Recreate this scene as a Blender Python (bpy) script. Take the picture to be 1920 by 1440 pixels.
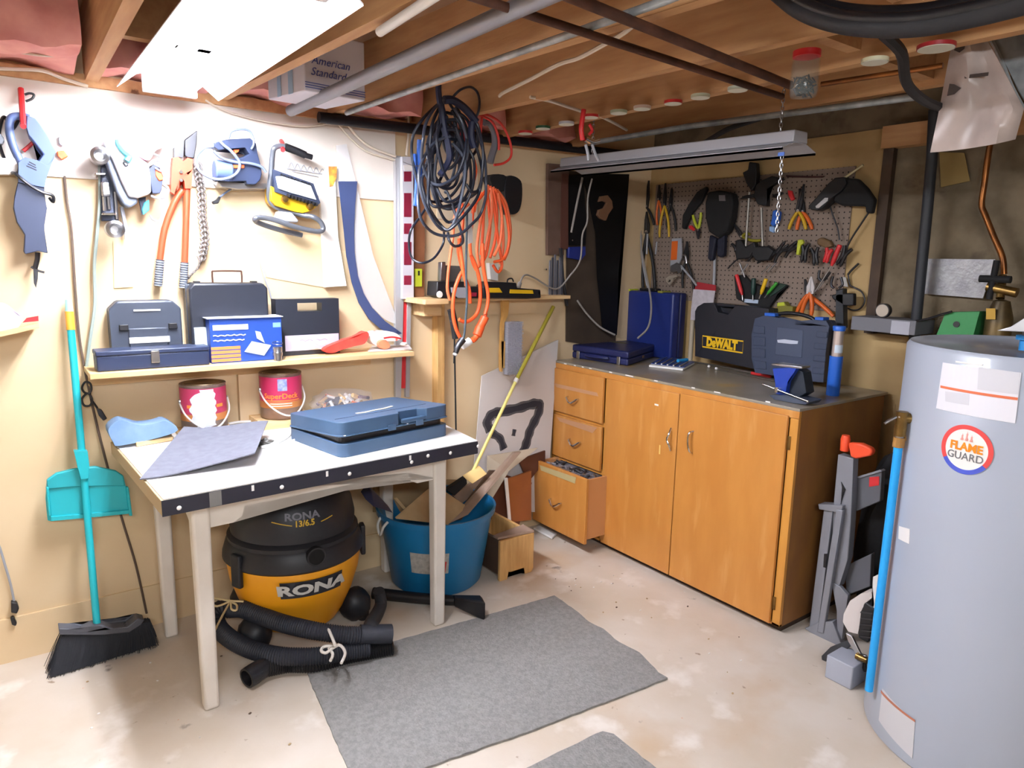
import bpy, bmesh, math, random
from mathutils import Vector as V, Matrix
random.seed(7)
S = bpy.context.scene
COL = S.collection
for o in list(bpy.data.objects): bpy.data.objects.remove(o)

# ------------------------------------------------------------------ camera, world, lights, exposure
FP = 1307.67                      # focal length in pixels of the 1920 px wide frame
CAM = V((0, 0, 1.5))
_a = V((2775-960, 720-521, -FP)).normalized()
_b = V((-10-960, 720-466, -FP)); _b = (_b-_a*_b.dot(_a)).normalized()
_c = _a.cross(_b)
AX = Matrix((_a, _b, _c))         # camera -> world rotation (room axes: x along the plywood wall, y towards it)
cd = bpy.data.cameras.new('camera'); cam = bpy.data.objects.new('camera', cd); COL.objects.link(cam)
cam.matrix_world = Matrix.Translation(CAM) @ AX.to_4x4()
cd.sensor_width = 36; cd.lens = 36*FP/1920; cd.clip_start = .02; cd.clip_end = 50
S.camera = cam
S.view_settings.view_transform = 'Standard'; S.view_settings.look = 'None'
S.view_settings.gamma = 1; S.view_settings.use_curve_mapping = False
S.view_settings.exposure = 0.95
w = bpy.data.worlds.new('world'); S.world = w; w.use_nodes = True
w.node_tree.nodes['Background'].inputs[0].default_value = (.75, .82, 1, 1)
w.node_tree.nodes['Background'].inputs[1].default_value = .05
TUBE_STRENGTH = 92.0
def area(name, loc, size, sy, power, color, target):
    l = bpy.data.lights.new(name, 'AREA'); l.shape = 'RECTANGLE'; l.size = size; l.size_y = sy
    l.energy = power; l.color = color
    o = bpy.data.objects.new(name, l); COL.objects.link(o); o.location = loc
    o.rotation_euler = (V(target)-V(loc)).to_track_quat('-Z', 'Y').to_euler(); return o
FILL_LIGHT = area('fill_light', (-.2, -.75, 1.98), 1.2, .14, 26, (.93, .96, 1), (.9, 1.1, .3))  # unseen fill light added behind the camera
bpy.data.lights['fill_light'].use_shadow = True

YW, XW = 2.98, 3.19               # plywood wall plane, pegboard wall plane
# ------------------------------------------------------------------ measuring: where a sight line meets a real plane of the room
WIN = dict(P=(0,0,1), Z1=(0,0,3), Z2=(300,0,3), Z3=(640,0,3), Z4=(1280,0,3), Z5=(0,150,6), Z6=(0,380,6), Z7=(150,230,6.4),
    Z8=(360,230,6.4), S1=(0,480,4), S2=(340,480,4), S3=(720,150,5.3333), S4=(720,400,5.3333), S5=(1000,270,6),
    S6=(1180,280,6), S7=(1340,280,6), S8=(1340,440,6), T1=(1000,440,4.8), T2=(1280,540,4.5714), T3=(1000,640,3.4286),
    T4=(640,560,4), T5=(640,800,4), T6=(360,880,3.4292), T7=(0,840,3.1313), T8=(1480,780,2.1818), U1=(1560,240,3.428),
    U2=(1600,600,4), U3=(1480,0,4.3636), U4=(880,0,3.6923), U5=(180,700,5.0526), U6=(440,640,4.5), U7=(1480,780,3),
    W1=(760,480,6.857), W2=(560,600,8), W4=(560,1100,2.5946), W5=(0,1100,4.236), W6=(460,60,7.2))
def q(win, pts):
    x0, y0, s = WIN[win]; return [(x0+a/s, y0+b/s) for a, b in pts]
def ray(p): return AX @ V((p[0]-960, 720-p[1], -FP))
def hit(p, ax, val):
    d = ray(p); return CAM+d*((val-CAM[ax])/d[ax])
def XP(p, x): return hit(p, 0, x)
def YP(p, y): return hit(p, 1, y)
def ZP(p, z): return hit(p, 2, z)
def onA(p, off=0): return hit(p, 1, YW-off)
def onB(p, off=0): return hit(p, 0, XW-off)
WALLS = dict(A=(onA, V((0, 1, 0))), B=(onB, V((1, 0, 0))))

# ------------------------------------------------------------------ materials
def lin(h):
    if isinstance(h, str): h = tuple(int(h[i:i+2], 16)/255 for i in (0, 2, 4))
    return tuple((c/12.92 if c <= .04045 else ((c+.055)/1.055)**2.4) for c in h)+(1,)
MATS = {}
def mat(name, c, rough=.5, metal=0, c2=None, scale=8, mix=.5, bump=0, bscale=60, coat=0, trans=0, alpha=1, stretch=(1, 1, 1), detail=6, ramp=(.35, .65), spec=.5, sheen=0):
    if name in MATS: return MATS[name]
    m = bpy.data.materials.new(name); m.use_nodes = True; nt = m.node_tree; N = nt.nodes; L = nt.links
    b = N['Principled BSDF']; b.inputs['Base Color'].default_value = lin(c); b.inputs['Roughness'].default_value = rough
    b.inputs['Metallic'].default_value = metal; b.inputs['Coat Weight'].default_value = coat
    b.inputs['Transmission Weight'].default_value = trans; b.inputs['Alpha'].default_value = alpha
    b.inputs['Specular IOR Level'].default_value = spec
    geo = N.new('ShaderNodeNewGeometry'); mp = N.new('ShaderNodeMapping'); mp.inputs['Scale'].default_value = stretch
    L.new(geo.outputs['Position'], mp.inputs['Vector'])
    if c2 is not None:
        n = N.new('ShaderNodeTexNoise'); n.inputs['Scale'].default_value = scale; n.inputs['Detail'].default_value = detail
        L.new(mp.outputs[0], n.inputs['Vector'])
        r = N.new('ShaderNodeValToRGB'); r.color_ramp.elements[0].position = ramp[0]; r.color_ramp.elements[1].position = ramp[1]
        r.color_ramp.elements[0].color = lin(c); r.color_ramp.elements[1].color = lin(c2)
        L.new(n.outputs['Fac'], r.inputs[0]); L.new(r.outputs[0], b.inputs['Base Color'])
    if bump:
        n2 = N.new('ShaderNodeTexNoise'); n2.inputs['Scale'].default_value = bscale; n2.inputs['Detail'].default_value = 4
        L.new(mp.outputs[0], n2.inputs['Vector'])
        bp = N.new('ShaderNodeBump'); bp.inputs['Strength'].default_value = bump; bp.inputs['Distance'].default_value = .004
        L.new(n2.outputs['Fac'], bp.inputs['Height']); L.new(bp.outputs[0], b.inputs['Normal'])
    m.diffuse_color = lin(c); MATS[name] = m; return m
def add_spots(m, col, scale, thr, seed=0, soft=.02, stretch=(1, 1, 1)):
    """irregular stains with a shape of their own, laid over the base colour"""
    nt = m.node_tree; N = nt.nodes; L = nt.links; b = N['Principled BSDF']
    geo = N.new('ShaderNodeNewGeometry'); mp = N.new('ShaderNodeMapping')
    mp.inputs['Location'].default_value = (seed, seed*.7, seed*.3); mp.inputs['Scale'].default_value = stretch
    L.new(geo.outputs['Position'], mp.inputs['Vector'])
    n = N.new('ShaderNodeTexNoise'); n.inputs['Scale'].default_value = scale; n.inputs['Detail'].default_value = 5
    L.new(mp.outputs[0], n.inputs['Vector'])
    r = N.new('ShaderNodeMapRange'); r.inputs['From Min'].default_value = thr; r.inputs['From Max'].default_value = thr+soft
    L.new(n.outputs['Fac'], r.inputs['Value'])
    mx = N.new('ShaderNodeMix'); mx.data_type = 'RGBA'
    L.new(r.outputs[0], mx.inputs['Factor'])
    old = b.inputs['Base Color'].links
    if old: L.new(old[0].from_socket, mx.inputs['A'])
    else: mx.inputs['A'].default_value = b.inputs['Base Color'].default_value
    mx.inputs['B'].default_value = lin(col)
    L.new(mx.outputs['Result'], b.inputs['Base Color']); return m
def emit(name, c, s):
    m = bpy.data.materials.new(name); m.use_nodes = True; b = m.node_tree.nodes['Principled BSDF']
    b.inputs['Base Color'].default_value = lin(c); b.inputs['Emission Color'].default_value = lin(c); b.inputs['Emission Strength'].default_value = s
    return m

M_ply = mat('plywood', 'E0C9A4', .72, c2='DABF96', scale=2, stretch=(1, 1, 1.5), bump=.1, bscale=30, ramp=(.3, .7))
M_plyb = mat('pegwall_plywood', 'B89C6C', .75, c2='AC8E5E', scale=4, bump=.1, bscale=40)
M_white = mat('white_board', 'E6DED4', .7, c2='DCD2C8', scale=5)
M_conc = mat('foundation_concrete', '80725C', .9, c2='665A46', scale=9, bump=.6, bscale=25, detail=10)
add_spots(M_conc, '5A4E40', 5, .6, 3, .08)
M_floor = mat('floor_concrete', 'D2C8BC', .6, c2='C6B8A6', scale=2.6, detail=10, bump=.2, bscale=35)
add_spots(M_floor, 'BCA283', 2.3, .56, 11, .22)
add_spots(M_floor, 'DED6CC', 5.5, .58, 5, .12)
add_spots(M_floor, '9A8672', 22, .70, 8, .05)
add_spots(M_floor, 'C88E6E', 30, .745, 2, .03)
add_spots(M_floor, '7A6E64', 7, .715, 17, .06)
M_joist = mat('joist_wood', 'C6996A', .7, c2='B5865A', scale=4, stretch=(9, 1, 9), bump=.1, bscale=20, detail=8)
add_spots(M_joist, '6A4426', 7, .73, 2, .02)
M_sub = mat('subfloor', 'A27C5C', .8, c2='8C684A', scale=3, stretch=(3, 1, 1))
M_pink = mat('pink_insulation', 'E4A498', .95, c2='D28A84', scale=9, bump=.9, bscale=14, detail=8)
M_pine = mat('pine', 'E3C393', .6, c2='D2AC78', scale=5, stretch=(1, 8, 8), detail=5)
add_spots(M_pine, '8C5E36', 9, .76, 4, .02)
M_pine2 = mat('pine_upright', 'D9AF72', .62, c2='C4975B', scale=6, stretch=(8, 8, 1))
M_cab = mat('maple_cabinet', 'C2843E', .42, c2='B87A36', scale=3.2, stretch=(4, 4, 1), detail=7, coat=.15)
add_spots(M_cab, 'C88E4C', 5, .58, 6, .12, (3, 3, .5))
add_spots(M_cab, 'E8DCC4', 26, .765, 9, .01)
M_cabe = mat('maple_edge', 'CF9440', .5, c2='B87A30', scale=5)
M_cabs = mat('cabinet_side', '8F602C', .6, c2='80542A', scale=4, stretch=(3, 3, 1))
M_top = mat('cabinet_laminate', '948B7E', .3, c2='807868', scale=6)
add_spots(M_top, '98815A', 4, .6, 3, .08)
M_black = mat('black_plastic', '17171B', .42)
M_blackm = mat('black_matte', '121214', .8)
M_rubber = mat('black_rubber', '1C1D22', .6, bump=.1)
M_navy = mat('navy_plastic', '242E48', .42)
M_steel = mat('steel', 'B9B9BC', .3, 1)
M_dsteel = mat('dark_steel', '4A4A4E', .38, .9)
M_chrome = mat('chrome', 'DADADA', .15, 1)
M_galv = mat('galvanised', 'B3B8BA', .42, .25, c2='8C9294', scale=20)
M_copper = mat('copper_pipe', '9C6230', .35, .8, c2='6E4426', scale=12)
M_rust = mat('brown_iron_pipe', '5B3A2C', .6, .3, c2='432A20', scale=15)
M_brass = mat('brass', '9A7B45', .35, .9, c2='6E5630', scale=18)
M_whitep = mat('white_paint', 'E9E6E2', .45)
M_paper = mat('white_paper', 'EDEBE8', .7)
M_clear = mat('clear_plastic', 'F0F2F6', .2, trans=.0, alpha=.35)
M_orange = mat('orange_vinyl', 'F0602C', .45)
M_red = mat('red_plastic', 'CC2A2E', .45)
M_yel = mat('yellow_plastic', 'E2B418', .45)
M_lime = mat('lime_plastic', 'B9C232', .45)
M_green = mat('green_plastic', '2E8A4A', .5)
M_blue = mat('blue_plastic', '2460C0', .4)
M_cream = mat('cream_wire', 'D9CDBB', .55)
M_grey = mat('grey_plastic', '9A9CA2', .5)

# ------------------------------------------------------------------ mesh helpers
ORG = {}
def worg(o): return ORG.get(o.name, V((0, 0, 0)))
def thing(name, label, cat, loc, group=None):
    o = bpy.data.objects.new(name, None); o.empty_display_size = .05; COL.objects.link(o); o.location = V(loc)
    o['label'] = label; o['category'] = cat
    if group: o['group'] = group
    ORG[o.name] = V(loc); return o
def obj(name, bm, m, parent=None, label=None, cat=None, group=None, kind=None, smooth=False, bevel=0, seg=2, base=False):
    if bevel or True: bmesh.ops.recalc_face_normals(bm, faces=bm.faces[:])
    me = bpy.data.meshes.new(name)
    vs = [v.co for v in bm.verts]
    lo = V([min(v[i] for v in vs) for i in range(3)]); hi = V([max(v[i] for v in vs) for i in range(3)])
    org = (lo+hi)/2
    if parent is None: org.z = lo.z
    bmesh.ops.translate(bm, verts=bm.verts[:], vec=-org)
    bm.to_mesh(me); bm.free()
    o = bpy.data.objects.new(name, me); COL.objects.link(o)
    ms = m if isinstance(m, (list, tuple)) else [m]
    for x in ms: me.materials.append(x)
    if smooth:
        for p in me.polygons: p.use_smooth = True
        if hasattr(me, 'set_sharp_from_angle'): me.set_sharp_from_angle(angle=math.radians(42))
    if parent is not None: o.parent = parent; o.location = org-worg(parent)
    else: o.location = org
    ORG[o.name] = org
    if bevel:
        md = o.modifiers.new('bevel', 'BEVEL'); md.width = bevel; md.segments = seg; md.limit_method = 'ANGLE'; md.angle_limit = math.radians(35)
        for p in me.polygons: p.use_smooth = True
        if hasattr(me, 'set_sharp_from_angle'): me.set_sharp_from_angle(angle=math.radians(42))
    if label: o['label'] = label
    if cat: o['category'] = cat
    if group: o['group'] = group
    if kind: o['kind'] = kind
    return o
def struct(name, bm, m, **k): return obj(name, bm, m, kind='structure', **k)
def BM(): return bmesh.new()
def hexa(bm, c, mi=0):
    vs = [bm.verts.new(p) for p in c]
    for f in ((3, 2, 1, 0), (4, 5, 6, 7), (0, 1, 5, 4), (1, 2, 6, 5), (2, 3, 7, 6), (3, 0, 4, 7)):
        bm.faces.new([vs[i] for i in f]).material_index = mi
    return vs
def box(bm, x0, x1, y0, y1, z0, z1, mi=0):
    hexa(bm, [(x0, y0, z0), (x1, y0, z0), (x1, y1, z0), (x0, y1, z0), (x0, y0, z1), (x1, y0, z1), (x1, y1, z1), (x0, y1, z1)], mi); return bm
def BX(*a): return box(BM(), *a)
def slab(bm, quad, vec, mi=0):
    qd = [V(p) for p in quad]; v = V(vec); hexa(bm, qd+[p+v for p in qd], mi); return bm
def prism(bm, pts, vec, mi=0):
    a = [bm.verts.new(p) for p in pts]; b = [bm.verts.new(V(p)+V(vec)) for p in pts]; n = len(a)
    f = bm.faces.new(a); f.material_index = mi; g = bm.faces.new(b[::-1]); g.material_index = mi
    for i in range(n): bm.faces.new([a[i], a[(i+1) % n], b[(i+1) % n], b[i]]).material_index = mi
    bmesh.ops.triangulate(bm, faces=[f, g]); return bm
def smoothpts(pts, n=6, closed=False):
    P = [V(p) for p in pts]; out = []; N = len(P)
    for i in range(N if closed else N-1):
        g = (lambda k: P[k % N]) if closed else (lambda k: P[max(0, min(N-1, k))])
        p0, p1, p2, p3 = g(i-1), g(i), g(i+1), g(i+2)
        for k in range(n):
            t = k/n
            out.append(.5*((2*p1)+(p2-p0)*t+(2*p0-5*p1+4*p2-p3)*t*t+(3*p1-p0-3*p2+p3)*t**3))
    if not closed: out.append(P[-1])
    return out
def tube(bm, pts, r, seg=8, closed=False, smooth=5, caps=True, mi=0):
    P = smoothpts(pts, smooth, closed) if smooth > 1 and len(pts) > 2 else [V(p) for p in pts]
    n = len(P); rings = []; up = None
    for i in range(n):
        a = P[(i-1) % n] if (closed or i > 0) else P[i]; b = P[(i+1) % n] if (closed or i < n-1) else P[i]
        t = (b-a)
        if t.length < 1e-7: t = V((0, 0, 1))
        t.normalize()
        if up is None:
            up = t.orthogonal().normalized()
        up = (up-t*up.dot(t))
        if up.length < 1e-5: up = t.orthogonal()
        up.normalize(); s = t.cross(up)
        rr = r if not isinstance(r, (list, tuple)) else r[0]+(r[1]-r[0])*i/(n-1) if len(r) == 2 else r[min(len(r)-1, int(i*(len(r)-1)/(n-1)+.5))]
        rings.append([bm.verts.new(P[i]+(up*math.cos(2*math.pi*k/seg)+s*math.sin(2*math.pi*k/seg))*rr) for k in range(seg)])
    m = n if closed else n-1
    for i in range(m):
        A, B = rings[i], rings[(i+1) % n]
        for k in range(seg): bm.faces.new([A[k], A[(k+1) % seg], B[(k+1) % seg], B[k]]).material_index = mi
    if caps and not closed:
        bm.faces.new(rings[0][::-1]).material_index = mi; bm.faces.new(rings[-1]).material_index = mi
    return bm
def lathe(bm, c, prof, seg=40, axis=V((0, 0, 1)), mi=None, a0=0, a1=2*math.pi):
    c = V(c); ax = axis.normalized(); u = ax.orthogonal().normalized()
    if abs(ax.z) > .99: u = V((1, 0, 0))
    w_ = ax.cross(u); full = abs(a1-a0-2*math.pi) < 1e-6; ns = seg if full else seg+1; rings = []
    for r, z in prof:
        rings.append([bm.verts.new(c+ax*z+(u*math.cos(a0+(a1-a0)*k/seg)+w_*math.sin(a0+(a1-a0)*k/seg))*max(r, 1e-5)) for k in range(ns)])
    for i in range(len(rings)-1):
        for k in range(seg):
            k2 = (k+1) % ns
            bm.faces.new([rings[i][k], rings[i][k2], rings[i+1][k2], rings[i+1][k]]).material_index = (mi[i] if mi else 0)
    bmesh.ops.remove_doubles(bm, verts=bm.verts[:], dist=2e-5); return bm
def cyl(bm, a, b, r, r2=None, seg=20):
    a = V(a); b = V(b); r2 = r if r2 is None else r2
    return tube(bm, [a, b], (r, r2), seg=seg, smooth=1)
def sil(bm, win, pts, wall, front, th, rnd=0, mi=0):
    """outline measured on a wall: its front face stands `front` off that wall and is `th` thick"""
    f, n = WALLS[wall]; P = [f(p, front) for p in q(win, pts)]
    if rnd: P = smoothpts(P, rnd, True)
    return prism(bm, P, n*th, mi)
def wire(bm, win, pts, wall, off, r, closed=False, seg=7, smooth=5, mi=0):
    f, n = WALLS[wall]; P = q(win, pts); o = off if isinstance(off, (list, tuple)) else [off]*len(P)
    return tube(bm, [f(p, k) for p, k in zip(P, o)], r, seg=seg, closed=closed, smooth=smooth, mi=mi)
def text(bm, s, c, right, up, h, depth=.0015, mi=0, bold=.0, squeeze=1, align='CENTER', shear=0):
    cu = bpy.data.curves.new('lettering', 'FONT'); cu.body = s; cu.size = 1; cu.align_x = align; cu.align_y = 'CENTER'; cu.offset = bold; cu.shear = shear
    cu.extrude = .5; cu.resolution_u = 3
    o = bpy.data.objects.new('lettering', cu); me = o.to_mesh()
    R = V(right).normalized(); U = V(up).normalized(); Nn = R.cross(U); c = V(c); k = h/.7
    vs = [bm.verts.new(c+R*(v.co.x*k*squeeze)+U*(v.co.y*k)+Nn*(v.co.z+.5)*depth) for v in me.vertices]
    for p in me.polygons:
        try: bm.faces.new([vs[i] for i in p.vertices]).material_index = mi
        except ValueError: pass
    o.to_mesh_clear(); bpy.data.objects.remove(o); bpy.data.curves.remove(cu); return bm
UX, UY, UZ = V((1, 0, 0)), V((0, 1, 0)), V((0, 0, 1))

# ================================================================== SETTING
struct('floor', BX(-1.6, 3.5, -1.6, 3.1, -.06, 0), M_floor)
struct('wall_back', BX(-1.6, 3.3, YW, YW+.08, 0, 2.30), M_ply)
struct('wall_right', BX(XW, XW+.1, -1.6, YW, 0, 2.30), M_conc)
M_dim = mat('far_wall_paint', 'B9A88C', .8)
struct('wall_left', BX(-1.7, -1.6, -1.6, 3.1, 0, 2.30), M_dim)
struct('wall_front', BX(-1.6, 3.3, -1.7, -1.6, 0, 2.30), M_dim)
struct('ceiling', BX(-1.7, 3.4, -1.7, 3.1, 2.30, 2.34), M_sub)
bm = BX(-1.6, 1.50, YW-.012, YW, 1.75, 2.06); struct('trim_1', bm, M_white)          # painted board along the top of the plywood
bm = BX(1.72, 1.95, YW-.006, YW, 1.68, 2.04); struct('trim_2', bm, mat('pale_patch', 'D3C3A8', .7))
bm = BX(-1.6, 3.19, YW-.03, YW+.06, 2.06, 2.10); struct('trim_3', bm, M_joist)       # top plate
struct('baseboard_back', BX(-1.6, 2.4, YW-.010, YW, 0, .17), M_ply)
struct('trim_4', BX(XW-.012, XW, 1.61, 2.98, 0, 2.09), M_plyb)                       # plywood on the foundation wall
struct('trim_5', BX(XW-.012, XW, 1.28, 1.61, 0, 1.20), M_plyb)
struct('trim_6', BX(XW-.06, XW, .3, 1.61, 2.00, 2.09), M_joist)
# pink batts tucked between the joists above the plywood
def lumpy(x0, x1, y0, y1, z0, z1, n=10):
    bm = BM(); box(bm, x0, x1, y0, y1, z0, z1)
    bmesh.ops.subdivide_edges(bm, edges=bm.edges[:], cuts=n, use_grid_fill=True)
    for v in bm.verts:
        s = math.sin(v.co.x*17+v.co.z*9)*math.cos(v.co.y*15+v.co.z*21)+.5*math.sin(v.co.x*41+v.co.y*37)
        v.co.y += -.02*s; v.co.z += .012*s
    return bm
JX = [(-.57, -.57), (-.13, -.12), (.305, .29), (.735, .83), (1.175, 1.30), (1.59, 1.715), (2.03, 2.075), (2.47, 2.56)]
bl = [('pink insulation batt in the joist bay above the saw at far left', -.10, .27), ('pink insulation batt above the wall beside the bright lamp', .33, .70),
      ('pink insulation batt behind the carton in the joist bay', .77, 1.14), ('pink insulation batt above the steel pipe left of the black cords', 1.21, 1.55),
      ('pink insulation batt above the steel pipe right of the orange cords', 1.64, 2.0), ('pink insulation batt above the saws in the dark corner', 2.08, 2.43)]
for i, (lb, a, b) in enumerate(bl):
    obj('insulation_batt', lumpy(a, b, YW-(.34 if i == 0 else .17), YW+.02, 2.105, 2.285), M_pink, label=lb, cat='insulation', kind='stuff', smooth=True)
jl = ['joist over the left wall beyond the saw', 'joist left of the blown out bright lamp', 'joist between the bright lamp and the white carton', 'joist right of the white carton, carrying a white tube',
      'joist the black cord bundle hangs from', 'joist with a row of jar lids screwed under it', 'joist right of the jar lids, over the shop light', 'last joist by the foundation wall']
jl = ['far left joist'] + jl
for i, (a, b) in enumerate(JX):
    bm = BM(); k = (b-a)/1.5; ya, yb = 2.98, -1.6
    xa, xb = a, a+k*(2.98-yb); wd = .040
    if i > 6: xb = b
    hexa(bm, [(xa, ya, 2.08), (xa+wd, ya, 2.08), (xb+wd, yb, 2.08), (xb, yb, 2.08), (xa, ya, 2.30), (xa+wd, ya, 2.30), (xb+wd, yb, 2.30), (xb, yb, 2.30)])
    struct('trim_%d' % (10+i), bm, M_joist)
# solid blocking between joists near the camera on the right
for n, (x0, x1, y0, y1) in enumerate([(1.75, 2.03, 1.13, 1.17), (.35, .78, 2.36, 2.40), (1.36, 1.73, .86, .90), (2.12, 2.52, 1.14, 1.18)]):
    struct('trim_%d' % (20+n), BX(x0, x1, y0, y1, 2.10, 2.29), M_joist)

# ================================================================== LAMPS
lamp = thing('fluorescent_lamp', 'very bright white fluorescent shop lamp in the joist bay above the left wall', 'lamp', (.52, 2.15, 2.06))
bm = BM()
prof = [(-.16, 2.035), (-.10, 2.085), (-.05, 2.10), (.05, 2.10), (.10, 2.085), (.16, 2.035)]
LX, LY0, LY1 = .535, 1.52, 2.76
P0 = [(LX+a, LY0, z) for a, z in prof]; th = .004
A1 = [bm.verts.new(p) for p in P0]; B1 = [bm.verts.new((p[0], LY1, p[2])) for p in P0]
A2 = [bm.verts.new((p[0], LY0, p[2]+th)) for p in P0]; B2 = [bm.verts.new((p[0], LY1, p[2]+th)) for p in P0]
for i in range(5):
    bm.faces.new([A1[i], A1[i+1], B1[i+1], B1[i]]); bm.faces.new([A2[i], B2[i], B2[i+1], A2[i+1]])
    bm.faces.new([A1[i], A2[i], A2[i+1], A1[i+1]]); bm.faces.new([B1[i], B1[i+1], B2[i+1], B2[i]])
bm.faces.new([A1[0], B1[0], B2[0], A2[0]]); bm.faces.new([A1[5], A2[5], B2[5], B1[5]])
obj('reflector', bm, mat('lamp_reflector', 'F4F6FA', .35), lamp)
obj('housing', BX(LX-.045, LX+.045, LY0, LY1, 2.105, 2.15), M_whitep, lamp, bevel=.004)
for s in (-1, 1):
    bm = BM(); tube(bm, [(LX+s*.055, LY0+.03, 2.055), (LX+s*.055, LY1-.03, 2.055)], .019, seg=14, smooth=1)
    obj('fluorescent_tube', bm, emit('tube_glow', 'F2F5FF', TUBE_STRENGTH) if s < 0 else bpy.data.materials['tube_glow'], lamp, smooth=True)
for yy in (LY0+.015, LY1-.015):
    obj('socket', BX(LX-.085, LX+.085, yy-.012, yy+.012, 2.03, 2.095), M_whitep, lamp, bevel=.003)

# unlit shop light hanging on chains over the workbench
FX = 2.30
e1 = XP((1062, 320), FX); e2 = XP((1500, 276), FX)
fy0, fz0, fy1, fz1 = e1.y, e1.z, e2.y, e2.z
sl = thing('hanging_shop_light', 'unlit grey metal shop light hanging on chains in front of the pegboard', 'lamp', (FX, (fy0+fy1)/2, fz0))
def ext_profile(bm, prof, th=.002):
    k = len(prof); r = []
    for y, z in ((fy0, fz0), (fy1, fz1)):
        r.append([bm.verts.new((FX+a, y, z+b)) for a, b in prof]); r.append([bm.verts.new((FX+a, y, z+b+th)) for a, b in prof])
    for i in range(k-1):
        bm.faces.new([r[0][i], r[0][i+1], r[2][i+1], r[2][i]]); bm.faces.new([r[1][i], r[3][i], r[3][i+1], r[1][i+1]])
        bm.faces.new([r[0][i], r[1][i], r[1][i+1], r[0][i+1]]); bm.faces.new([r[2][i], r[2][i+1], r[3][i+1], r[3][i]])
    bm.faces.new([r[0][0], r[2][0], r[3][0], r[1][0]]); bm.faces.new([r[0][-1], r[1][-1], r[3][-1], r[2][-1]])
    return bm
M_lampgrey = mat('lamp_grey_paint', 'B4B4BA', .45, .2)
obj('reflector', ext_profile(BM(), [(-.10, -.018), (-.10, -.010), (-.035, .012), (.035, .012), (.10, -.010), (.10, -.018)]), M_lampgrey, sl)
bm = BM(); hexa(bm, [(FX-.045, fy1, fz1+.014), (FX+.045, fy1, fz1+.014), (FX+.045, fy0, fz0+.014), (FX-.045, fy0, fz0+.014),
    (FX-.04, fy1, fz1+.055), (FX+.04, fy1, fz1+.055), (FX+.04, fy0, fz0+.055), (FX-.04, fy0, fz0+.055)])
obj('housing', bm, M_lampgrey, sl, bevel=.004)
bm = BM(); c = XP((1465, 289), FX-.102); box(bm, FX-.104, FX-.101, c.y-.012, c.y+.012, c.z-.006, c.z+.006); obj('sticker', bm, M_blue, sl, label='small blue sticker')
def chain(bm, a, b, r=.0016, link=.018):
    a = V(a); b = V(b); n = max(2, int((b-a).length/link/.75)); d = (b-a)/n; t = d.normalized(); u = t.orthogonal().normalized(); w2 = t.cross(u)
    for i in range(n):
        c = a+d*(i+.5); s = u if i % 2 else w2
        tube(bm, [c-t*link*.5+s*0, c-t*link*.3+s*link*.24, c+t*link*.3+s*link*.24, c+t*link*.5, c+t*link*.3-s*link*.24, c-t*link*.3-s*link*.24], r, seg=5, closed=True, smooth=2)
    return bm
bm = BM(); p = XP((1462, 262), FX); chain(bm, (p.x, p.y, fz1+.05), (p.x, p.y, 2.299)); obj('chain', bm, M_steel, sl)
bm = BM(); p = XP((1467, 285), FX-.09); chain(bm, (p.x, p.y, p.z-.01), XP((1456, 435), FX-.09)); obj('chain', bm, M_steel, sl)
bm = BM(); p = XP((1110, 312), FX); chain(bm, (p.x, p.y, fz0+.04), (p.x, p.y, 2.299)); obj('chain', bm, M_steel, sl)

# ================================================================== CEILING SERVICES
def pipe(name, lb, cat, pts, r, m, group=None, **k):
    bm = BM(); tube(bm, pts, r, seg=14, smooth=k.pop('smooth', 1)); return obj(name, bm, m, label=lb, cat=cat, smooth=True, group=group)
pipe('steel_pipe', 'dark steel pipe running along the top of the plywood wall', 'pipe', [(1.12, 2.90, 2.055), (3.10, 2.90, 2.085)], .022, mat('black_iron', '24242B', .5, .5))
pipe('steel_conduit', 'thick grey pipe under the joists from the carton to the top of the picture', 'pipe', [ZP((545, 208), 2.05), ZP((1000, 2), 2.05), ZP((1140, -60), 2.05)], .021, mat('grey_pipe', '8B8B92', .5, .3))
pipe('steel_conduit', 'thin grey conduit fixed along the joist edge right of the carton', 'pipe', [ZP((650, 212), 2.068), ZP((1245, 2), 2.068), ZP((1400, -60), 2.068)], .010, M_galv)
pipe('iron_pipe', 'upper of two rusty brown pipes crossing under the joists', 'pipe', [ZP((985, -40), 2.05), ZP((1482, 160), 2.05)], .0125, M_rust)
pipe('iron_pipe', 'lower of two rusty brown pipes crossing under the joists', 'pipe', [ZP((860, -15), 2.05), ZP((1466, 181), 2.05)], .0105, M_rust)
pipe('steel_conduit', 'pale conduit along the beam over the hanging shop light', 'pipe', [ZP((1125, 265), 2.06), ZP((1290, 237), 2.06), ZP((1715, 182), 2.06)], .012, M_galv)
pipe('copper_pipe', 'pair member of thin copper pipe behind the glass jar', 'pipe', [ZP((1540, 158), 2.06), ZP((1768, 123), 2.06)], .008, M_copper)
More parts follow.
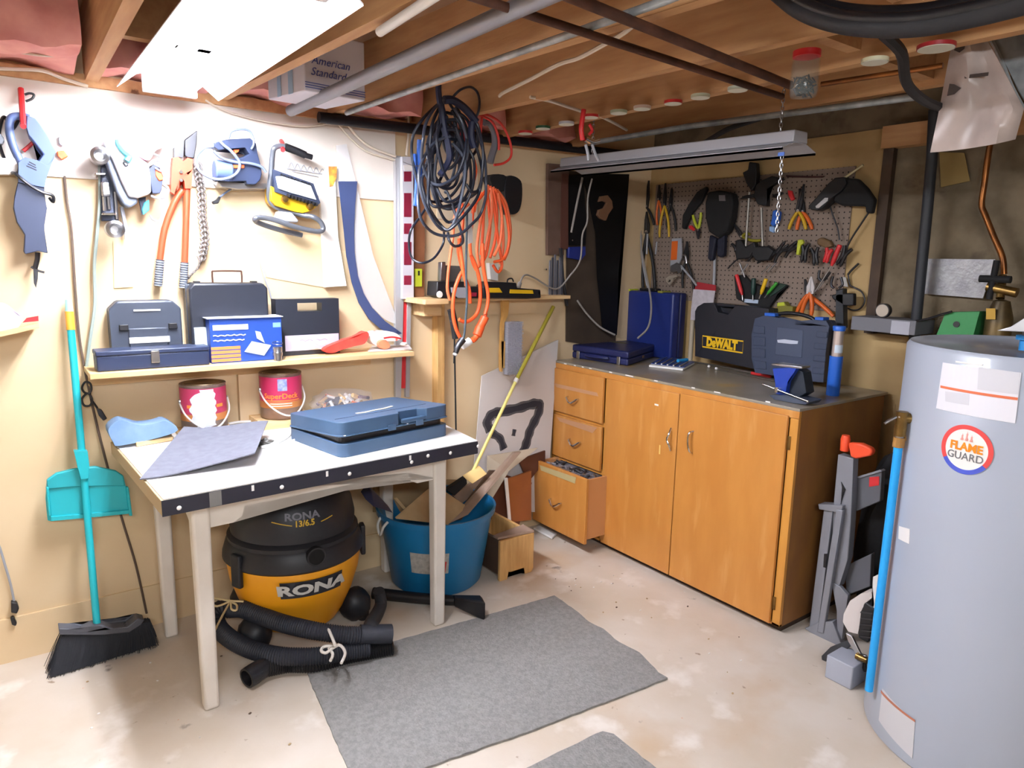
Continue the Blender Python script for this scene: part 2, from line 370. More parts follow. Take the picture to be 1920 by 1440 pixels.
# white plastic tube
bm = BM(); a, b = ZP((712, 60), 2.06), ZP((850, -30), 2.06); tube(bm, [a, b], .012, seg=14, smooth=1)
obj('white_tube', bm, M_whitep, label='short white plastic tube under the joist above the carton', cat='tube', smooth=True)
def cable(name, lb, pts, r=.0045, m=None, cat='cable'):
    bm = BM(); tube(bm, pts, r, seg=7, smooth=5); return obj(name, bm, m or M_cream, label=lb, cat=cat, smooth=True)
cable('electric_cable', 'thick cream cable stapled along the joist above the jar lids', [ZP(p, 2.12) for p in q('U4', [(210, 665), (240, 640), (420, 550), (620, 445), (760, 400), (930, 310), (1060, 235), (1160, 160), (1290, 110), (1330, 30), (1350, -30)])], .007)
cable('electric_cable', 'white cable crossing below the joist to the first jar lid', [ZP(p, 2.085) for p in q('U4', [(420, 672), (560, 700), (690, 742), (790, 775)])], .006)
cable('electric_cable', 'short white cable end behind the red clamp over the shop light', [ZP(p, 2.085) for p in q('U4', [(900, 800), (1000, 850), (1090, 900)])], .006)
cable('electric_cable', 'thin white cable looping under the joist beside the carton', [ZP(p, 2.09) for p in [(710, 133), (745, 127), (775, 112), (800, 95), (822, 86)]], .0035)
cable('electric_cable', 'white cable running from the lamp down to the steel pipe on the left wall', [onA(p, .03) for p in [(385, 188), (420, 207), (480, 224), (560, 237), (610, 232), (620, 222)]], .004)
cable('electric_cable', 'left of two white cables dropping to the level on the wall', [onA(p, .03) for p in [(634, 232), (660, 262), (690, 285), (740, 300)]], .0045)
cable('electric_cable', 'right of two white cables dropping to the level on the wall', [onA(p, .04) for p in [(650, 230), (672, 258), (700, 278), (742, 293)]], .006)
cable('electric_cable', 'white cable running up from the level behind the black cord bundle', [onA(p, .05) for p in [(762, 292), (766, 250), (768, 212), (785, 180), (812, 148)]], .006)
cable('electric_cable', 'cream cable along the top plate at far left', [YP(p, YW-.04) for p in [(-20, 128), (30, 130), (80, 133), (120, 148), (165, 162)]], .006)
cable('electric_cable', 'thin cable across the pink insulation at top left', [YP(p, YW-.20) for p in [(-20, 94), (30, 98), (80, 104), (112, 105)]], .004)
cable('electric_cable', 'black cable looping near the foundation wall over the shop light', [ZP(p, 2.09) for p in [(1310, 275), (1330, 262), (1370, 240), (1424, 222)]], .012, M_rubber)

# carton in the joist bay
bot = [ZP(p, 2.055) for p in [(572, 170), (685, 190), (611, 205), (503, 187)]]
ct = thing('cardboard_carton', 'white cardboard carton with blue print stored between two joists', 'box', sum(bot, V((0, 0, 0)))/4)
M_cart = mat('carton_white', 'DAD8E2', .8)
obj('body', slab(BM(), bot, (0, 0, .20)), M_cart, ct, bevel=.004)
d = (bot[1]-bot[0]).normalized(); nn = d.cross(UZ)
c = bot[0]+(bot[1]-bot[0])*.42+UZ*.085+nn*.002
bm = BM(); text(bm, 'American', c+UZ*.020, d, UZ, .026, .001, shear=.3); text(bm, 'Standard', c-UZ*.018-d*.01, d, UZ, .026, .001, shear=.3)
obj('print', bm, mat('carton_print', '4A56A0', .7), ct, label='blue lettering on the carton')
bm = BM()
for k in range(3):
    o_ = bot[0]+nn*.002+UZ*(.012+.008*k); slab(bm, [o_, bot[1]+nn*.002+UZ*(.012+.008*k), bot[1]+nn*.002+UZ*(.0145+.008*k), bot[0]+nn*.002+UZ*(.0145+.008*k)], nn*.001)
obj('stripe', bm, bpy.data.materials['carton_print'], ct, label='thin blue stripes')
dd = (bot[3]-bot[0]); n2 = UZ.cross(dd.normalized())
bm = BM()
for a, b in ((.30, .42), (.62, .72)): slab(bm, [bot[0]+dd*a-n2*-.0015, bot[0]+dd*b-n2*-.0015, bot[0]+dd*b-n2*-.0015+UZ*.19, bot[0]+dd*a-n2*-.0015+UZ*.19], n2*.001)
obj('tape', bm, mat('pale_blue_tape', 'A9C6E0', .5), ct, label='pale blue bands')

# jar lids screwed under the joist, and the glass jar of screws
lids = [(985, 251, 'CC3030', 'red rimmed'), (1018, 242, '2C5A3A', 'green rimmed'), (1062, 234, 'C9C9CF', 'silver'), (1107, 221, 'CC3030', 'red and white, over the red clamp'), (1160, 213, 'B8C4A8', 'pale green, right of the red clamp'),
        (1204, 205, 'D2BEB2', 'small pinkish'), (1262, 195, 'CC3030', 'white faced red rimmed middle'), (1313, 184, 'C9CDB4', 'cream, third from the glass jar'), (1383, 170, 'C8D2C4', 'pale, next left of the glass jar'), (1640, 118, 'D8D4B4', 'cream, right of the glass jar'), (1755, 92, 'A02A2E', 'large dark red, beside the hanging bag')]
def jar_lid(name, p, r, col, **k):
    c = ZP(p, 2.068); bm = BM(); lathe(bm, (c.x, c.y, 2.064), [(0, .007), (r*.94, .007), (r*.96, .005), (r, .005), (r, .015), (0, .015)], seg=28)
    return c, bm
for i, (x, y, col, lb) in enumerate(lids):
    r = .033 if i < 9 else .036 if i == 9 else .046
    c, bm = jar_lid('jar_lid', (x, y), r, col)
    t = obj('jar_lid', bm, mat('lid_rim_'+col, col, .4), label='%s jar lid under the joist' % lb, cat='jar lid', group='jar lids screwed under the joist', smooth=True)
    bm = BM(); lathe(bm, (c.x, c.y, 2.0675), [(0, 0), (r*.95, 0), (r*.95, .0012), (0, .0012)], seg=28); obj('liner', bm, mat('lid_liner', 'E2E2D2', .5), t)
jp = ZP((1513, 100), 2.065)
jar = thing('glass_jar', 'glass jar of screws with red lid hanging under the joist', 'jar', (jp.x, jp.y, jp.z-.11))
def rz(z): return jp.z+z
bm = BM(); lathe(bm, (jp.x, jp.y, jp.z), [(.030, 0), (.033, -.012), (.037, -.022), (.037, -.10), (.033, -.112), (0, -.112), (0, -.108), (.030, -.108), (.034, -.098), (.034, -.024), (.028, -.010), (.027, 0)], seg=32)
obj('glass', bm, mat('jar_glass', 'A8B2B0', .08, alpha=.12), jar, smooth=True)
bm = BM(); lathe(bm, (jp.x, jp.y, jp.z), [(0, .006), (.036, .006), (.036, -.010), (0, -.010)], seg=32); obj('lid', bm, mat('jar_lid_red', 'C02428', .4), jar, label='red screw lid', smooth=True)
bm = BM()
for k in range(90):
    a = random.random()*6.28; r = random.random()**.5*.028; z = -.105+random.random()*.042; p = V((jp.x+r*math.cos(a), jp.y+r*math.sin(a), jp.z+z))
    dr = V((random.uniform(-1, 1), random.uniform(-1, 1), random.uniform(-1, 1))).normalized()*.009; pa, pb = p-dr, p+dr
    for pp in (pa, pb):
        dx, dy = pp.x-jp.x, pp.y-jp.y; rr = math.hypot(dx, dy)
        if rr > .031: pp.x = jp.x+dx*.031/rr; pp.y = jp.y+dy*.031/rr
    tube(bm, [pa, pb], .0018, seg=5, smooth=1)
obj('screws', bm, M_dsteel, jar, kind='stuff')

# black coil and pipe over the heater, galvanised duct, hanging bag
ck = thing('cable_coil', 'large black coiled hose hanging under the joists at top right', 'hose', XP((1640, 30), 1.55))
for off, r, sh in ((0, .024, 0), (-.016, .012, -14), (.03, .016, -24)):
    bm = BM(); tube(bm, [XP((x, y+sh), 1.55+off) for x, y in [(1350, -70), (1440, -30), (1500, 14), (1560, 38), (1630, 48), (1720, 46), (1810, 30), (1900, 8), (2000, -20)]], r, seg=12, smooth=6)
    obj('loop', bm, M_rubber if r > .02 else M_black, ck, smooth=True)
cable('drain_hose', 'black hose hanging from the coil to the foundation wall beside the bag', [XP((1655, 62), 1.60), XP((1690, 100), 1.75), XP((1698, 150), 1.9), XP((1712, 172), 2.0), XP((1740, 192), 2.15), XP((1775, 205), 2.3)], .013, M_rubber, cat='hose')
pipe('drain_pipe', 'black vertical pipe in front of the foundation wall', 'pipe', [XP((1752, 205), 3.05), XP((1747, 300), 3.06), XP((1738, 400), 3.07), XP((1712, 660), 3.10)], .021, mat('pipe_black', '2A2D33', .55))
bm = BM(); P = [XP(p, 2.42) for p in [(1792, 40), (1845, 46), (1870, 80), (1893, 130), (1908, 170), (1935, 215), (1990, 240), (1990, -60), (1850, -60), (1800, 10)]]; prism(bm, P, (.28, 0, 0))
dk = obj('air_duct', bm, M_galv, label='galvanised sheet metal duct at the top right corner', cat='duct', bevel=.006)
bm = BM(); tube(bm, [XP(p, 2.415) for p in [(1826, 42), (1850, 62), (1876, 110), (1896, 160), (1920, 205)]], .006, seg=6); obj('seam', bm, M_galv, dk, smooth=True)
# bag
W = [[(1788, 66), (1812, 59), (1841, 57)], [(1775, 130), (1826, 124), (1881, 130)], [(1762, 200), (1840, 200), (1919, 204)], [(1744, 286), (1836, 279), (1903, 261)]]
bm = BM(); G = []
for i, row in enumerate(W):
    r_ = []
    for k in range(9):
        t = k/8; a, b, c = [V((p[0], p[1], 0)) for p in row]; pp = a*(1-t)*(1-t)+b*2*t*(1-t)+c*t*t if i else a*(1-t)+c*t
        r_.append((pp.x, pp.y, 2.24+.018*math.sin(t*9+i*1.7)-.02*math.sin(t*3.1)))
    G.append(r_)
GG = []
for i in range(3):
    for s in range(5):
        t = s/5; GG.append([tuple(G[i][k][j]*(1-t)+G[i+1][k][j]*t for j in range(3)) for k in range(9)])
GG.append(G[3])
def sheet(bm, rows, th):
    F = [[bm.verts.new(p) for p in r] for r in rows]; Bk = [[bm.verts.new(p+th) for p in r] for r in rows]; n, m = len(F), len(F[0])
    for i in range(n-1):
        for j in range(m-1):
            bm.faces.new([F[i][j], F[i][j+1], F[i+1][j+1], F[i+1][j]]); bm.faces.new([Bk[i][j], Bk[i+1][j], Bk[i+1][j+1], Bk[i][j+1]])
    e = [(0, j) for j in range(m)]+[(i, m-1) for i in range(1, n)]+[(n-1, j) for j in range(m-2, -1, -1)]+[(i, 0) for i in range(n-2, 0, -1)]
    for a, b in zip(e, e[1:]+e[:1]): bm.faces.new([F[a[0]][a[1]], Bk[a[0]][a[1]], Bk[b[0]][b[1]], F[b[0]][b[1]]])
    return bm
rows = [[XP((a, b), x) for a, b, x in r] for r in GG]
bg = obj('plastic_bag', sheet(BM(), rows, V((.004, 0, 0))), mat('bag_film', 'BFB0AA', .28, c2='B2A49E', scale=14, bump=.3, bscale=18), label='pale printed plastic bag hanging in front of the metal duct', cat='bag', smooth=True)
def mark(pts, x=2.212): obj('printed_mark', prism(BM(), [XP(p, x) for p in q('U3', pts)], (.0012, 0, 0)), mat('bag_ink', '4A403E', .7), bg, label='dark printed mark')
mark([(1350, 340), (1560, 305), (1575, 320), (1360, 355)]); mark([(1430, 615), (1630, 590), (1625, 620), (1435, 642)])
mark([(1345, 410), (1375, 375), (1440, 365), (1430, 400), (1390, 430)]); mark([(1290, 785), (1310, 685), (1350, 690), (1405, 720), (1350, 770)])

# ================================================================== TOOLS HANGING ON THE LEFT (PLYWOOD) WALL
def at(p, off, w_='A'): return WALLS[w_][0](p, off)
def T(name, lb, cat, p, off=.03, w_='A', group=None): return thing(name, lb, cat, at(p, off, w_), group)
M_sawblue = mat('saw_blue_grey', '51628C', .45)
M_sawdk = mat('saw_dark_blue', '2A3248', .5)
# reciprocating saw with loop handle
t = T('reciprocating_saw', 'blue grey reciprocating saw hanging by its loop handle from a red hook', 'power tool', (55, 350))
bm = BM(); wire(bm, 'Z5', [(330, 430), (230, 405), (125, 430), (105, 560), (140, 720), (195, 850), (250, 960)], 'A', .065, .0125, seg=10); obj('handle', bm, M_sawblue, t, smooth=True)
bm = sil(BM(), 'Z5', [(300, 392), (400, 430), (540, 610), (632, 800), (600, 900), (530, 1000), (430, 915), (490, 835), (410, 730), (330, 640), (290, 500)], 'A', .085, .05); obj('grip', bm, M_sawblue, t, bevel=.008, seg=3)
bm = sil(BM(), 'Z5', [(205, 930), (280, 870), (430, 905), (530, 960), (600, 900), (548, 1010), (515, 1130), (500, 1210), (205, 1150), (212, 1020)], 'A', .09, .07); obj('housing', bm, M_sawblue, t, bevel=.010, seg=3)
bm = sil(BM(), 'Z5', [(200, 1150), (500, 1210), (495, 1330), (530, 1440), (500, 1640), (500, 1800), (540, 1950), (430, 1925), (290, 1960), (268, 1930), (280, 1740), (190, 1600), (150, 1440), (165, 1300)], 'A', .085, .065); obj('nose', bm, M_sawdk, t, bevel=.010, seg=3, label='dark rubber front')
bm = BM(); wire(bm, 'Z6', [(425, 560), (420, 640), (395, 740)], 'A', .055, .008); wire(bm, 'Z6', [(350, 720), (430, 765), (500, 785)], 'A', .055, .004); obj('chuck', bm, M_dsteel, t)
bm = sil(BM(), 'Z6', [(375, 740), (430, 760), (425, 860), (405, 960), (380, 905), (392, 850)], 'A', .057, .003); obj('blade', bm, M_dsteel, t)
bm = BM()
for k in range(3): sil(bm, 'Z5', [(330+k*-15, 915+k*22), (405+k*5, 955+k*28), (400+k*5, 965+k*28), (325+k*-15, 925+k*22)], 'A', .091, .002)
obj('vent', bm, M_black, t)
bm = BM(); wire(bm, 'Z5', [(225, 420), (130, 560), (60, 420), (15, 470), (-10, 700), (100, 1000), (180, 1060), (330, 1180), (470, 1260), (590, 1300), (600, 1370), (560, 1330)], 'A', [.03, .02, .03, .03, .03, .04, .09, .097, .097, .09, .08, .06], .0055)
wire(bm, 'Z5', [(280, 165), (330, 150), (380, 165), (360, 210), (290, 240)], 'A', .04, .004); obj('cord', bm, M_black, t, smooth=True)
bm = BM(); wire(bm, 'Z5', [(235, 100), (245, 250), (262, 500)], 'A', [.02, .05, .10], .009); wire(bm, 'Z5', [(262, 500), (262, 520)], 'A', [.10, .12], .009)
obj('wall_hook', bm, M_red, label='red wall hook carrying the blue grey reciprocating saw', cat='hook', smooth=True)
# red strap inside, small hook with orange clip
bm = BM(); wire(bm, 'Z5', [(262, 800), (320, 750), (375, 700)], 'A', .03, .006); obj('red_strap', bm, M_red, label='small red strap seen through the saw handle', cat='strap')
t = T('coat_hook', 'small grey coat hook with an orange clip right of the reciprocating saw', 'hook', (118, 265), .01)
obj('hook', sil(BM(), 'Z5', [(660, 640), (690, 620), (740, 640), (740, 730), (700, 745), (665, 720)], 'A', .03, .025), M_grey, t, bevel=.003)
obj('clip', sil(BM(), 'Z5', [(640, 800), (720, 790), (770, 860), (700, 900), (645, 850)], 'A', .03, .02), M_orange, t, bevel=.003)
cable('power_cord', 'long grey cord hanging down the wall behind the broom', [at(p, o) for p, o in [((121, 330), .01), ((126, 380), .012), ((134, 430), .012), ((141, 540), .012), ((150, 640), .012), ((170, 745), .012), ((195, 850), .02), ((228, 970), .02), ((255, 1060), .02), ((275, 1150), .02)]], .0045, mat('cord_brown', '5A4A40', .6), 'cord')
cable('power_cord', 'thick green grey cord hanging from the white sander to the shelf', [at(p, .03) for p in [(187, 300), (187, 380), (181, 450), (177, 500), (178, 570), (170, 630), (162, 690)]], .006, mat('cord_green', '9AA8A2', .5), 'cord')
t = T('cord_plug', 'black coiled plug end tied behind the broom handle', 'plug', (165, 735), .04)
bm = BM(); wire(bm, 'S1', [(640, 945), (615, 985), (630, 1020), (665, 1030), (685, 1000), (675, 955)], 'A', .05, .004, closed=True); wire(bm, 'S1', [(660, 1030), (615, 1070), (630, 1120), (675, 1120), (690, 1075)], 'A', .05, .004, closed=True); wire(bm, 'S1', [(680, 1070), (730, 1140)], 'A', .05, .004); obj('cord', bm, M_black, t, smooth=True)
obj('plug', sil(BM(), 'S1', [(722, 1140), (765, 1155), (805, 1220), (775, 1238), (742, 1200)], 'A', .055, .02), M_dsteel, t, bevel=.003)
t = T('extension_cord', 'grey cord with black plug on the wall at far left', 'cord', (10, 1080), .01)
bm = BM(); wire(bm, 'T7', [(-30, 520), (0, 590), (30, 690), (62, 800), (82, 900)], 'A', .012, .004); obj('cable', bm, M_grey, t, smooth=True)
bm = sil(BM(), 'T7', [(65, 905), (100, 910), (112, 945), (100, 975), (65, 970)], 'A', .03, .025); obj('plug', bm, M_black, t, bevel=.004)
bm = sil(BM(), 'T7', [(60, 1000), (80, 992), (100, 1030), (92, 1048), (70, 1040)], 'A', .025, .02); obj('clip', bm, M_black, t, bevel=.003)
# things at the left frame edge: purple bag in a wall bin, white cloth
t = T('wall_bin', 'small wooden wall shelf with red edge at the left frame edge', 'shelf', (20, 610), .06)
obj('board', slab(BM(), [onA(p, .16) for p in q('S1', [(-60, 620), (295, 540), (290, 500), (-60, 580)])], (0, .15, 0)), M_pine, t)
obj('lip', slab(BM(), [onA(p, .165) for p in q('S1', [(170, 500), (290, 488), (288, 450), (200, 465)])], (0, .01, 0)), M_red, t, label='red painted lip')
bm = sil(BM(), 'S1', [(-80, 380), (-10, 360), (60, 380), (130, 440), (170, 470), (130, 540), (30, 585), (-80, 610)], 'A', .15, .09, rnd=3)
obj('plastic_bag', bm, mat('purple_bag', 'A99BCB', .35, c2='D8D2DA', scale=16), label='purple plastic bag in the wall shelf at far left', cat='bag', bevel=.012, seg=3)
bm = sil(BM(), 'Z5', [(-60, 860), (40, 880), (120, 870), (180, 900), (200, 1000), (150, 1055), (40, 1060), (-60, 1040)], 'A', .07, .05, rnd=3)
obj('cloth_bundle', bm, mat('pale_cloth', 'D2CAC4', .8, c2='BDB5AF', scale=12), label='pale grey cloth bundle left of the reciprocating saw', cat='cloth', bevel=.012, seg=3)
bm = sil(BM(), 'Z5', [(-60, 560), (0, 600), (45, 650), (50, 690), (30, 725), (-60, 720)], 'A', .06, .04); obj('torch_head', bm, mat('grey_metal_tool', '6C7078', .35, .5), label='dark grey rounded tool at the left frame edge', cat='tool', bevel=.01, seg=3)

# white sander with clamps
t = T('belt_sander', 'white and silver sander hanging with bar clamps left of the bolt cutters', 'power tool', (220, 350))
obj('housing', sil(BM(), 'Z7', [(270, 215), (430, 200), (620, 340), (830, 500), (850, 640), (855, 850), (700, 905), (590, 890), (500, 700), (400, 450)], 'A', .12, .09), mat('sander_white', 'DADAE0', .4), t, bevel=.014, seg=3)
obj('belt', sil(BM(), 'Z7', [(255, 260), (330, 330), (500, 720), (600, 890), (700, 905), (690, 970), (600, 1025), (520, 980), (440, 830), (330, 500), (240, 330)], 'A', .10, .08), mat('sander_grey', '7C8494', .4, .2), t, bevel=.01, seg=3)
obj('knob', sil(BM(), 'Z7', [(510, 470), (560, 470), (585, 520), (545, 525)], 'A', .13, .02), M_dsteel, t, bevel=.003)
t = T('router', 'silver plunge router hanging left of the white sander', 'power tool', (190, 380), .03)
obj('column', sil(BM(), 'Z7', [(250, 480), (330, 470), (420, 800), (470, 1180), (260, 1180), (248, 700)], 'A', .05, .03), M_sawdk, t, bevel=.004)
for nm, pts in (('motor_ring', [(120, 380), (170, 330), (280, 300), (310, 400), (310, 480), (220, 510), (140, 460)]), ('base_ring', [(290, 1260), (330, 1190), (430, 1170), (500, 1230), (520, 1300), (460, 1370), (380, 1385), (310, 1340)])):
    f = [at(p, .085) for p in q('Z7', pts)]; cc = sum(f, V((0, 0, 0)))/len(f); bm = BM(); lathe(bm, cc, [(.030, 0), (.030, .05), (.020, .055), (.012, .02), (0, .02)], seg=24, axis=V((0, -1, 0))); bm2 = bm
    obj(nm, bm2, M_steel, t, smooth=True)
obj('cylinder', sil(BM(), 'Z7', [(258, 705), (350, 705), (375, 880), (270, 885)], 'A', .075, .03), M_steel, t, bevel=.006, seg=3)
for k, y in enumerate((610, 1090)): obj('flange', sil(BM(), 'Z7', [(175 if k == 0 else 268, y-10), (320 if k == 0 else 432, y-10), (320 if k == 0 else 432, y+18), (175 if k == 0 else 268, y+18)], 'A', .085, .04), M_chrome, t, bevel=.004)
bm = BM()
for pts in ([(290, 890), (300, 1060)], [(340, 890), (355, 1040)], [(420, 830), (445, 1160)]): wire(bm, 'Z7', pts, 'A', .06, .006)
obj('rods', bm, M_steel, t, smooth=True)
bm = BM(); wire(bm, 'Z7', [(500, 1010), (560, 1310)], 'A', .05, .007); wire(bm, 'Z7', [(540, 1320), (545, 1400)], 'A', .05, .003)
obj('steel_rod', bm, M_grey, label='grey steel rod hanging right of the router base', cat='rod', smooth=True)
bm = BM(); wire(bm, 'Z7', [(445, 205), (460, 260), (520, 340), (590, 400), (560, 460)], 'A', .13, [.006, .012], seg=6); obj('strap', bm, mat('teal_strap', '4FC0CC', .5), label='teal strap draped over the white sander', cat='strap')
t = T('teal_clip', 'teal clip with dark strap hanging below the white sander', 'clip', (273, 385), .05)
obj('strap', sil(BM(), 'Z7', [(705, 905), (790, 890), (790, 960), (740, 1110), (725, 1000)], 'A', .06, .01), M_sawdk, t); obj('clip', sil(BM(), 'Z7', [(770, 960), (830, 920), (835, 1050), (760, 1110), (745, 1040)], 'A', .07, .015), bpy.data.materials['teal_strap'], t, bevel=.003)
# pink rag
bm = sil(BM(), 'Z7', [(610, 340), (700, 220), (800, 170), (900, 150), (1000, 130), (1090, 150), (1060, 220), (980, 300), (900, 340), (850, 430), (800, 450), (700, 400)], 'A', .11, .03, rnd=3)
obj('pink_rag', bm, mat('pink_cloth', 'E0A4B4', .8, c2='F0DCE2', scale=25, bump=.6, bscale=40), label='pink and white rag hanging above the small orange sander', cat='rag', bevel=.006, seg=2)
t = T('palm_sander', 'small black and orange sander between the white sander and bolt cutters', 'power tool', (295, 340), .04)
obj('housing', sil(BM(), 'Z7', [(825, 560), (880, 500), (960, 540), (1000, 640), (980, 800), (960, 850), (870, 850), (840, 700)], 'A', .10, .06), M_navy, t, bevel=.01, seg=3)
obj('shell', sil(BM(), 'Z7', [(905, 560), (960, 560), (995, 640), (1000, 690), (950, 700), (910, 640)], 'A', .105, .02), M_orange, t, bevel=.006)
bm = BM(); wire(bm, 'Z7', [(850, 360), (940, 400), (1030, 450), (1040, 530), (970, 580), (900, 540)], 'A', .11, .0035); wire(bm, 'Z7', [(820, 520), (880, 460), (960, 460), (975, 530)], 'A', .115, .005)
wire(bm, 'Z7', [(850, 880), (940, 905), (1030, 880), (1060, 800), (1000, 740)], 'A', .09, .005); wire(bm, 'Z7', [(840, 1110), (870, 1160), (940, 1180), (980, 1120), (980, 1000), (960, 930)], 'A', .09, .003); obj('cord', bm, M_grey, t, smooth=True)

# bolt cutters
t = T('bolt_cutters', 'bolt cutters with long orange handles and ribbed grey grips', 'cutters', (345, 390))
M_bolt = mat('cutter_orange', 'D84C2C', .45)
bm = BM(); wire(bm, 'Z6', [(2050, -140), (1960, 0), (1850, 300), (1800, 640)], 'A', .045, .0115, seg=12, smooth=3); obj('handle', bm, M_bolt, t, smooth=True)
a = [(351, 330), (350, 380), (348, 440), (346, 492)]
bm = BM(); wire(bm, 'P', a, 'A', .045, .0115, seg=12, smooth=3); obj('handle', bm, M_bolt, t, smooth=True)
for pts in ([(300.5, 487), (298, 510), (296.5, 536)], [(346, 492), (344.5, 515), (343.5, 540)]):
    bm = BM()
    P = [at(p, .045) for p in pts]; n = 22; L = [P[0].lerp(P[-1], i/n) for i in range(n+1)]
    tube(bm, L, [.013 if i % 2 else .0155 for i in range(n+1)], seg=14, smooth=1); obj('grip', bm, mat('grip_grey', '6A707C', .6), t, smooth=True)
obj('head', sil(BM(), 'Z7', [(1115, 420), (1180, 410), (1240, 460), (1290, 420), (1355, 440), (1350, 560), (1340, 790), (1260, 790), (1250, 690), (1200, 650), (1190, 780), (1130, 860), (1090, 830), (1100, 560)], 'A', .065, .03), M_bolt, t, bevel=.003, label='orange jaw plates')
for pts in ([(1130, 300), (1200, 250), (1250, 210), (1240, 420), (1180, 410), (1130, 420)], [(1260, 200), (1410, 90), (1400, 260), (1370, 430), (1290, 420), (1262, 400)]): obj('jaw', sil(BM(), 'Z7', pts, 'A', .06, .025), M_dsteel, t, bevel=.004)
for y in (590, 690): bm = BM(); cyl(bm, at(q('Z7', [(1215, y)])[0], .075), at(q('Z7', [(1215, y)])[0], .03), .006); obj('bolt', bm, M_chrome, t, smooth=True)
# rusty chain
t = thing('chain', 'rusty grey steel chain hanging beside the bolt cutters', 'chain', at((378, 420), .02))
bm = BM(); P = [(371, 308), (373, 330), (377, 352), (379, 380), (379, 405), (383, 430), (384, 455), (380, 475), (372, 500), (358, 515), (352, 522)]
PP = smoothpts([at(p, .03) for p in P], 5); M_chain = mat('chain_grey', '8C8886', .6, .5, c2='6E625C', scale=60)
for i in range(0, len(PP)-2, 1):
    a, b = PP[i], PP[i+1]; tt = (b-a).normalized(); s = (V((0, 1, 0)) if i % 2 else tt.cross(V((0, 1, 0)))); rr = .0045 if i < 38 else .0016; ww = .012 if i < 38 else .004
    tube(bm, [a-tt*.008, a+(b-a)*.2+s*ww, a+(b-a)*.8+s*ww, b+tt*.008, a+(b-a)*.8-s*ww, a+(b-a)*.2-s*ww], rr, seg=6, closed=True, smooth=2)
obj('links', bm, M_chain, t, smooth=True)

# jigsaw
t = T('jigsaw', 'dark blue jigsaw hanging on the wall with grey cord looped around it', 'power tool', (440, 310), .03)
obj('handle', sil(BM(), 'Z8', [(275, 235), (420, 200), (700, 185), (770, 250), (790, 380), (690, 380), (640, 300), (500, 300), (320, 330), (270, 290)], 'A', .12, .055), M_navy, t, bevel=.010, seg=3)
obj('housing', sil(BM(), 'Z8', [(690, 370), (790, 370), (830, 520), (840, 620), (820, 690), (760, 745), (660, 740), (650, 700), (400, 710), (300, 680), (300, 560), (420, 440), (600, 420)], 'A', .12, .075), M_navy, t, bevel=.012, seg=3)
c = at(q('Z8', [(360, 560)])[0], .14); bm = BM(); tube(bm, [at(q('Z8', [(262, 565)])[0], .10), at(q('Z8', [(475, 590)])[0], .10)], .038, seg=24, smooth=1); obj('knob', bm, M_sawblue, t, smooth=True, bevel=.006)
obj('trigger', sil(BM(), 'Z8', [(500, 325), (570, 320), (560, 350), (520, 375)], 'A', .11, .03), M_orange, t, bevel=.002)
obj('switch', sil(BM(), 'Z8', [(480, 505), (630, 505), (630, 545), (500, 545)], 'A', .128, .015), M_orange, t, bevel=.002)
obj('foot', sil(BM(), 'Z8', [(300, 700), (900, 730), (890, 800), (760, 790), (560, 800), (350, 770)], 'A', .09, .07), M_steel, t, bevel=.003)
bm = BM(); wire(bm, 'Z8', [(150, 300), (250, 285), (320, 270)], 'A', .10, [.004, .014]); wire(bm, 'Z8', [(150, 300), (60, 400), (60, 520), (140, 620), (290, 680), (450, 660), (550, 590), (570, 480), (480, 350), (370, 260), (320, 200)], 'A', [.1, .1, .1, .11, .13, .15, .15, .14, .14, .13, .12], .0055)
wire(bm, 'Z8', [(260, 340), (350, 420), (500, 470), (700, 490), (830, 530), (890, 600)], 'A', .135, .0055); wire(bm, 'Z8', [(440, 190), (470, 110), (570, 80), (680, 95), (730, 170), (740, 260), (710, 320)], 'A', .13, .0045)
wire(bm, 'Z8', [(580, 745), (480, 790), (390, 850), (330, 900)], 'A', .05, .004); obj('cord', bm, mat('cord_blue_grey', '5C667C', .5), t, smooth=True)
obj('plug', sil(BM(), 'Z8', [(330, 880), (350, 900), (320, 970), (260, 980), (245, 945), (290, 925)], 'A', .06, .02), M_black, t, bevel=.003)
# halogen work light
t = T('work_light', 'yellow halogen work light with bent tube stand hanging on the wall', 'lamp', (540, 340), .03)
M_tube = mat('stand_grey_tube', '6C7078', .3, .5)
bm = BM(); wire(bm, 'Z8', [(1110, 290), (1050, 280), (985, 310), (965, 400), (950, 600), (925, 800), (925, 900), (970, 985), (1100, 1050), (1250, 1090), (1350, 1115), (1450, 1130), (1540, 1190), (1575, 1270), (1530, 1305), (1400, 1290), (1200, 1240), (1000, 1170), (850, 1140), (760, 1150), (775, 1190), (900, 1240), (1100, 1300), (1320, 1350)], 'A', [.12, .12, .12, .11, .10, .09, .08, .08, .08, .09, .10, .12, .12, .12, .12, .12, .12, .12, .12, .12, .10, .08, .07, .07], .0105, seg=12, smooth=5); obj('stand', bm, M_tube, t, smooth=True)
bm = BM(); wire(bm, 'Z8', [(1115, 290), (1250, 340), (1360, 390)], 'A', .12, .015, seg=12); wire(bm, 'Z8', [(1360, 390), (1440, 415)], 'A', .12, .011, seg=12); obj('grip', bm, M_black, t, smooth=True)
obj('housing', sil(BM(), 'Z8', [(945, 760), (1010, 800), (1150, 850), (1520, 990), (1430, 1060), (1330, 1085), (1240, 1070), (1000, 990), (950, 930)], 'A', .11, .08), M_yel, t, bevel=.006)
for k in range(9):
    bm = BM()
    a = V((1070+k*42, 610+k*14.5, 0)); sil(bm, 'Z8', [(a.x, a.y), (a.x+22, a.y+8), (a.x+22, a.y+28), (a.x, a.y+20)], 'A', .135, .05); obj('cooling_fin', bm, M_dsteel, t)
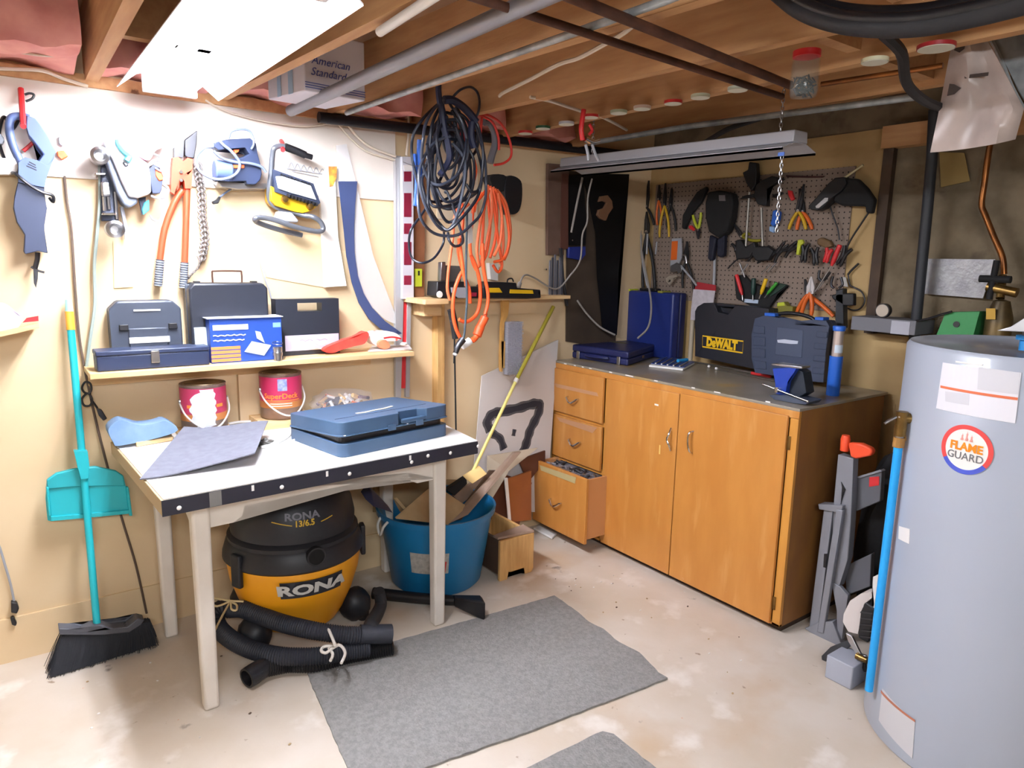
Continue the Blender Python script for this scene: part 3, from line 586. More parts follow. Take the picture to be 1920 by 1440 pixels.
for k in range(9):
    bm = BM()
    a = V((1150+k*42, 850+k*13, 0)); sil(bm, 'Z8', [(a.x, a.y), (a.x+24, a.y+8), (a.x+24, a.y+48), (a.x, a.y+40)], 'A', .14, .06); obj('cooling_fin', bm, M_dsteel, t)
obj('frame', sil(BM(), 'Z8', [(975, 560), (1060, 590), (1460, 730), (1540, 960), (1500, 1000), (1150, 880), (1000, 830), (975, 640)], 'A', .125, .03), M_sawdk, t, bevel=.003)
obj('lens', sil(BM(), 'Z8', [(1010, 640), (1080, 640), (1430, 755), (1500, 930), (1180, 840), (1040, 790)], 'A', .135, .012), mat('lens_glass', 'C4CEDC', .15), t, bevel=.003)
for x, y in ((1105, 920), (1410, 1005)): bm = BM(); cc = at(q('Z8', [(x, y)])[0], .12); lathe(bm, cc, [(0, .02), (.012, .018), (.014, 0)], seg=14, axis=V((0, -1, 0))); obj('thumbscrew', bm, M_brass, t, smooth=True)
obj('bracket', sil(BM(), 'Z8', [(1040, 1060), (1200, 1080), (1280, 1170), (1270, 1200), (1060, 1180), (1010, 1140)], 'A', .11, .04), M_grey, t, bevel=.004)
bm = BM(); wire(bm, 'Z8', [(1070, 220), (1085, 260), (1090, 330)], 'A', [.02, .08, .14], .009); obj('wall_hook', bm, M_red, label='red wall hook carrying the yellow work light', cat='hook', smooth=True)
# white wire rack
bm = BM()
for k in range(6): wire(bm, 'Z8', [(1150+k*75, 560+k*12), (1190+k*75, 480+k*15), (1230+k*75, 560+k*14)], 'A', .02, .0016)
wire(bm, 'Z8', [(1140, 550), (1400, 590), (1640, 630)], 'A', .02, .0018); wire(bm, 'Z8', [(1200, 580), (1520, 650)], 'A', .02, .0018); obj('wire_rack', bm, M_grey, label='small wire rack behind the yellow work light', cat='rack', smooth=True)
# roll of drawings / white bag with red label, plastic sleeve with navy strip
t = T('cardboard_tube', 'white roll with a red and yellow label hanging left of the navy strip', 'roll', (625, 420), .02)
obj('sheet', sil(BM(), 'S2', [(1085, -680), (1150, -680), (1180, -100), (1240, 225), (1080, 235), (1060, -100), (1040, -500)], 'A', .035, .02), mat('roll_white', 'F0ECE4', .6), t, bevel=.004)
obj('label', sil(BM(), 'Z8', [(1640, 525), (1740, 525), (1735, 660), (1690, 760), (1650, 770)], 'A', .038, .002), mat('label_red', 'D84A3C', .5, c2='E8B84A', scale=30), t)
t = T('plastic_sleeve', 'clear plastic sleeve holding a long navy strip that bends down to the shelf', 'packaging', (690, 430), .02)
bm = BM()
_L = [(635, 340), (640, 385), (645, 430), (650, 480), (660, 530), (673, 568), (692, 598), (714, 617), (740, 630)]; _R = [(670, 340), (666, 385), (664, 430), (665, 475), (671, 517), (682, 550), (698, 577), (722, 602), (754, 625)]
obj('strip', sheet(BM(), [[onA(p, .035) for p in _L], [onA(p, .035) for p in _R]], V((0, .006, 0))), mat('navy_strip', '38446A', .5), t)
bm.free()
obj('film', sil(BM(), 'P', [(630, 273), (650, 270), (667, 340), (673, 366), (700, 480), (730, 560), (750, 612), (720, 598), (692, 570), (677, 540), (668, 510), (664, 470), (666, 345), (637, 337)], 'A', .028, .003), M_clear, t)
# paper note
obj('paper_sheet', sil(BM(), 'P', [(212, 452), (246, 448), (250, 538), (214, 540)], 'A', .006, .003), mat('yellow_paper', 'F3E3A0', .7), label='pale yellow paper pinned under the router', cat='paper')
obj('paper_sheet', sil(BM(), 'P', [(480, 440), (600, 440), (605, 470), (652, 470), (648, 540), (612, 540), (500, 520)], 'A', .004, .002), mat('wall_pale_sheet', 'E6CFA4', .7), label='pale sheet on the wall under the work light', cat='paper')

# spirit levels
t = T('spirit_level', 'white aluminium spirit level with dark red windows hanging beside the black cords', 'level', (768, 420), .02)
obj('body', sil(BM(), 'S3', [(180, 765), (295, 765), (300, 2195), (185, 2190)], 'A', .06, .022), mat('level_white', 'DADCE4', .35, .3), t, bevel=.002)
M_wine = mat('wine_red', '7C2036', .3)
for i, (y0, y1) in enumerate([(915, 1015), (1130, 1370), (1435, 1540), (1620, 1850), (1955, 2050)]):
    obj('vial', sil(BM(), 'S3', [(200, y0), (275, y0), (275, y1), (200, y1)], 'A', .0615, .006), M_wine, t, bevel=.001)
obj('hanger', sil(BM(), 'S3', [(195, 850), (285, 850), (285, 905), (200, 905)], 'A', .0625, .006), M_whitep, t)
t = T('spirit_level', 'long grey level with red core standing behind the white one down to the table', 'level', (755, 600), .02)
for k, (a, b) in enumerate((((742, 292), (750, 292)), ((764, 545), (771, 545)))):
    x0 = a[0]; x1 = b[0]
    obj('rail', sil(BM(), 'P', ([(741, 292), (752, 292), (757, 560), (752, 745), (742, 745)] if k == 0 else [(764, 560), (771, 560), (769, 660), (768, 745), (761, 745)]), 'A', .035, .02), mat('rail_grey', 'B4B4B6', .4, .4), t, bevel=.001)
obj('core', sil(BM(), 'P', [(751, 560), (765, 560), (763, 728), (751, 728)], 'A', .028, .012), M_red, t)
t = T('wooden_batten', 'brown wooden batten with a yellow level hanging behind the white spirit level', 'batten', (787, 420), .01)
obj('board', sil(BM(), 'P', [(776, 292), (797, 292), (796, 560), (778, 558)], 'A', .03, .02), mat('brown_batten', '8C5A38', .65, c2='7A4A2C', scale=9), t, bevel=.002)
t = T('pocket_level', 'small yellow pocket level on the brown batten', 'level', (785, 520), .03)
obj('body', sil(BM(), 'W1', [(130, 165), (218, 165), (215, 395), (130, 395)], 'A', .045, .014), M_lime, t, bevel=.002)
obj('vial', sil(BM(), 'W1', [(165, 190), (185, 190), (185, 250), (165, 250)], 'A', .047, .004), M_black, t)

# ================================================================== LEFT SHELF AND ITS THINGS
SZ, SF = 1.082, 2.76                # shelf top height, front edge
sx0, sx1 = ZP((165, 692), SZ).x, 1.50
sh = thing('wall_shelf', 'long pine wall shelf over the white table', 'shelf', ((sx0+sx1)/2, 2.87, SZ-.02))
e0, e1 = YP((168, 700), SF), YP((777, 658), SF)
bm = BX(e0.x, e1.x, SF, YW, SZ-.020, SZ); obj('board', bm, M_pine, sh, bevel=.002)
bm = BX(e0.x+.01, e1.x-.12, YW-.022, YW, SZ-.075, SZ-.020); obj('cleat', bm, M_pine, sh, bevel=.002)
a = YP((468, 710), 2.95); bm = BX(a.x-.045, a.x+.045, YW-.03, YW-.001, .76, SZ-.075); obj('upright', bm, M_ply, sh)
def shelf_pt(p, z=SZ): return ZP(p, z)
def up_box(p0, p1, y, z0, z1, d):      # upright box standing on z0: left/right sight points at plane y
    return YP(p0, y).x, YP(p1, y).x
M_case = mat('case_grey_black', '363C48', .45)
# black flat case leaning, brand emblem is a white blurred strip
def upright_case(name, lb, pL, pR, y, z0, z1, d, m, lean=.0, cut=.03, **k):
    x0 = YP(pL, y).x; x1 = YP(pR, y).x; t = thing(name, lb, k.get('cat', 'tool case'), ((x0+x1)/2, y+d/2, z0))
    def oc(yy, s=0): return [(x0+s, yy, z0+.004), (x1-s, yy, z0+.004), (x1-s, yy+lean, z1-cut), (x1-s-cut, yy+lean, z1), (x0+s+cut, yy+lean, z1), (x0+s, yy+lean, z1-cut)]
    bm = prism(BM(), oc(y), (0, d*.48, 0)); obj('shell', bm, m, t, bevel=.007, seg=3)
    bm = prism(BM(), oc(y+d*.52), (0, d*.48, 0)); obj('shell', bm, m, t, bevel=.007, seg=3)
    return t, x0, x1
zt = YP((300, 563), 2.90).z
t, x0, x1 = upright_case('tool_case', 'flat black tool case with a white logo strip standing on the shelf', (205, 600), (341, 600), 2.895, SZ, zt, .07, M_case)
def panel(bm, x0, x1, z0, z1, y, d=.003): return box(bm, x0, x1, y-d, y+.001, z0, z1)
W_ = x1-x0; H_ = zt-SZ
obj('raised_panel', BX(x0+W_*.24, x1-W_*.22, 2.888, 2.897, SZ+H_*.28, SZ+H_*.58), M_case, t, bevel=.004)
bm = BM(); panel(bm, x0+W_*.24, x1-W_*.2, SZ+H_*.35, SZ+H_*.44, 2.888); panel(bm, x0+W_*.28, x1-W_*.22, SZ+H_*.23, SZ+H_*.255, 2.894); panel(bm, x0+W_*.33, x1-W_*.3, SZ+H_*.84, SZ+H_*.865, 2.894)
obj('logo', bm, M_whitep, t, label='white logo strips', kind='stuff')
for s in (.12, .8): obj('latch', BX(x0+W_*s, x0+W_*s+.03, 2.886, 2.896, SZ+H_*.55, SZ+H_*.64), M_black, t, bevel=.002)
# navy steel box
zt2 = SZ+.072; a = ZP((182, 690), SZ); b = ZP((393, 676), SZ)
t = thing('steel_tool_box', 'long low navy steel tool box at the left end of the shelf', 'tool box', ((a.x+b.x)/2, 2.83, SZ))
yb = 2.785; a, b = YP((182, 690), yb), YP((393, 677), yb)
obj('body', BX(a.x, b.x, yb, yb+.10, SZ+.001, SZ+.055), M_navy, t, bevel=.004)
obj('lid', BX(a.x-.002, b.x+.002, yb-.003, yb+.102, SZ+.055, SZ+.072), M_navy, t, bevel=.004)
xm = (a.x+b.x)/2
obj('latch', BX(xm-.014, xm+.014, yb-.009, yb-.001, SZ+.022, SZ+.066), M_steel, t, bevel=.002)
# black case with top wire handle
zt = YP((430, 530), 2.90).z
t, x0, x1 = upright_case('tool_case', 'black case with wire carry handle on top standing behind the blue box', (355, 560), (503, 560), 2.86, SZ+.0, zt, .11, mat('case_black', '22252E', .4), cut=.02)
bm = BM(); hz = zt; c = (x0+x1)/2+.005; tube(bm, [(c-.055, 2.905, hz-.002), (c-.055, 2.905, hz+.038), (c-.045, 2.905, hz+.045), (c+.045, 2.905, hz+.045), (c+.055, 2.905, hz+.038), (c+.055, 2.905, hz-.002)], .0035, seg=8, smooth=3); obj('handle', bm, mat('brown_wire', '4C3026', .4, .4), t, smooth=True)
obj('rim', BX(x0-.002, x1+.002, 2.91, 2.918, SZ+.01, zt-.006), M_case, t, bevel=.003)
for xx in (x0+.03, x1-.05): obj('latch', BX(xx, xx+.02, 2.895, 2.93, zt-.002, zt+.006), M_black, t, bevel=.001)
bm = BM(); wire(bm, 'S2', [(585, 0), (605, 80), (630, 180), (660, 260), (680, 340), (690, 400)], 'A', .04, .003); obj('power_cord', bm, M_grey, label='thin grey cord hanging between the two cases on the shelf', cat='cord', smooth=True)
# black case with cut-out handle and paper
zt = YP((570, 560), 2.90).z
x0 = YP((518, 600), 2.88).x; x1 = YP((636, 600), 2.88).x
t = thing('tool_case', 'black case with cut out handle and a paper label standing on the shelf', 'tool case', ((x0+x1)/2, 2.9, SZ))
W_ = x1-x0; H_ = zt-SZ
def frame_case(bm, x0, x1, y0, y1, z0, z1, hx0, hx1, hz0, hz1):
    box(bm, x0, x1, y0, y1, z0, hz0); box(bm, x0, hx0, y0, y1, hz0, z1); box(bm, hx1, x1, y0, y1, hz0, z1); box(bm, hx0, hx1, y0, y1, hz1, z1); return bm
obj('shell', frame_case(BM(), x0, x1, 2.88, 2.94, SZ+.001, zt, x0+W_*.33, x0+W_*.72, zt-H_*.22, zt-H_*.07), bpy.data.materials['case_black'], t)
obj('paper_label', BX(x0+W_*.12, x1-W_*.02, 2.877, 2.8795, SZ+.02, SZ+.085), mat('label_lilac', 'C4BCD0', .6), t)
bm = BM()
tube(bm, [(x0+W_*(.35+.04*k), 2.8768, SZ+.062+.003*math.sin(k*2.1)) for k in range(12)], .0006, seg=4, smooth=3)
obj('handwriting', bm, M_navy, t, label='faint handwriting')
# blue cardboard box of the sander
yb = 2.80; a, b = YP((396, 670), yb), YP((530, 660), yb); zt = YP((460, 596), yb).z
t = thing('cardboard_box', 'blue tool box carton with white lettering and orange table on the shelf', 'box', ((a.x+b.x)/2, yb+.04, SZ))
M_bb = mat('carton_blue', '1E4496', .5)
obj('body', BX(a.x, b.x, yb, yb+.09, SZ+.001, zt), M_bb, t, bevel=.002)
L_ = b.x-a.x; Hh = zt-SZ
bm = BM(); box(bm, a.x-.01, b.x+.004, yb-.01, yb+.09, zt, zt+.003); obj('flap', bm, mat('carton_grey', 'C4C6D4', .7), t)
obj('logo', BX(a.x+L_*.04, a.x+L_*.52, yb-.002, yb, SZ+Hh*.74, SZ+Hh*.86), M_whitep, t, bevel=.0008, label='white logo')
bm = BM()
for zz, ww in ((.62, .44), (.51, .42)): tube(bm, [(a.x+L_*(.04+ww*k/14), yb-.0005, SZ+Hh*(zz+.012*math.sin(k*2.3))) for k in range(15)], .0022, seg=5, smooth=2)
obj('lettering', bm, M_whitep, t, label='two blurred white lines of lettering', kind='stuff')
bm = BM()
for k in range(4): box(bm, a.x+.001, a.x+L_*.40, yb-.001, yb, SZ+.006+k*.0155, SZ+.0175+k*.0155)
obj('table_print', bm, mat('print_orange', 'F08A4A', .6), t, label='orange printed table', kind='stuff')
bm = BM(); sx = a.x+L_*.56
slab(bm, [(sx-.03, yb-.001, SZ+.04), (sx+.045, yb-.001, SZ+.02), (sx+.075, yb-.001, SZ+.06), (sx+.0, yb-.001, SZ+.08)], (0, -.002, 0)); slab(bm, [(sx+.02, yb-.001, SZ+.09), (sx+.05, yb-.001, SZ+.07), (sx+.035, yb-.001, SZ+.115), (sx+.015, yb-.001, SZ+.12)], (0, -.002, 0))
obj('picture', bm, mat('print_grey', 'B4BECC', .5), t, label='printed picture of the tool', kind='stuff')
obj('badge', BX(b.x-.035, b.x-.004, yb-.001, yb, SZ+Hh*.76, SZ+Hh*.87), mat('badge', '7FA8E0', .5), t)
obj('small_box', BX(YP((366, 640), 2.85).x, YP((397, 640), 2.85).x, 2.85, 2.90, SZ+.001, YP((380, 614), 2.85).z), mat('pale_blue_card', 'CBD8E0', .6), label='pale blue card box left of the blue carton', cat='box', bevel=.002)
# metal canister, spoon-like tool, blue pack, gloves, papers
c = YP((520, 645), 2.775); r = .0155
t = thing('socket_stack', 'stack of steel sockets on the shelf in front of the blue carton', 'sockets', (c.x, 2.775, SZ))
bm = BM(); lathe(bm, (c.x, 2.775, SZ), [(0, 0), (.016, 0), (.016, .02), (.019, .02), (.019, .032), (.016, .032), (.018, .036), (.018, .055), (0, .055)], seg=24); obj('socket', bm, M_steel, t, smooth=True)
bm = BM(); tube(bm, [(c.x+.02*math.cos(k/16*6.283), 2.775+.02*math.sin(k/16*6.283), SZ+.07+.004*math.sin(k/16*6.283)) for k in range(16)], .0015, seg=5, closed=True, smooth=1); obj('ring', bm, M_steel, t, smooth=True)
bm = BM(); a = ZP((462, 668), SZ+.004); tube(bm, [ZP((462, 668), SZ+.01), ZP((480, 662), SZ+.012), ZP((498, 650), SZ+.03)], (.010, .003), seg=8); obj('putty_knife', bm, M_whitep, label='small white scraper lying in front of the blue carton', cat='tool', smooth=True)
t = thing('blister_pack', 'blue and orange blister pack lying at the front of the shelf', 'packet', ZP((570, 652), SZ))
Q_ = [ZP(p, SZ+.004) for p in [(535, 642), (566, 664), (609, 661), (590, 645)]]
obj('tray', slab(BM(), Q_, (0, 0, .018)), mat('pack_blue', '2A86DA', .35), t, bevel=.004)
Q2 = [ZP(p, SZ+.023) for p in [(550, 645), (572, 655), (603, 655), (588, 643)]]
obj('card', slab(BM(), Q2, (0, 0, .002)), mat('pack_orange', 'F0A070', .5, c2='D8DCF0', scale=25), t)
def blob(bm, c, rx, ry, rz_, seed=0, amp=.15, sub=3):
    g = bmesh.ops.create_icosphere(bm, subdivisions=sub, radius=1); vs = g['verts']
    for v in vs:
        d = v.co.copy(); n = 1+amp*(math.sin(d.x*4+seed)*math.cos(d.y*5+seed*2)+.5*math.sin(d.z*9+d.x*7+seed)+.25*math.sin(d.y*17+d.x*13+seed))
        v.co = V((c[0]+d.x*rx*n, c[1]+d.y*ry*n, c[2]+d.z*rz_*n))
    return bm
M_rglove = mat('red_cloth', 'DC4A3C', .8, c2='C83C34', scale=30, bump=.4, bscale=50)
bm = sil(BM(), 'P', [(612, 652), (640, 640), (668, 632), (686, 622), (692, 628), (684, 644), (665, 649), (640, 656), (625, 662), (610, 660)], 'A', .14, .05, rnd=3)
obj('red_rag', bm, M_rglove, label='red rag lying on the right half of the shelf', cat='rag', bevel=.008, seg=3)
t = thing('work_glove', 'white and red work glove lying at the right end of the shelf', 'glove', ZP((728, 650), SZ))
g0 = ZP((728, 640), SZ+.015)
bm = sil(BM(), 'P', [(694, 630), (706, 622), (738, 623), (752, 634), (740, 640), (726, 640), (722, 650), (706, 648), (696, 640)], 'A', .13, .06, rnd=3); obj('palm', bm, mat('glove_white', 'EDE4E0', .8, c2='E0705C', scale=22, ramp=(.55, .6)), t, bevel=.009, seg=3)
bm = sil(BM(), 'P', [(712, 640), (724, 638), (732, 650), (720, 655), (710, 648)], 'A', .15, .03, rnd=3); obj('thumb', bm, mat('glove_orange', 'EE8A66', .8), t, bevel=.006, seg=3)
bm = BM(); tube(bm, [YP((720, 634), 2.825), YP((736, 632), 2.825), YP((752, 635), 2.825)], .004, seg=6); obj('cuff', bm, M_red, t, smooth=True)
obj('paper_stack', slab(BM(), [ZP(p, SZ+.0015) for p in [(690, 660), (772, 656), (764, 646), (700, 648)]], (0, 0, .006)), mat('paper_mixed', 'C8C0BE', .6, c2='E8E2E0', scale=18), label='papers under the work glove at the right end of the shelf', cat='paper')
bm = BM(); blob(bm, YP((757, 645), 2.80), .016, .012, .008, 2); obj('ear_plug_case', bm, M_paper, label='small white lump at the right end of the shelf', cat='cap', smooth=True)
bm = BM(); c0 = YP((594, 640), 2.83); tube(bm, [YP((588, 637), 2.84), YP((600, 645), 2.83), YP((612, 642), 2.83)], .007, seg=8); obj('white_fitting', bm, M_paper, label='small white fitting beside the red rag', cat='fitting', smooth=True)

# ================================================================== WHITE TABLE
tb = thing('work_table', 'white topped table with black front edge standing against the plywood wall', 'table', (.92, 2.6, 0))
TZ = .80
q4 = [ZP((302, 939), TZ), ZP((895, 827.5), TZ), V((1.520, 2.965, TZ)), V((.285, 2.91, TZ))]
q4 = [p-UZ*.048 for p in q4]
obj('tabletop', slab(BM(), q4, (0, 0, .048)), mat('table_core', 'B9A582', .7), tb, bevel=.002)
obj('top_sheet', slab(BM(), [p+V((0, 0, .0485)) for p in [q4[0]+V((.006, .002, 0)), q4[1], q4[2], q4[3]+V((.006, 0, 0))]], (0, 0, .003)), mat('table_white', 'F4F2F0', .35), tb, label='white laminate top')
dv = (q4[1]-q4[0]).normalized(); nf = dv.cross(UZ)
obj('edge_strip', slab(BM(), [q4[0], q4[1], q4[1]+nf*.004, q4[0]+nf*.004], (0, 0, .048)), mat('edge_black', '1E1E2A', .5), tb, label='black painted front edge')
obj('edge_patch', slab(BM(), [q4[0]+dv*.13+nf*.0042+UZ*.001, q4[0]+dv*.165+nf*.0042+UZ*.001, q4[0]+dv*.165+nf*.0050+UZ*.001, q4[0]+dv*.13+nf*.0050+UZ*.001], (0, 0, .046)), mat('edge_dusty', '6E6C68', .7), tb, label='dusty grey patch on the edge')
for k, (s, h) in enumerate([(.045, .018), (.35, .02), (.585, .02), (.83, .018), (.90, .03), (1.00, .024), (1.13, .03)]):
    bm = BM(); c = q4[0]+dv*s+nf*.005+UZ*h; lathe(bm, c, [(0, .002), (.006, .001), (.007, 0)], seg=12, axis=nf); obj('screw_head', bm, M_whitep, tb, smooth=True)
for k, s in enumerate([.255, .50, .82]):
    c = q4[0]+dv*s+nf*.0045+UZ*.026; obj('paint_chip', slab(BM(), [c, c+dv*.008, c+dv*.008+nf*.001, c+nf*.001], (0, 0, .018)), M_whitep, tb, label='white paint chip')
LEG = [(.452, 2.29), (1.352, 2.335), (.432, 2.85), (1.40, 2.90)]
M_leg = mat('table_leg_white', 'E4DED6', .5, c2='D8D0C6', scale=6)
for i, (x, y) in enumerate(LEG):
    bm = BM(); w0, w1 = .0285, .024
    hexa(bm, [(x-w1, y-w1, 0), (x+w1, y-w1, 0), (x+w1, y+w1, 0), (x-w1, y+w1, 0), (x-w0, y-w0, .72), (x+w0, y-w0, .72), (x+w0, y+w0, .752), (x-w0, y+w0, .752)])
    obj('leg', bm, M_leg, tb, bevel=.010, seg=3)
def apron(a, b, dn):
    a = V((*a, 0)); b = V((*b, 0)); d = (b-a); L_ = d.length; d.normalize(); n = d.cross(UZ)
    pts = [(0, .752), (L_, .752), (L_, dn-.05), (L_-.10, dn-.05), (L_-.13, dn-.035), (L_-.14, dn), (.14, dn), (.13, dn-.035), (.10, dn-.05), (0, dn-.05)]
    return prism(BM(), [a+d*s+UZ*z-n*.010 for s, z in pts], n*.02)
obj('apron', apron(LEG[0], LEG[1], .680), M_leg, tb); obj('apron', apron(LEG[2], LEG[0], .680), M_leg, tb); obj('apron', apron(LEG[3], LEG[2], .680), M_leg, tb); obj('apron', apron(LEG[1], LEG[3], .680), M_leg, tb)
# --- on the table
TT = TZ+.004
M_case2 = mat('case_blue', '3A5470', .45, c2='344C66', scale=6)
# big blue case, lid ajar
fl, fr, bl_ = ZP((640, 860), TT), ZP((842, 816), TT), ZP((548, 824), TT)
ux = (fr-fl); Lx = ux.length; ux.normalize(); uy = UZ.cross(ux); Ly = .37
bc = thing('tool_case', 'large blue plastic tool case lying on the table with its lid ajar', 'tool case', fl+ux*Lx/2+uy*Ly/2)
def rounded(c0, ux, uy, lx, ly, r, n=4, notch=None):
    P = []
    for cx_, cy_, a0 in ((r, r, 180), (lx-r, r, 270), (lx-r, ly-r, 0), (r, ly-r, 90)):
        for k in range(n+1):
            a = math.radians(a0+90*k/n); P.append(c0+ux*(cx_+r*math.cos(a))+uy*(cy_+r*math.sin(a)))
        if notch and a0 == 180:
            for s, dpt in notch: P.append(c0+ux*s+uy*dpt)
    return P
nt_ = [(Lx*.50, 0), (Lx*.54, .030), (Lx*.72, .030), (Lx*.77, 0)]
obj('base_shell', prism(BM(), rounded(fl, ux, uy, Lx, Ly, .03), UZ*.048), M_case2, bc, bevel=.006, seg=3)
tl = (UZ*1+uy*.0); lidn = (uy*math.cos(.07)-UZ*math.sin(.07)); lz = fl+UZ*.084
obj('lid_shell', prism(BM(), rounded(lz+UZ*-.008, ux, lidn, Lx, Ly, .03, notch=nt_), UZ*.05), M_case2, bc, bevel=.010, seg=3)
obj('seal', prism(BM(), rounded(fl+UZ*.046+ux*.012+uy*.02, ux, uy, Lx-.024, Ly-.03, .03), UZ*.02), M_black, bc)
obj('rim', prism(BM(), rounded(lz-UZ*.010-ux*.003-lidn*.003, ux, lidn, Lx+.006, Ly+.006, .03), UZ*.006), M_case2, bc, bevel=.002)
c = lz+UZ*.0425+ux*Lx*.30+lidn*Ly*.24
pts = [c+ux*a+lidn*b for a, b in ((0, .03), (.03, .022), (.08, .035), (.13, .036), (.18, .055), (.182, .07), (.13, .052), (.08, .048), (.03, .038), (.0, .045))]
obj('tape', prism(BM(), pts, UZ*.0015), mat('masking_tape', 'D8CDB4', .7), bc, label='strip of masking tape')
bm = BM(); tube(bm, [lz+UZ*.0425+ux*.03+lidn*.085, lz+UZ*.0425+ux*(Lx-.05)+lidn*.085], .0008, seg=4, smooth=1); obj('crease', bm, M_navy, bc)
obj('handle', prism(BM(), [lz+UZ*.002+ux*(Lx*.52)-uy*.004, lz+UZ*.002+ux*(Lx*.76)-uy*.004, lz+UZ*.002+ux*(Lx*.74)+uy*.014, lz+UZ*.002+ux*(Lx*.54)+uy*.014], UZ*.012), M_case2, bc, bevel=.003)
for s in (.40, .66): c = lz-UZ*.018+ux*Lx*s; obj('latch', slab(BM(), [c, c+ux*.035, c+ux*.035-uy*.006, c-uy*.006], UZ*.022), M_case2, bc, bevel=.002)
for s in (.03, .58): bm = BM(); c = lz-UZ*.004+ux*Lx*s-uy*.002; blob(bm, c, .005, .002, .002, 0, 0, 1); obj('paint_fleck', bm, M_whitep, bc)
# grey sanding sheet, curling up
C = [ZP((262, 901), TT+.001), ZP((345, 802), TT+.045), ZP((503, 792), TT+.055), ZP((478, 850), TT+.045)]
rows = []
for i in range(9):
    u = i/8; a = C[0].lerp(C[1], u); b = C[3].lerp(C[2], u); r_ = []
    for j in range(13):
        v = j/12; p = a.lerp(b, v); p = V((p.x, p.y, TT+.0015+(a.z-TT)*(1-v)**.7+(b.z-TT)*max(0, (v-.15)/.85)**1.5+.004*math.sin(u*5+v*4)*v)); r_.append(p)
    rows.append(r_)
obj('sanding_sheet', sheet(BM(), rows, UZ*.0035), mat('sheet_grey', '63646E', .9, c2='5B5C66', scale=40), label='large curled grey rubber sheet lying on the left half of the table', cat='sheet', smooth=True)
# blue rag and wood piece at left back
bm = BM()
pts = [YP(p, 2.77) for p in [(203, 806), (222, 789), (240, 791), (262, 797), (290, 794), (312, 789), (334, 806), (300, 820), (225, 836), (213, 830)]]
obj('blue_rag', prism(BM(), smoothpts(pts, 3, True), UY*.08), mat('rag_blue', '7C98B8', .85, c2='6C8AAE', scale=14, bump=.5, bscale=30), label='folded pale blue rag at the back left corner of the table', cat='rag', bevel=.012, seg=3)
obj('wood_scrap', slab(BM(), [ZP(p, TT+.001) for p in [(256, 838), (325, 826), (318, 816), (253, 828)]], UZ*.016), M_pine, label='small pine scrap lying in front of the blue rag', cat='wood scrap', bevel=.002)
cable('power_cord', 'white flat cord looped on the table behind the blue case', [ZP(p, TT+.006) for p in q('U5', [(1250, 480), (1350, 462), (1480, 455), (1600, 440), (1700, 390), (1820, 375), (1900, 385), (1940, 420), (1920, 480), (1850, 560), (1780, 620), (1650, 680), (1560, 700)])], .006, M_whitep, 'cord')
bm = BM(); blob(bm, ZP((495, 830), TT+.012)+V((0, 0, .0)), .03, .022, .012, 4, .3); obj('sanding_scraps', bm, mat('scrap_dark', '55534F', .9), label='small dark sandpaper scraps beside the curled grey sheet', cat='scraps', kind='stuff')
cable('flat_wire', 'white wire lying flat under the blue case on the table', [ZP(p, TT+.004) for p in [(500, 842), (530, 832), (560, 822)]], .004, M_whitep, 'cord')
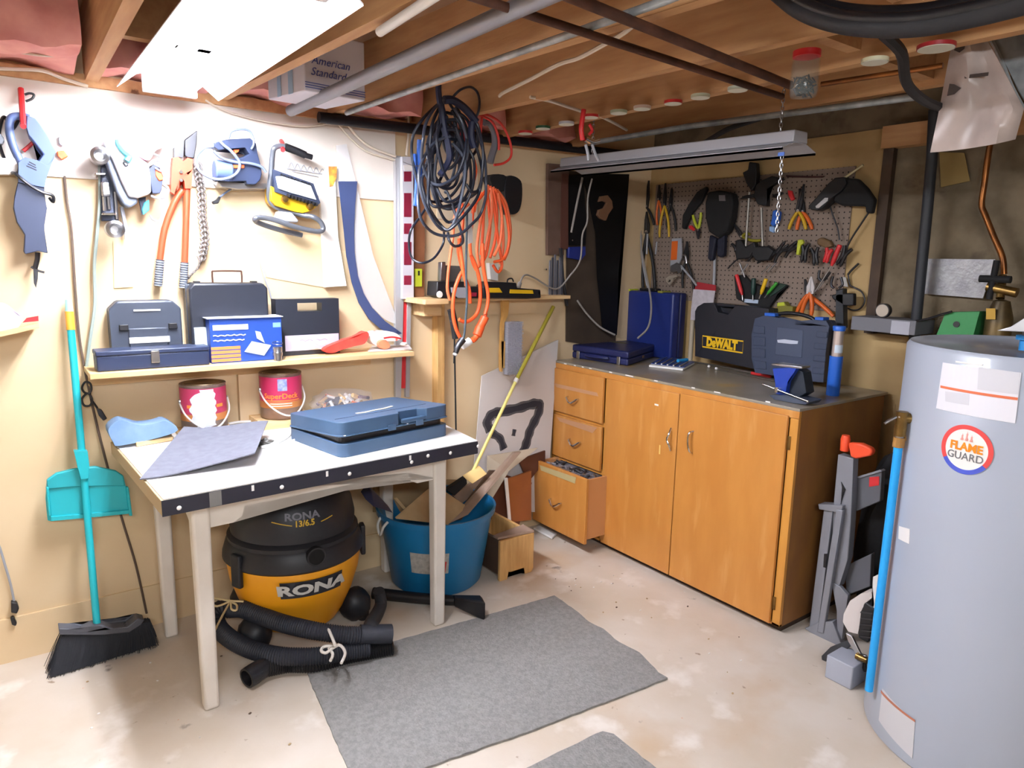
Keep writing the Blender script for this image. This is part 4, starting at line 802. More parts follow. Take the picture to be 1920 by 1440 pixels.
# paint cans
def can(name, lb, p, z0, old):
    CY = 2.865; c = YP(p, CY); x = c.x; r = .083; sh = math.atan2(x, CY); sd = math.degrees(sh); t = thing(name, lb, 'paint can', (x, CY, z0)); h = .187
    M_cl = mat('can_crimson', 'B02A52', .4) if not old else mat('can_crimson_old', 'A82C50', .45)
    bm = BM(); lathe(bm, (x, CY, z0), [(0, .002), (r-.003, .002), (r, .006), (r, h-.008), (r+.002, h-.004), (r+.001, h), (r-.010, h), (r-.012, h-.006), (0, h-.006)], seg=48); obj('body', bm, mat('can_tin', '8A7468', .4, .5, c2='6E5648', scale=10) if not old else mat('can_tin_old', '86746A', .45, .4, c2='5E4C40', scale=10), t, smooth=True)
    bm = BM(); lathe(bm, (x, CY, z0), [(r+.0006, h-.012), (r+.0010, h-.012), (r+.0010, .075), (r+.0006, .075)], seg=48); obj('label', bm, M_cl, t, smooth=True)
    bm = BM(); lathe(bm, (x, CY, z0), [(r+.0008, .075), (r+.0012, .075), (r+.0012, .048), (r+.0008, .048)], seg=48); obj('label_band', bm, mat('can_orange_band', 'B8763C', .5), t, smooth=True)
    bm = BM(); lathe(bm, (x, CY, z0+h), [(0, 0), (r-.018, 0), (r-.014, .003), (r-.012, .0), (r-.012, -.004), (0, -.004)], seg=40); obj('lid', bm, mat('can_lid', '8E7A5E', .4, .7, c2='6A5A46', scale=25), t, smooth=True)
    # wire bail hanging in front
    bm = BM(); tube(bm, [(x-r-.004, CY, z0+h*.62), (x-r*.93, CY-.055, z0+h*.40), (x-r*.5, CY-.098, z0+h*.20), (x, CY-.110, z0+h*.12), (x+r*.5, CY-.098, z0+h*.20), (x+r*.97, CY-.055, z0+h*.42), (x+r+.006, CY, z0+h*.66)], .0035, seg=8, smooth=6); obj('bail', bm, mat('bail_white', 'D8D6D2', .35, .3), t, smooth=True)
    for s in (-1, 1): bm = BM(); lathe(bm, (x+s*r, CY, z0+h*.64), [(.009, 0), (.008, .006), (0, .007)], seg=12, axis=V((s, 0, 0))); obj('ear', bm, M_steel, t, smooth=True)
    if not old:
        def onc(bm2, s, zc, h_, mi=0, dx=0):
            tmp = BM(); text(tmp, s, (0, 0, 0), UX, UZ, h_, .001, bold=.015, squeeze=1.05)
            bmesh.ops.subdivide_edges(tmp, edges=[e for e in tmp.edges if e.calc_length() > .006], cuts=2)
            for v in tmp.verts:
                a = (v.co.x+dx)/r-sh; rr = r+.0012-v.co.y*-1*0+abs(v.co.y); v.co = V((x+rr*math.sin(a), CY-rr*math.cos(a), z0+zc+v.co.z))
            me = bpy.data.meshes.new('tmp'); tmp.to_mesh(me); tmp.free(); bm2.from_mesh(me); bpy.data.meshes.remove(me)
        bm = BM(); onc(bm, 'SuperDeck', .098, .021, dx=.0); obj('lettering', bm, mat('superdeck_orange', 'F08A32', .5), t, label='orange SuperDeck lettering')
        bm = BM(); lathe(bm, (x, CY, z0), [(r+.0014, h-.018), (r+.0018, h-.018), (r+.0018, h-.066), (r+.0014, h-.066)], seg=8, a0=math.radians(262-sd), a1=math.radians(287-sd)); obj('badge', bm, mat('badge_blue', '6C78B4', .5, c2='A8B0D4', scale=60), t)
        bm = BM()
        for zz in (.078,): lathe(bm, (x, CY, z0), [(r+.0014, zz), (r+.0018, zz), (r+.0018, zz+.004), (r+.0014, zz+.004)], seg=20, a0=math.radians(215-sd), a1=math.radians(325-sd))
        obj('stripe', bm, bpy.data.materials['superdeck_orange'], t)
        bm = BM()
        for zz in (.066, .057): lathe(bm, (x, CY, z0), [(r+.0014, zz), (r+.0018, zz), (r+.0018, zz+.003), (r+.0014, zz+.003)], seg=16, a0=math.radians(240-sd), a1=math.radians(300-sd))
        obj('fine_print', bm, M_paper, t, kind='stuff')
    else:
        bm = BM(); rws = []; n = 16
        for k_ in range(n+1):
            t_ = k_/n; z_ = .022+.150*t_; lo_ = -.030-.022*math.sin(t_*3.1)+.006*math.sin(t_*23); hi_ = .034+.006*math.sin(t_*3)+.004*math.sin(t_*31)-(.03 if t_ < .06 else 0); lo_ += (.02 if t_ > .93 else 0)
            rws.append([V((x+(r+.0028)*math.sin((lo_+(hi_-lo_)*c_/8)/r-sh*.8), CY-(r+.0028)*math.cos((lo_+(hi_-lo_)*c_/8)/r-sh*.8), z0+z_)) for c_ in range(9)])
        sheet(bm, rws, V((0, .0012, 0)))
        obj('paint_spill', bm, mat('spill_white', 'E2E4EA', .4, c2='C8CCD6', scale=30), t, label='thick white paint dried over the label')
        bm = BM()
        lathe(bm, (x, CY, z0), [(r+.0014, .10), (r+.0018, .10), (r+.0018, .112), (r+.0014, .112)], seg=6, a0=math.radians(302-sd), a1=math.radians(322-sd)); lathe(bm, (x, CY, z0), [(r+.0014, .10), (r+.0018, .10), (r+.0018, .112), (r+.0014, .112)], seg=6, a0=math.radians(226-sd), a1=math.radians(238-sd))
        obj('lettering', bm, bpy.data.materials.get('superdeck_orange') or mat('superdeck_orange', 'F08A32', .5), t, kind='stuff', label='remains of orange lettering')
    return t
can('paint_can', 'red labelled paint can covered in white spilled paint, left of the two cans', (382, 760), TT+.012, True)
can('paint_can', 'clean red labelled SuperDeck paint can on the table, right of the messy can', (527, 745), TT+.030, False)
for x in ((YP((527, 745), 2.865).x),): obj('plywood_scrap', BX(x-.11, x+.12, 2.77, 2.955, TT+.0005, TT+.029), M_pine, label='flat wood scrap under the clean paint can', cat='wood scrap')
x = YP((382, 760), 2.865).x; obj('plywood_scrap', BX(x-.10, x+.10, 2.80, 2.955, TT+.0005, TT+.0115), M_pine, label='thin wood scrap under the paint spattered can', cat='wood scrap')
# clear bag of scraps behind the blue case
t = thing('scrap_bag', 'clear plastic bag of mixed small parts behind the blue case on the table', 'bag', YP((640, 775), 2.86))
bm = BM(); c = YP((640, 765), 2.87); blob(bm, (c.x, 2.87, TT+.062), .145, .075, .060, 3, .12); obj('film', bm, mat('bag_clear', 'E8E4EA', .15, alpha=.16), t, smooth=True)
cols = ['E0D8D0', '4A4652', 'D07048', 'B08A5A', '7C6068', 'D8B070', 'E8E8EC', '30303A']
for k in range(26):
    a = random.random()*6.28; rr = random.random()**.5; bm = BM(); pc = V((c.x+.11*rr*math.cos(a), 2.86+.045*rr*math.sin(a), TT+.045+.065*random.random()*(1-rr*.5)))
    d1 = V((random.uniform(-1, 1), random.uniform(-.5, .5), random.uniform(-.5, .5))).normalized()*random.uniform(.014, .035)
    tube(bm, [pc-d1, pc+d1], random.uniform(.005, .010), seg=6, smooth=1); obj('small_part', bm, mat('bagpart_%d' % (k % 8), cols[k % 8], .5), t)

# ================================================================== UNDER THE TABLE
# wet and dry vacuum
VC = V((.875, 2.66, 0))
vac = thing('shop_vacuum', 'yellow and black wet dry vacuum with round tank under the table', 'vacuum', VC)
M_vy = mat('vac_yellow', 'EBA21C', .35); M_vb = mat('vac_black', '181A21', .5)
bm = BM(); lathe(bm, VC, [(0, .05), (.165, .05), (.19, .09), (.225, .17), (.250, .25), (.260, .32), (.262, .345), (0, .345)], seg=64); obj('tank', bm, M_vy, vac, smooth=True)
bm = BM(); lathe(bm, VC, [(0, .33), (.262, .330), (.272, .34), (.270, .36), (.258, .40), (.250, .41), (.252, .425), (.235, .44), (.20, .455), (0, .455)], seg=64); obj('lid', bm, M_vb, vac, smooth=True)
bm = BM(); lathe(bm, VC, [(0, .44), (.238, .44), (.240, .48), (.228, .54), (.20, .59), (.15, .62), (0, .625)], seg=56); obj('motor_head', bm, M_vb, vac, smooth=True)
# clips, caster base, inlet
def ang(p):   # bearing of a sight line's hit on the tank, for placing badges on its curved front
    return math.atan2(p.x-VC.x, -(p.y-VC.y))
def sight_cyl(px, c, r):
    d = ray(px); ox, oy = CAM.x-c.x, CAM.y-c.y; A_ = d.x*d.x+d.y*d.y; B_ = 2*(ox*d.x+oy*d.y); C_ = ox*ox+oy*oy-r*r; D_ = max(0, B_*B_-4*A_*C_)
    return CAM+d*((-B_-math.sqrt(D_))/(2*A_))
ip = sight_cyl(q('T6', [(800, 562)])[0], VC, .268); n_ = V((ip.x-VC.x, ip.y-VC.y, 0)).normalized()
bm = BM(); lathe(bm, ip-n_*.01, [(.030, 0), (.030, .014), (.036, .014), (.036, -.01)], seg=28, axis=n_); obj('inlet_ring', bm, M_black, vac, smooth=True)
bm = BM(); lathe(bm, ip-n_*.012, [(0, .015), (.0295, .015), (.0295, .0), (0, .0)], seg=28, axis=n_); obj('inlet_hole', bm, mat('deep_black', '060608', .95), vac, smooth=True)
for a_ in (-68, 75): d_ = V((math.sin(math.radians(a_)), -math.cos(math.radians(a_)), 0)); s_ = d_.cross(UZ); c = VC+d_*.262+UZ*.27; obj('lid_clip', slab(BM(), [c-s_*.025, c+s_*.025, c+s_*.025+d_*.02, c-s_*.025+d_*.02], UZ*.13), M_vb, vac, bevel=.006)
for a_ in (-60, 62, 140, 220):
    d_ = V((math.sin(math.radians(a_)), -math.cos(math.radians(a_)), 0)); c = VC+d_*.235
    f = 'caster'
    bm = BM(); blob(bm, c+UZ*.075, .065, .065, .07, a_, .04); obj('caster_foot', bm, M_vb, vac, smooth=True)
    bm = BM(); s_ = d_.cross(UZ); tube(bm, [c+d_*.03-s_*.012+UZ*.026, c+d_*.03+s_*.012+UZ*.026], .026, seg=20, smooth=1); obj(f, bm, M_black, vac, smooth=True)
def curved_text(bm, s, p, R_, h, tilt=0, bold=.02, squeeze=1, c=VC, depth=.0015, lean=0):
    a0 = math.atan2(p.x-c.x, -(p.y-c.y)); tmp = BM(); text(tmp, s, (0, 0, 0), UX, UZ, h, depth, bold=bold, squeeze=squeeze)
    bmesh.ops.subdivide_edges(tmp, edges=[e for e in tmp.edges if e.calc_length() > .01], cuts=2)
    for v in tmp.verts:
        X_, Z_ = v.co.x, v.co.z+tilt*v.co.x; a = a0+X_/R_; rr = R_+abs(v.co.y)+lean*Z_; v.co = V((c.x+rr*math.sin(a), c.y-rr*math.cos(a), p.z+Z_))
    me = bpy.data.meshes.new('tmp'); tmp.to_mesh(me); tmp.free(); bm.from_mesh(me); bpy.data.meshes.remove(me); return bm
p1 = sight_cyl(q('T6', [(775, 750)])[0], VC, .243)
def tank_r(z):
    pr = [(.165, .05), (.19, .09), (.225, .17), (.250, .25), (.260, .32)]
    for (ra, za), (rb, zb) in zip(pr, pr[1:]):
        if z <= zb: return ra+(rb-ra)*(z-za)/(zb-za)
    return .26
R1 = tank_r(p1.z)
bm = BM(); a0 = math.atan2(p1.x-VC.x, -(p1.y-VC.y)); hw = .118; n = 14; top = []; 
F = [[], []]
for j, zz in enumerate((-.034, .034)):
    for k in range(n+1):
        a = a0+(-hw+2*hw*k/n)/R1; rr = tank_r(p1.z+zz)+.006; F[j].append(V((VC.x+rr*math.sin(a), VC.y-rr*math.cos(a), p1.z+zz)))
obj('badge', sheet(BM(), F, V((VC.x-p1.x, VC.y-p1.y, 0)).normalized()*.004), mat('badge_dark', '2A2C34', .5), vac)
bm = curved_text(BM(), 'RONA', p1, R1+.0095, .044, bold=.045, squeeze=1.5, lean=.36); obj('lettering', bm, mat('rona_silver', 'C9C9C6', .4), vac, label='silver RONA lettering')
p2 = sight_cyl(q('T6', [(700, 285)])[0], VC, .20); bm = curved_text(BM(), 'RONA', p2, .231, .026, bold=.03, squeeze=1.2, lean=-.2); obj('lettering', bm, mat('rona_grey', '6E6E78', .5), vac, label='grey RONA lettering on the motor head')
p2 = sight_cyl(q('T6', [(715, 330)])[0], VC, .21); bm = curved_text(BM(), '13/6.5', p2, .240, .022, bold=.03, squeeze=.95, lean=-.1); obj('lettering', bm, mat('vac_gold', 'C4A02C', .5), vac, label='yellow numbers on the motor head')
for s_, a1_, a2_ in ((0, -.52, -.22), (1, .22, .42)):
    pa = [V((VC.x+.243*math.sin(a_+a0-.05), VC.y-.243*math.cos(a_+a0-.05), p2.z-.012+.05*abs(a_)**1.3*1.2)) for a_ in [a1_+(a2_-a1_)*k/6 for k in range(7)]]
    bm = BM(); tube(bm, pa, .002, seg=5, smooth=2); obj('trim_line', bm, bpy.data.materials['vac_gold'], vac)
# hose tied with cord, in front of the vacuum
hs = thing('vacuum_hose', 'grey black vacuum hose folded and tied with white cord in front of the vacuum', 'hose', (.85, 2.32, 0))
M_hose = mat('hose_black', '292C35', .55)
def ribbed(pts, r, n=None, amp=.0022):
    P = smoothpts(pts, 10); L_ = sum((P[i+1]-P[i]).length for i in range(len(P)-1)); n = int(L_/.0045); out = []; acc = 0; tgt = 0; step = L_/n; out.append(P[0]); 
    for i in range(len(P)-1):
        seg = (P[i+1]-P[i]).length
        while tgt+step <= acc+seg+1e-9:
            tgt += step; out.append(P[i].lerp(P[i+1], (tgt-acc)/seg))
        acc += seg
    bm = BM(); tube(bm, out, [r+(amp if k % 2 else -amp) for k in range(len(out))], seg=18, smooth=1); return bm
hoseA = [(-.02, 0), ] 
pA = [ZP(p, z) for p, z in zip(q('T6', [(230, 900), (330, 900), (450, 945), (600, 995), (800, 1040), (1000, 1065), (1150, 1065)]), [.16, .17, .16, .15, .14, .12, .10])]
pB = [ZP(p, z) for p, z in zip(q('T6', [(150, 960), (180, 1030), (270, 1105), (400, 1165), (560, 1200), (720, 1205), (860, 1195), (1000, 1170), (1140, 1150)]), [.14, .11, .09, .08, .075, .07, .065, .06, .055])]
lp = [pA[0], ZP(q('T6', [(170, 900)])[0], .17), ZP(q('T6', [(135, 930)])[0], .16), pB[0]]
obj('hose', ribbed(lp[::-1][:1]+[lp[2], lp[1]]+pA, .031), M_hose, hs, smooth=True)
obj('hose', ribbed(pB, .031), M_hose, hs, smooth=True)
bm = BM(); cyl(bm, ZP(q('T6', [(1080, 1062)])[0], .11), ZP(q('T6', [(1280, 1058)])[0], .09), .036, seg=28); obj('cuff', bm, M_hose, hs, smooth=True)
a, b = ZP(q('T6', [(350, 1345)])[0], .040), ZP(q('T6', [(480, 1262)])[0], .045)
bm = BM(); d_ = (b-a).normalized(); lathe(bm, a, [(.028, .03), (.0285, 0), (.036, 0), (.037, .03), (.034, (b-a).length), (0, (b-a).length)], seg=28, axis=d_); lathe(bm, a, [(0, .03), (.0285, .03)], seg=28, axis=d_); obj('open_end', bm, M_black, hs, smooth=True)
obj('hose', ribbed([b-d_*.02, ZP(q('T6', [(620, 1250)])[0], .034), ZP(q('T6', [(800, 1245)])[0], .034), ZP(q('T6', [(1000, 1195)])[0], .034), ZP(q('T6', [(1290, 1140)])[0], .034)], .031), M_black, hs, smooth=True)
bm = BM(); tube(bm, [ZP(p, z) for p, z in zip(q('T6', [(1170, 1045), (1150, 1000), (1190, 930), (1215, 860), (1200, 780)]), [.11, .12, .12, .14, .2])], (.030, .022), seg=14); obj('wand', bm, M_rubber, hs, smooth=True)
bm = BM()
for win_pts, z in ((([(870, 1010), (900, 1080), (920, 1130)]), .155), (([(915, 1135), (850, 1140), (830, 1165), (860, 1180), (905, 1150), (950, 1130), (985, 1180), (960, 1245)]), .115), (([(880, 1150), (905, 1190), (890, 1230)]), .11)):
    tube(bm, [ZP(p, z) for p in q('T6', win_pts)], .0055, seg=7, smooth=5)
obj('tie_cord', bm, mat('tie_white', 'DAD4CC', .7), hs, smooth=True)
bm = BM()
for win_pts, z in ((([(330, 850), (240, 845), (150, 830), (120, 855), (160, 880), (240, 850)]), .215), (([(240, 850), (285, 870), (285, 905), (255, 900), (250, 860)]), .215), (([(240, 860), (190, 950), (145, 1040)]), .2)):
    tube(bm, [ZP(p, z) for p in q('T6', win_pts)], .0038, seg=7, smooth=5)
obj('tie_cord', bm, mat('tie_cream', 'D9C79C', .7), hs, smooth=True)
# floor nozzle by the bucket
nz = thing('vacuum_nozzle', 'black vacuum floor nozzle and wand lying in front of the blue bucket', 'nozzle', ZP((860, 1130), 0))
bm = BM(); tube(bm, [ZP((700, 1112), .035), ZP((790, 1122), .035), ZP((855, 1126), .04)], (.026, .022), seg=18); obj('wand', bm, M_black, nz, smooth=True)
bm = BM(); h_ = q('T5', [(1050, 1215), (1130, 1270), (1095, 1440), (1010, 1400), (1030, 1260)])
F = [ZP(q('T5', [(1100, 1235)])[0], .105), ZP(q('T5', [(1130, 1290)])[0], .085), ZP(q('T5', [(1105, 1420)])[0], .002), ZP(q('T5', [(1060, 1420)])[0], .002)]
a = ZP((850, 1126), .045); b1 = ZP((915, 1110), .105); b2 = ZP((908, 1158), .004)
ux_ = (V((1, -.35, 0))).normalized(); uy_ = UZ.cross(ux_)
F1 = [a-uy_*.02-UZ*.02, a+uy_*.02-UZ*.02, a+uy_*.02+UZ*.02, a-uy_*.02+UZ*.02]
cF = ZP((905, 1140), .045); F2 = [cF-uy_*.035-UZ*.044, cF+uy_*.035-UZ*.044, cF+uy_*.035+UZ*.044, cF-uy_*.035+UZ*.044]
hexa(bm, F1+F2); obj('head', bm, M_black, nz, bevel=.008, seg=3)
obj('mouth', slab(BM(), [p+ux_*.001 for p in [cF+(p-cF)*.8 for p in F2]], ux_*.002), bpy.data.materials['deep_black'], nz)
# blue bucket with scraps
BC = V((1.557, 2.70, 0))
bk = thing('bucket', 'large blue plastic bucket full of wood scraps under the table corner', 'bucket', BC)
M_bk = mat('bucket_blue', '1573A8', .4)
bm = BM(); lathe(bm, BC, [(0, .004), (.195, .004), (.21, .02), (.262, .34), (.275, .345), (.278, .37), (.268, .37), (.262, .352), (.252, .34), (.20, .03), (0, .02)], seg=64); obj('shell', bm, M_bk, bk, smooth=True)
for s_ in (-1, 1):
    c = BC+V((s_*.272, -.02, .335)); bm = BM(); tube(bm, [c+V((0, -.03, .02)), c+V((s_*.022, -.03, .0)), c+V((s_*.024, 0, -.045)), c+V((s_*.02, .03, -.01)), c+V((0, .04, .02))], .006, seg=7); obj('rope_handle', bm, mat('rope_white', 'D0CCC4', .8), bk, smooth=True)
for k, (pc, w2, col) in enumerate((((835, 1055), .16, 'x'),)):
    p = sight_cyl((805, 1058), BC, .235); a0 = math.atan2(p.x-BC.x, -(p.y-BC.y)); F = [[], []]
    for j, zz in enumerate((-.05, .05)):
        for i_ in range(13): a = a0+(-.085+.17*i_/12)/.235; rr = .2365+.16*zz; F[j].append(V((BC.x+rr*math.sin(a), BC.y-rr*math.cos(a), p.z+zz)))
    obj('label', sheet(BM(), F, V((BC.x-p.x, BC.y-p.y, 0)).normalized()*.003), mat('bucket_label', 'B9B7B0', .6, c2='A09E98', scale=60), bk)
    F = [[], []]
    for j, zz in enumerate((-.042, .010)):
        for i_ in range(7): a = a0+(.030+.045*i_/6-(.004 if j == 0 else 0))/.235; rr = .2385+.16*zz; F[j].append(V((BC.x+rr*math.sin(a), BC.y-rr*math.cos(a), p.z+zz)))
    obj('label_picture', sheet(BM(), F, V((BC.x-p.x, BC.y-p.y, 0)).normalized()*.002), M_red, bk, label='red bucket picture on the label')
def plank(name, lb, cat, P4, vec, m, **k): return obj(name, slab(BM(), P4, vec), m, label=lb, cat=cat, **k)
def Yq(win, pts, y): return [YP(p, yy) for p, yy in zip(q(win, pts), y if isinstance(y, (list, tuple)) else [y]*len(pts))]
M_osb = mat('brown_scrap', 'B59A74', .75, c2='A48A64', scale=10); M_dwood = mat('dark_wood_scrap', '5A4434', .6, c2='4A382C', scale=8); M_gwood = mat('grey_wood_scrap', '9A8272', .7, c2='86705E', scale=8)
plank('board_scrap', 'square tan board leaning in the blue bucket behind the table leg', 'board', Yq('T5', [(410, 690), (800, 735), (940, 600), (700, 440)], [2.60, 2.58, 2.64, 2.72]), (0, .008, .004), M_osb)
plank('wood_strip', 'long brown wood strip sticking out of the bucket to the upper right', 'wood strip', Yq('T5', [(810, 725), (950, 660), (1350, 190), (1300, 195)], [2.60, 2.60, 2.78, 2.78]), (.0, .018, 0), M_gwood)
plank('wood_strip', 'dark wood strip behind the tan board in the bucket', 'wood strip', Yq('T5', [(850, 700), (900, 700), (1180, 330), (1120, 330)], [2.68, 2.68, 2.78, 2.78]), (.0, .015, 0), M_dwood)
plank('wood_strip', 'grey wood strip leaning in the bucket beside the pine block', 'wood strip', Yq('T5', [(840, 520), (900, 580), (1130, 400), (1080, 350)], [2.74, 2.74, 2.82, 2.82]), (.0, .015, 0), M_gwood)
plank('pine_block', 'short pale pine block lying over the scraps in the bucket', 'wood block', Yq('T5', [(935, 395), (985, 430), (1095, 355), (1060, 318)], [2.70, 2.68, 2.70, 2.72]), (.0, .035, .01), mat('fresh_pine', 'E8C684', .6), bevel=.003)
plank('hand_brush', 'black bristled brush head leaning in the bucket left of the pine block', 'brush', Yq('T5', [(790, 475), (850, 520), (945, 430), (940, 375)], [2.72, 2.70, 2.72, 2.74]), (.0, .03, .0), M_blackm, bevel=.003)
plank('brush_head', 'dark blue plastic brush head sticking out of the bucket at left', 'brush', Yq('T5', [(225, 475), (180, 545), (240, 600), (390, 650), (410, 620), (300, 545)][:4], [2.66, 2.62, 2.60, 2.60]), (.0, .05, .02), mat('dark_navy', '242846', .5), bevel=.004)
plank('slat_scrap', 'thin pale slat in the left of the bucket', 'wood strip', Yq('T5', [(395, 540), (415, 530), (485, 610), (465, 620)], [2.72, 2.72, 2.66, 2.66]), (0, .01, 0), M_osb)
plank('plywood_scrap', 'tan plywood piece leaning behind the bucket', 'board', Yq('T5', [(240, 640), (700, 640), (870, 400), (250, 390)], [2.93, 2.93, 2.93, 2.93]), (0, .008, 0), mat('tan_ply_scrap', 'A58C68', .75))
# --- boards and brush against the wall between the table and the cabinet
t = thing('painted_board', 'tall white board with black sprayed marks leaning on the wall', 'board', YP((960, 900), 2.9))
P4 = [YP((893, 905), 2.86), YP((1022, 1000), 2.86), YP((1047, 637), 2.945), YP((904, 705), 2.945)]
P4 = [YP((882, 960), 2.91), YP((1024, 960), 2.91), YP((1047, 637), 2.955), YP((904, 705), 2.955)]
M_spray = mat('sprayed_board', 'CFC9C6', .6)
_n = (P4[0]-P4[3]).cross(P4[2]-P4[3]); _d = ray((1024, 960)); P4[1] = CAM+_d*((P4[3]-CAM).dot(_n)/_d.dot(_n))
obj('panel', slab(BM(), P4, (0, .008, 0)), M_spray, t)
def spray(win, pts, r, nm):
    B_ = []; nrm = (P4[1]-P4[0]).cross(P4[3]-P4[0]).normalized()
    if nrm.y > 0: nrm = -nrm
    pl = P4[0]+nrm*.0008
    for p in q(win, pts):
        d_ = ray(p); B_.append(CAM+d_*((pl-CAM).dot(nrm)/d_.dot(nrm)))
    P = smoothpts(B_, 6); up = nrm; L_ = []; R_ = []
    for i in range(len(P)):
        tn = (P[min(i+1, len(P)-1)]-P[max(i-1, 0)]).normalized(); s = tn.cross(nrm); rr = r*(1+.10*math.sin(i*1.3)); L_.append(P[i]+s*rr); R_.append(P[i]-s*rr)
    obj('spray_mark', sheet(BM(), [L_, R_], -nrm*.0006), mat('spray_black', '2C2A32', .85), t)
    L2_ = [a.lerp(b, -.38) for a, b in zip(L_, R_)]; R2_ = [b.lerp(a, -.38) for a, b in zip(L_, R_)]
    obj('spray_mist', sheet(BM(), [[p-nrm*.0004 for p in L2_], [p-nrm*.0004 for p in R2_]], -nrm*.0002), mat('spray_mist', '4A4850', .85, alpha=.45), t)
spray('T4', [(1120, 990), (1095, 930), (1130, 870), (1200, 850), (1330, 820), (1440, 790), (1490, 800), (1470, 880), (1420, 980), (1390, 1080), (1360, 1160)], .016, 0)
spray('T4', [(1130, 1010), (1190, 1050), (1220, 1130)], .013, 0)
spray('T4', [(1300, 980), (1290, 1030)], .007, 0)
plank('board_scrap', 'pale board with angled top standing right of the bucket', 'board', Yq('T5', [(1095, 600), (1260, 330), (1475, 160), (1100, 220)], [2.80, 2.80, 2.86, 2.86]), (0, .010, 0), mat('pale_board', 'B9AA94', .7))
plank('board_scrap', 'reddish brown board leaning between the bucket and the open drawer', 'board', Yq('T5', [(1110, 690), (1330, 750), (1430, 420), (1120, 330)], [2.84, 2.84, 2.86, 2.86]), (0, .012, 0), mat('red_brown', '7A4630', .5, c2='683C2A', scale=5))
plank('board_scrap', 'orange brown veneer board leaning on the cabinet beside the open drawer', 'board', Yq('T5', [(1225, 400), (1270, 715), (1340, 750), (1425, 700)][:3]+[q('T5', [(1430, 420)])[0]] if False else [(1225, 400), (1270, 715), (1425, 700), (1425, 330)], [2.80, 2.78, 2.80, 2.84]), (0, .010, 0), mat('veneer_brown', '9A5C30', .45, c2='8C5230', scale=6))
plank('white_strip', 'narrow white edging strip between the brown boards', 'strip', Yq('T5', [(1225, 385), (1248, 385), (1275, 715), (1255, 715)], [2.79, 2.79, 2.77, 2.77]), (0, .006, 0), M_whitep)
plank('board_scrap', 'white edged brown board behind the open drawer', 'board', Yq('T5', [(1330, 250), (1530, 180), (1530, 260), (1400, 420)], [2.87, 2.88, 2.88, 2.87]), (0, .01, 0), mat('brown_board', '5E3626', .6))
# wooden step box
sb = thing('wooden_step_box', 'small pine box with feet standing on the floor right of the bucket', 'box', (1.885, 2.64, 0))
xa, xb, ya, yb_ = 1.785, 1.985, 2.50, 2.86
bm = prism(BM(), [(xa, ya, 0), (xa+.045, ya, 0), (xa+.050, ya, .036), (xb-.055, ya, .036), (xb-.050, ya, 0), (xb-.012, ya, 0), (xb, ya, .02), (xb, ya, .20), (xa, ya, .20)], (0, .016, 0)); obj('front_panel', bm, M_pine2, sb, bevel=.002)
obj('side_panel', BX(xa, xa+.016, ya+.016, yb_, .03, .20), M_dwood, sb, label='dark side panel'); obj('side_panel', BX(xb-.016, xb, ya+.016, yb_, .03, .20), M_pine2, sb); obj('back_panel', BX(xa+.016, xb-.016, yb_-.016, yb_, 0, .24), M_pine2, sb)
obj('floor_panel', BX(xa+.016, xb-.016, ya+.016, yb_-.016, .05, .065), M_pine2, sb)
obj('top_board', slab(BM(), [(xa+.0, ya+.02, .201), (xb, ya+.0, .201), (xb, ya+.09, .201), (xa+.0, ya+.06, .201)], (0, 0, .012)), M_gwood, sb, bevel=.002)
# wire scratch brush
t = thing('scratch_brush', 'wire brush with curved wooden handle hanging on the wall beside the yellow stick', 'brush', YP((955, 650), 2.90))
bm = sil(BM(), 'W1', [(1250, 560), (1275, 510), (1310, 485), (1335, 530), (1335, 600), (1320, 760), (1275, 860), (1262, 1000), (1258, 1440), (1225, 1440), (1235, 1000), (1240, 880), (1262, 760), (1255, 660)], 'A', .085, .018, rnd=3); obj('handle', bm, mat('brush_wood', 'C89A56', .5), t, bevel=.004)
bm = sil(BM(), 'T4', [(1200, 320), (1230, 320), (1225, 520), (1205, 520)], 'A', .085, .018); obj('back', bm, bpy.data.materials['brush_wood'], t)
bm = BM(); a = at(q('W1', [(1320, 900)])[0], .09)
x0_, z0_ = a.x-.015, a.z
bx0, bx1 = at((947, 640), .08), at((973, 640), .08); zt_, zb_ = at((960, 603), .08).z, at((960, 700), .08).z
random.seed(3)
for i in range(7):
    for k in range(40):
        z = zb_+(zt_-zb_)*k/39; x = bx0.x+(bx1.x-bx0.x)*i/6+random.uniform(-.002, .002); tube(bm, [(x, YW-.07, z+random.uniform(-.003, .003)), (x+random.uniform(-.004, .004), YW-.115, z+random.uniform(-.004, .004))], .0013, seg=4, smooth=1)
obj('bristles', bm, mat('bristle_grey', 'B0B2BE', .4, .3), t, kind='stuff'); obj('bristle_core', BX(bx0.x, bx1.x, YW-.105, YW-.07, zb_, zt_), mat('bristle_core', 'A2A4B0', .6), t)
# yellow telescoping stick
a, b, c = YP(q('T4', [(965, 1340)])[0], 2.74), YP(q('T4', [(1310, 615)])[0], 2.84), YP(q('T4', [(1590, 60)])[0], 2.93)
t = thing('yellow_pole', 'slim yellow pole leaning from the bucket to the wall corner', 'pole', a)
bm = BM(); cyl(bm, a, b, .0085, seg=14); obj('lower_pole', bm, mat('pale_yellow', 'E6DC84', .4), t, smooth=True)
bm = BM(); cyl(bm, b, c, .0105, seg=14); obj('upper_pole', bm, mat('olive_yellow', 'A49A34', .45), t, smooth=True)
bm = BM(); cyl(bm, b-(c-b).normalized()*.01, b+(c-b).normalized()*.012, .012, seg=14); obj('collar', bm, M_whitep, t, smooth=True)
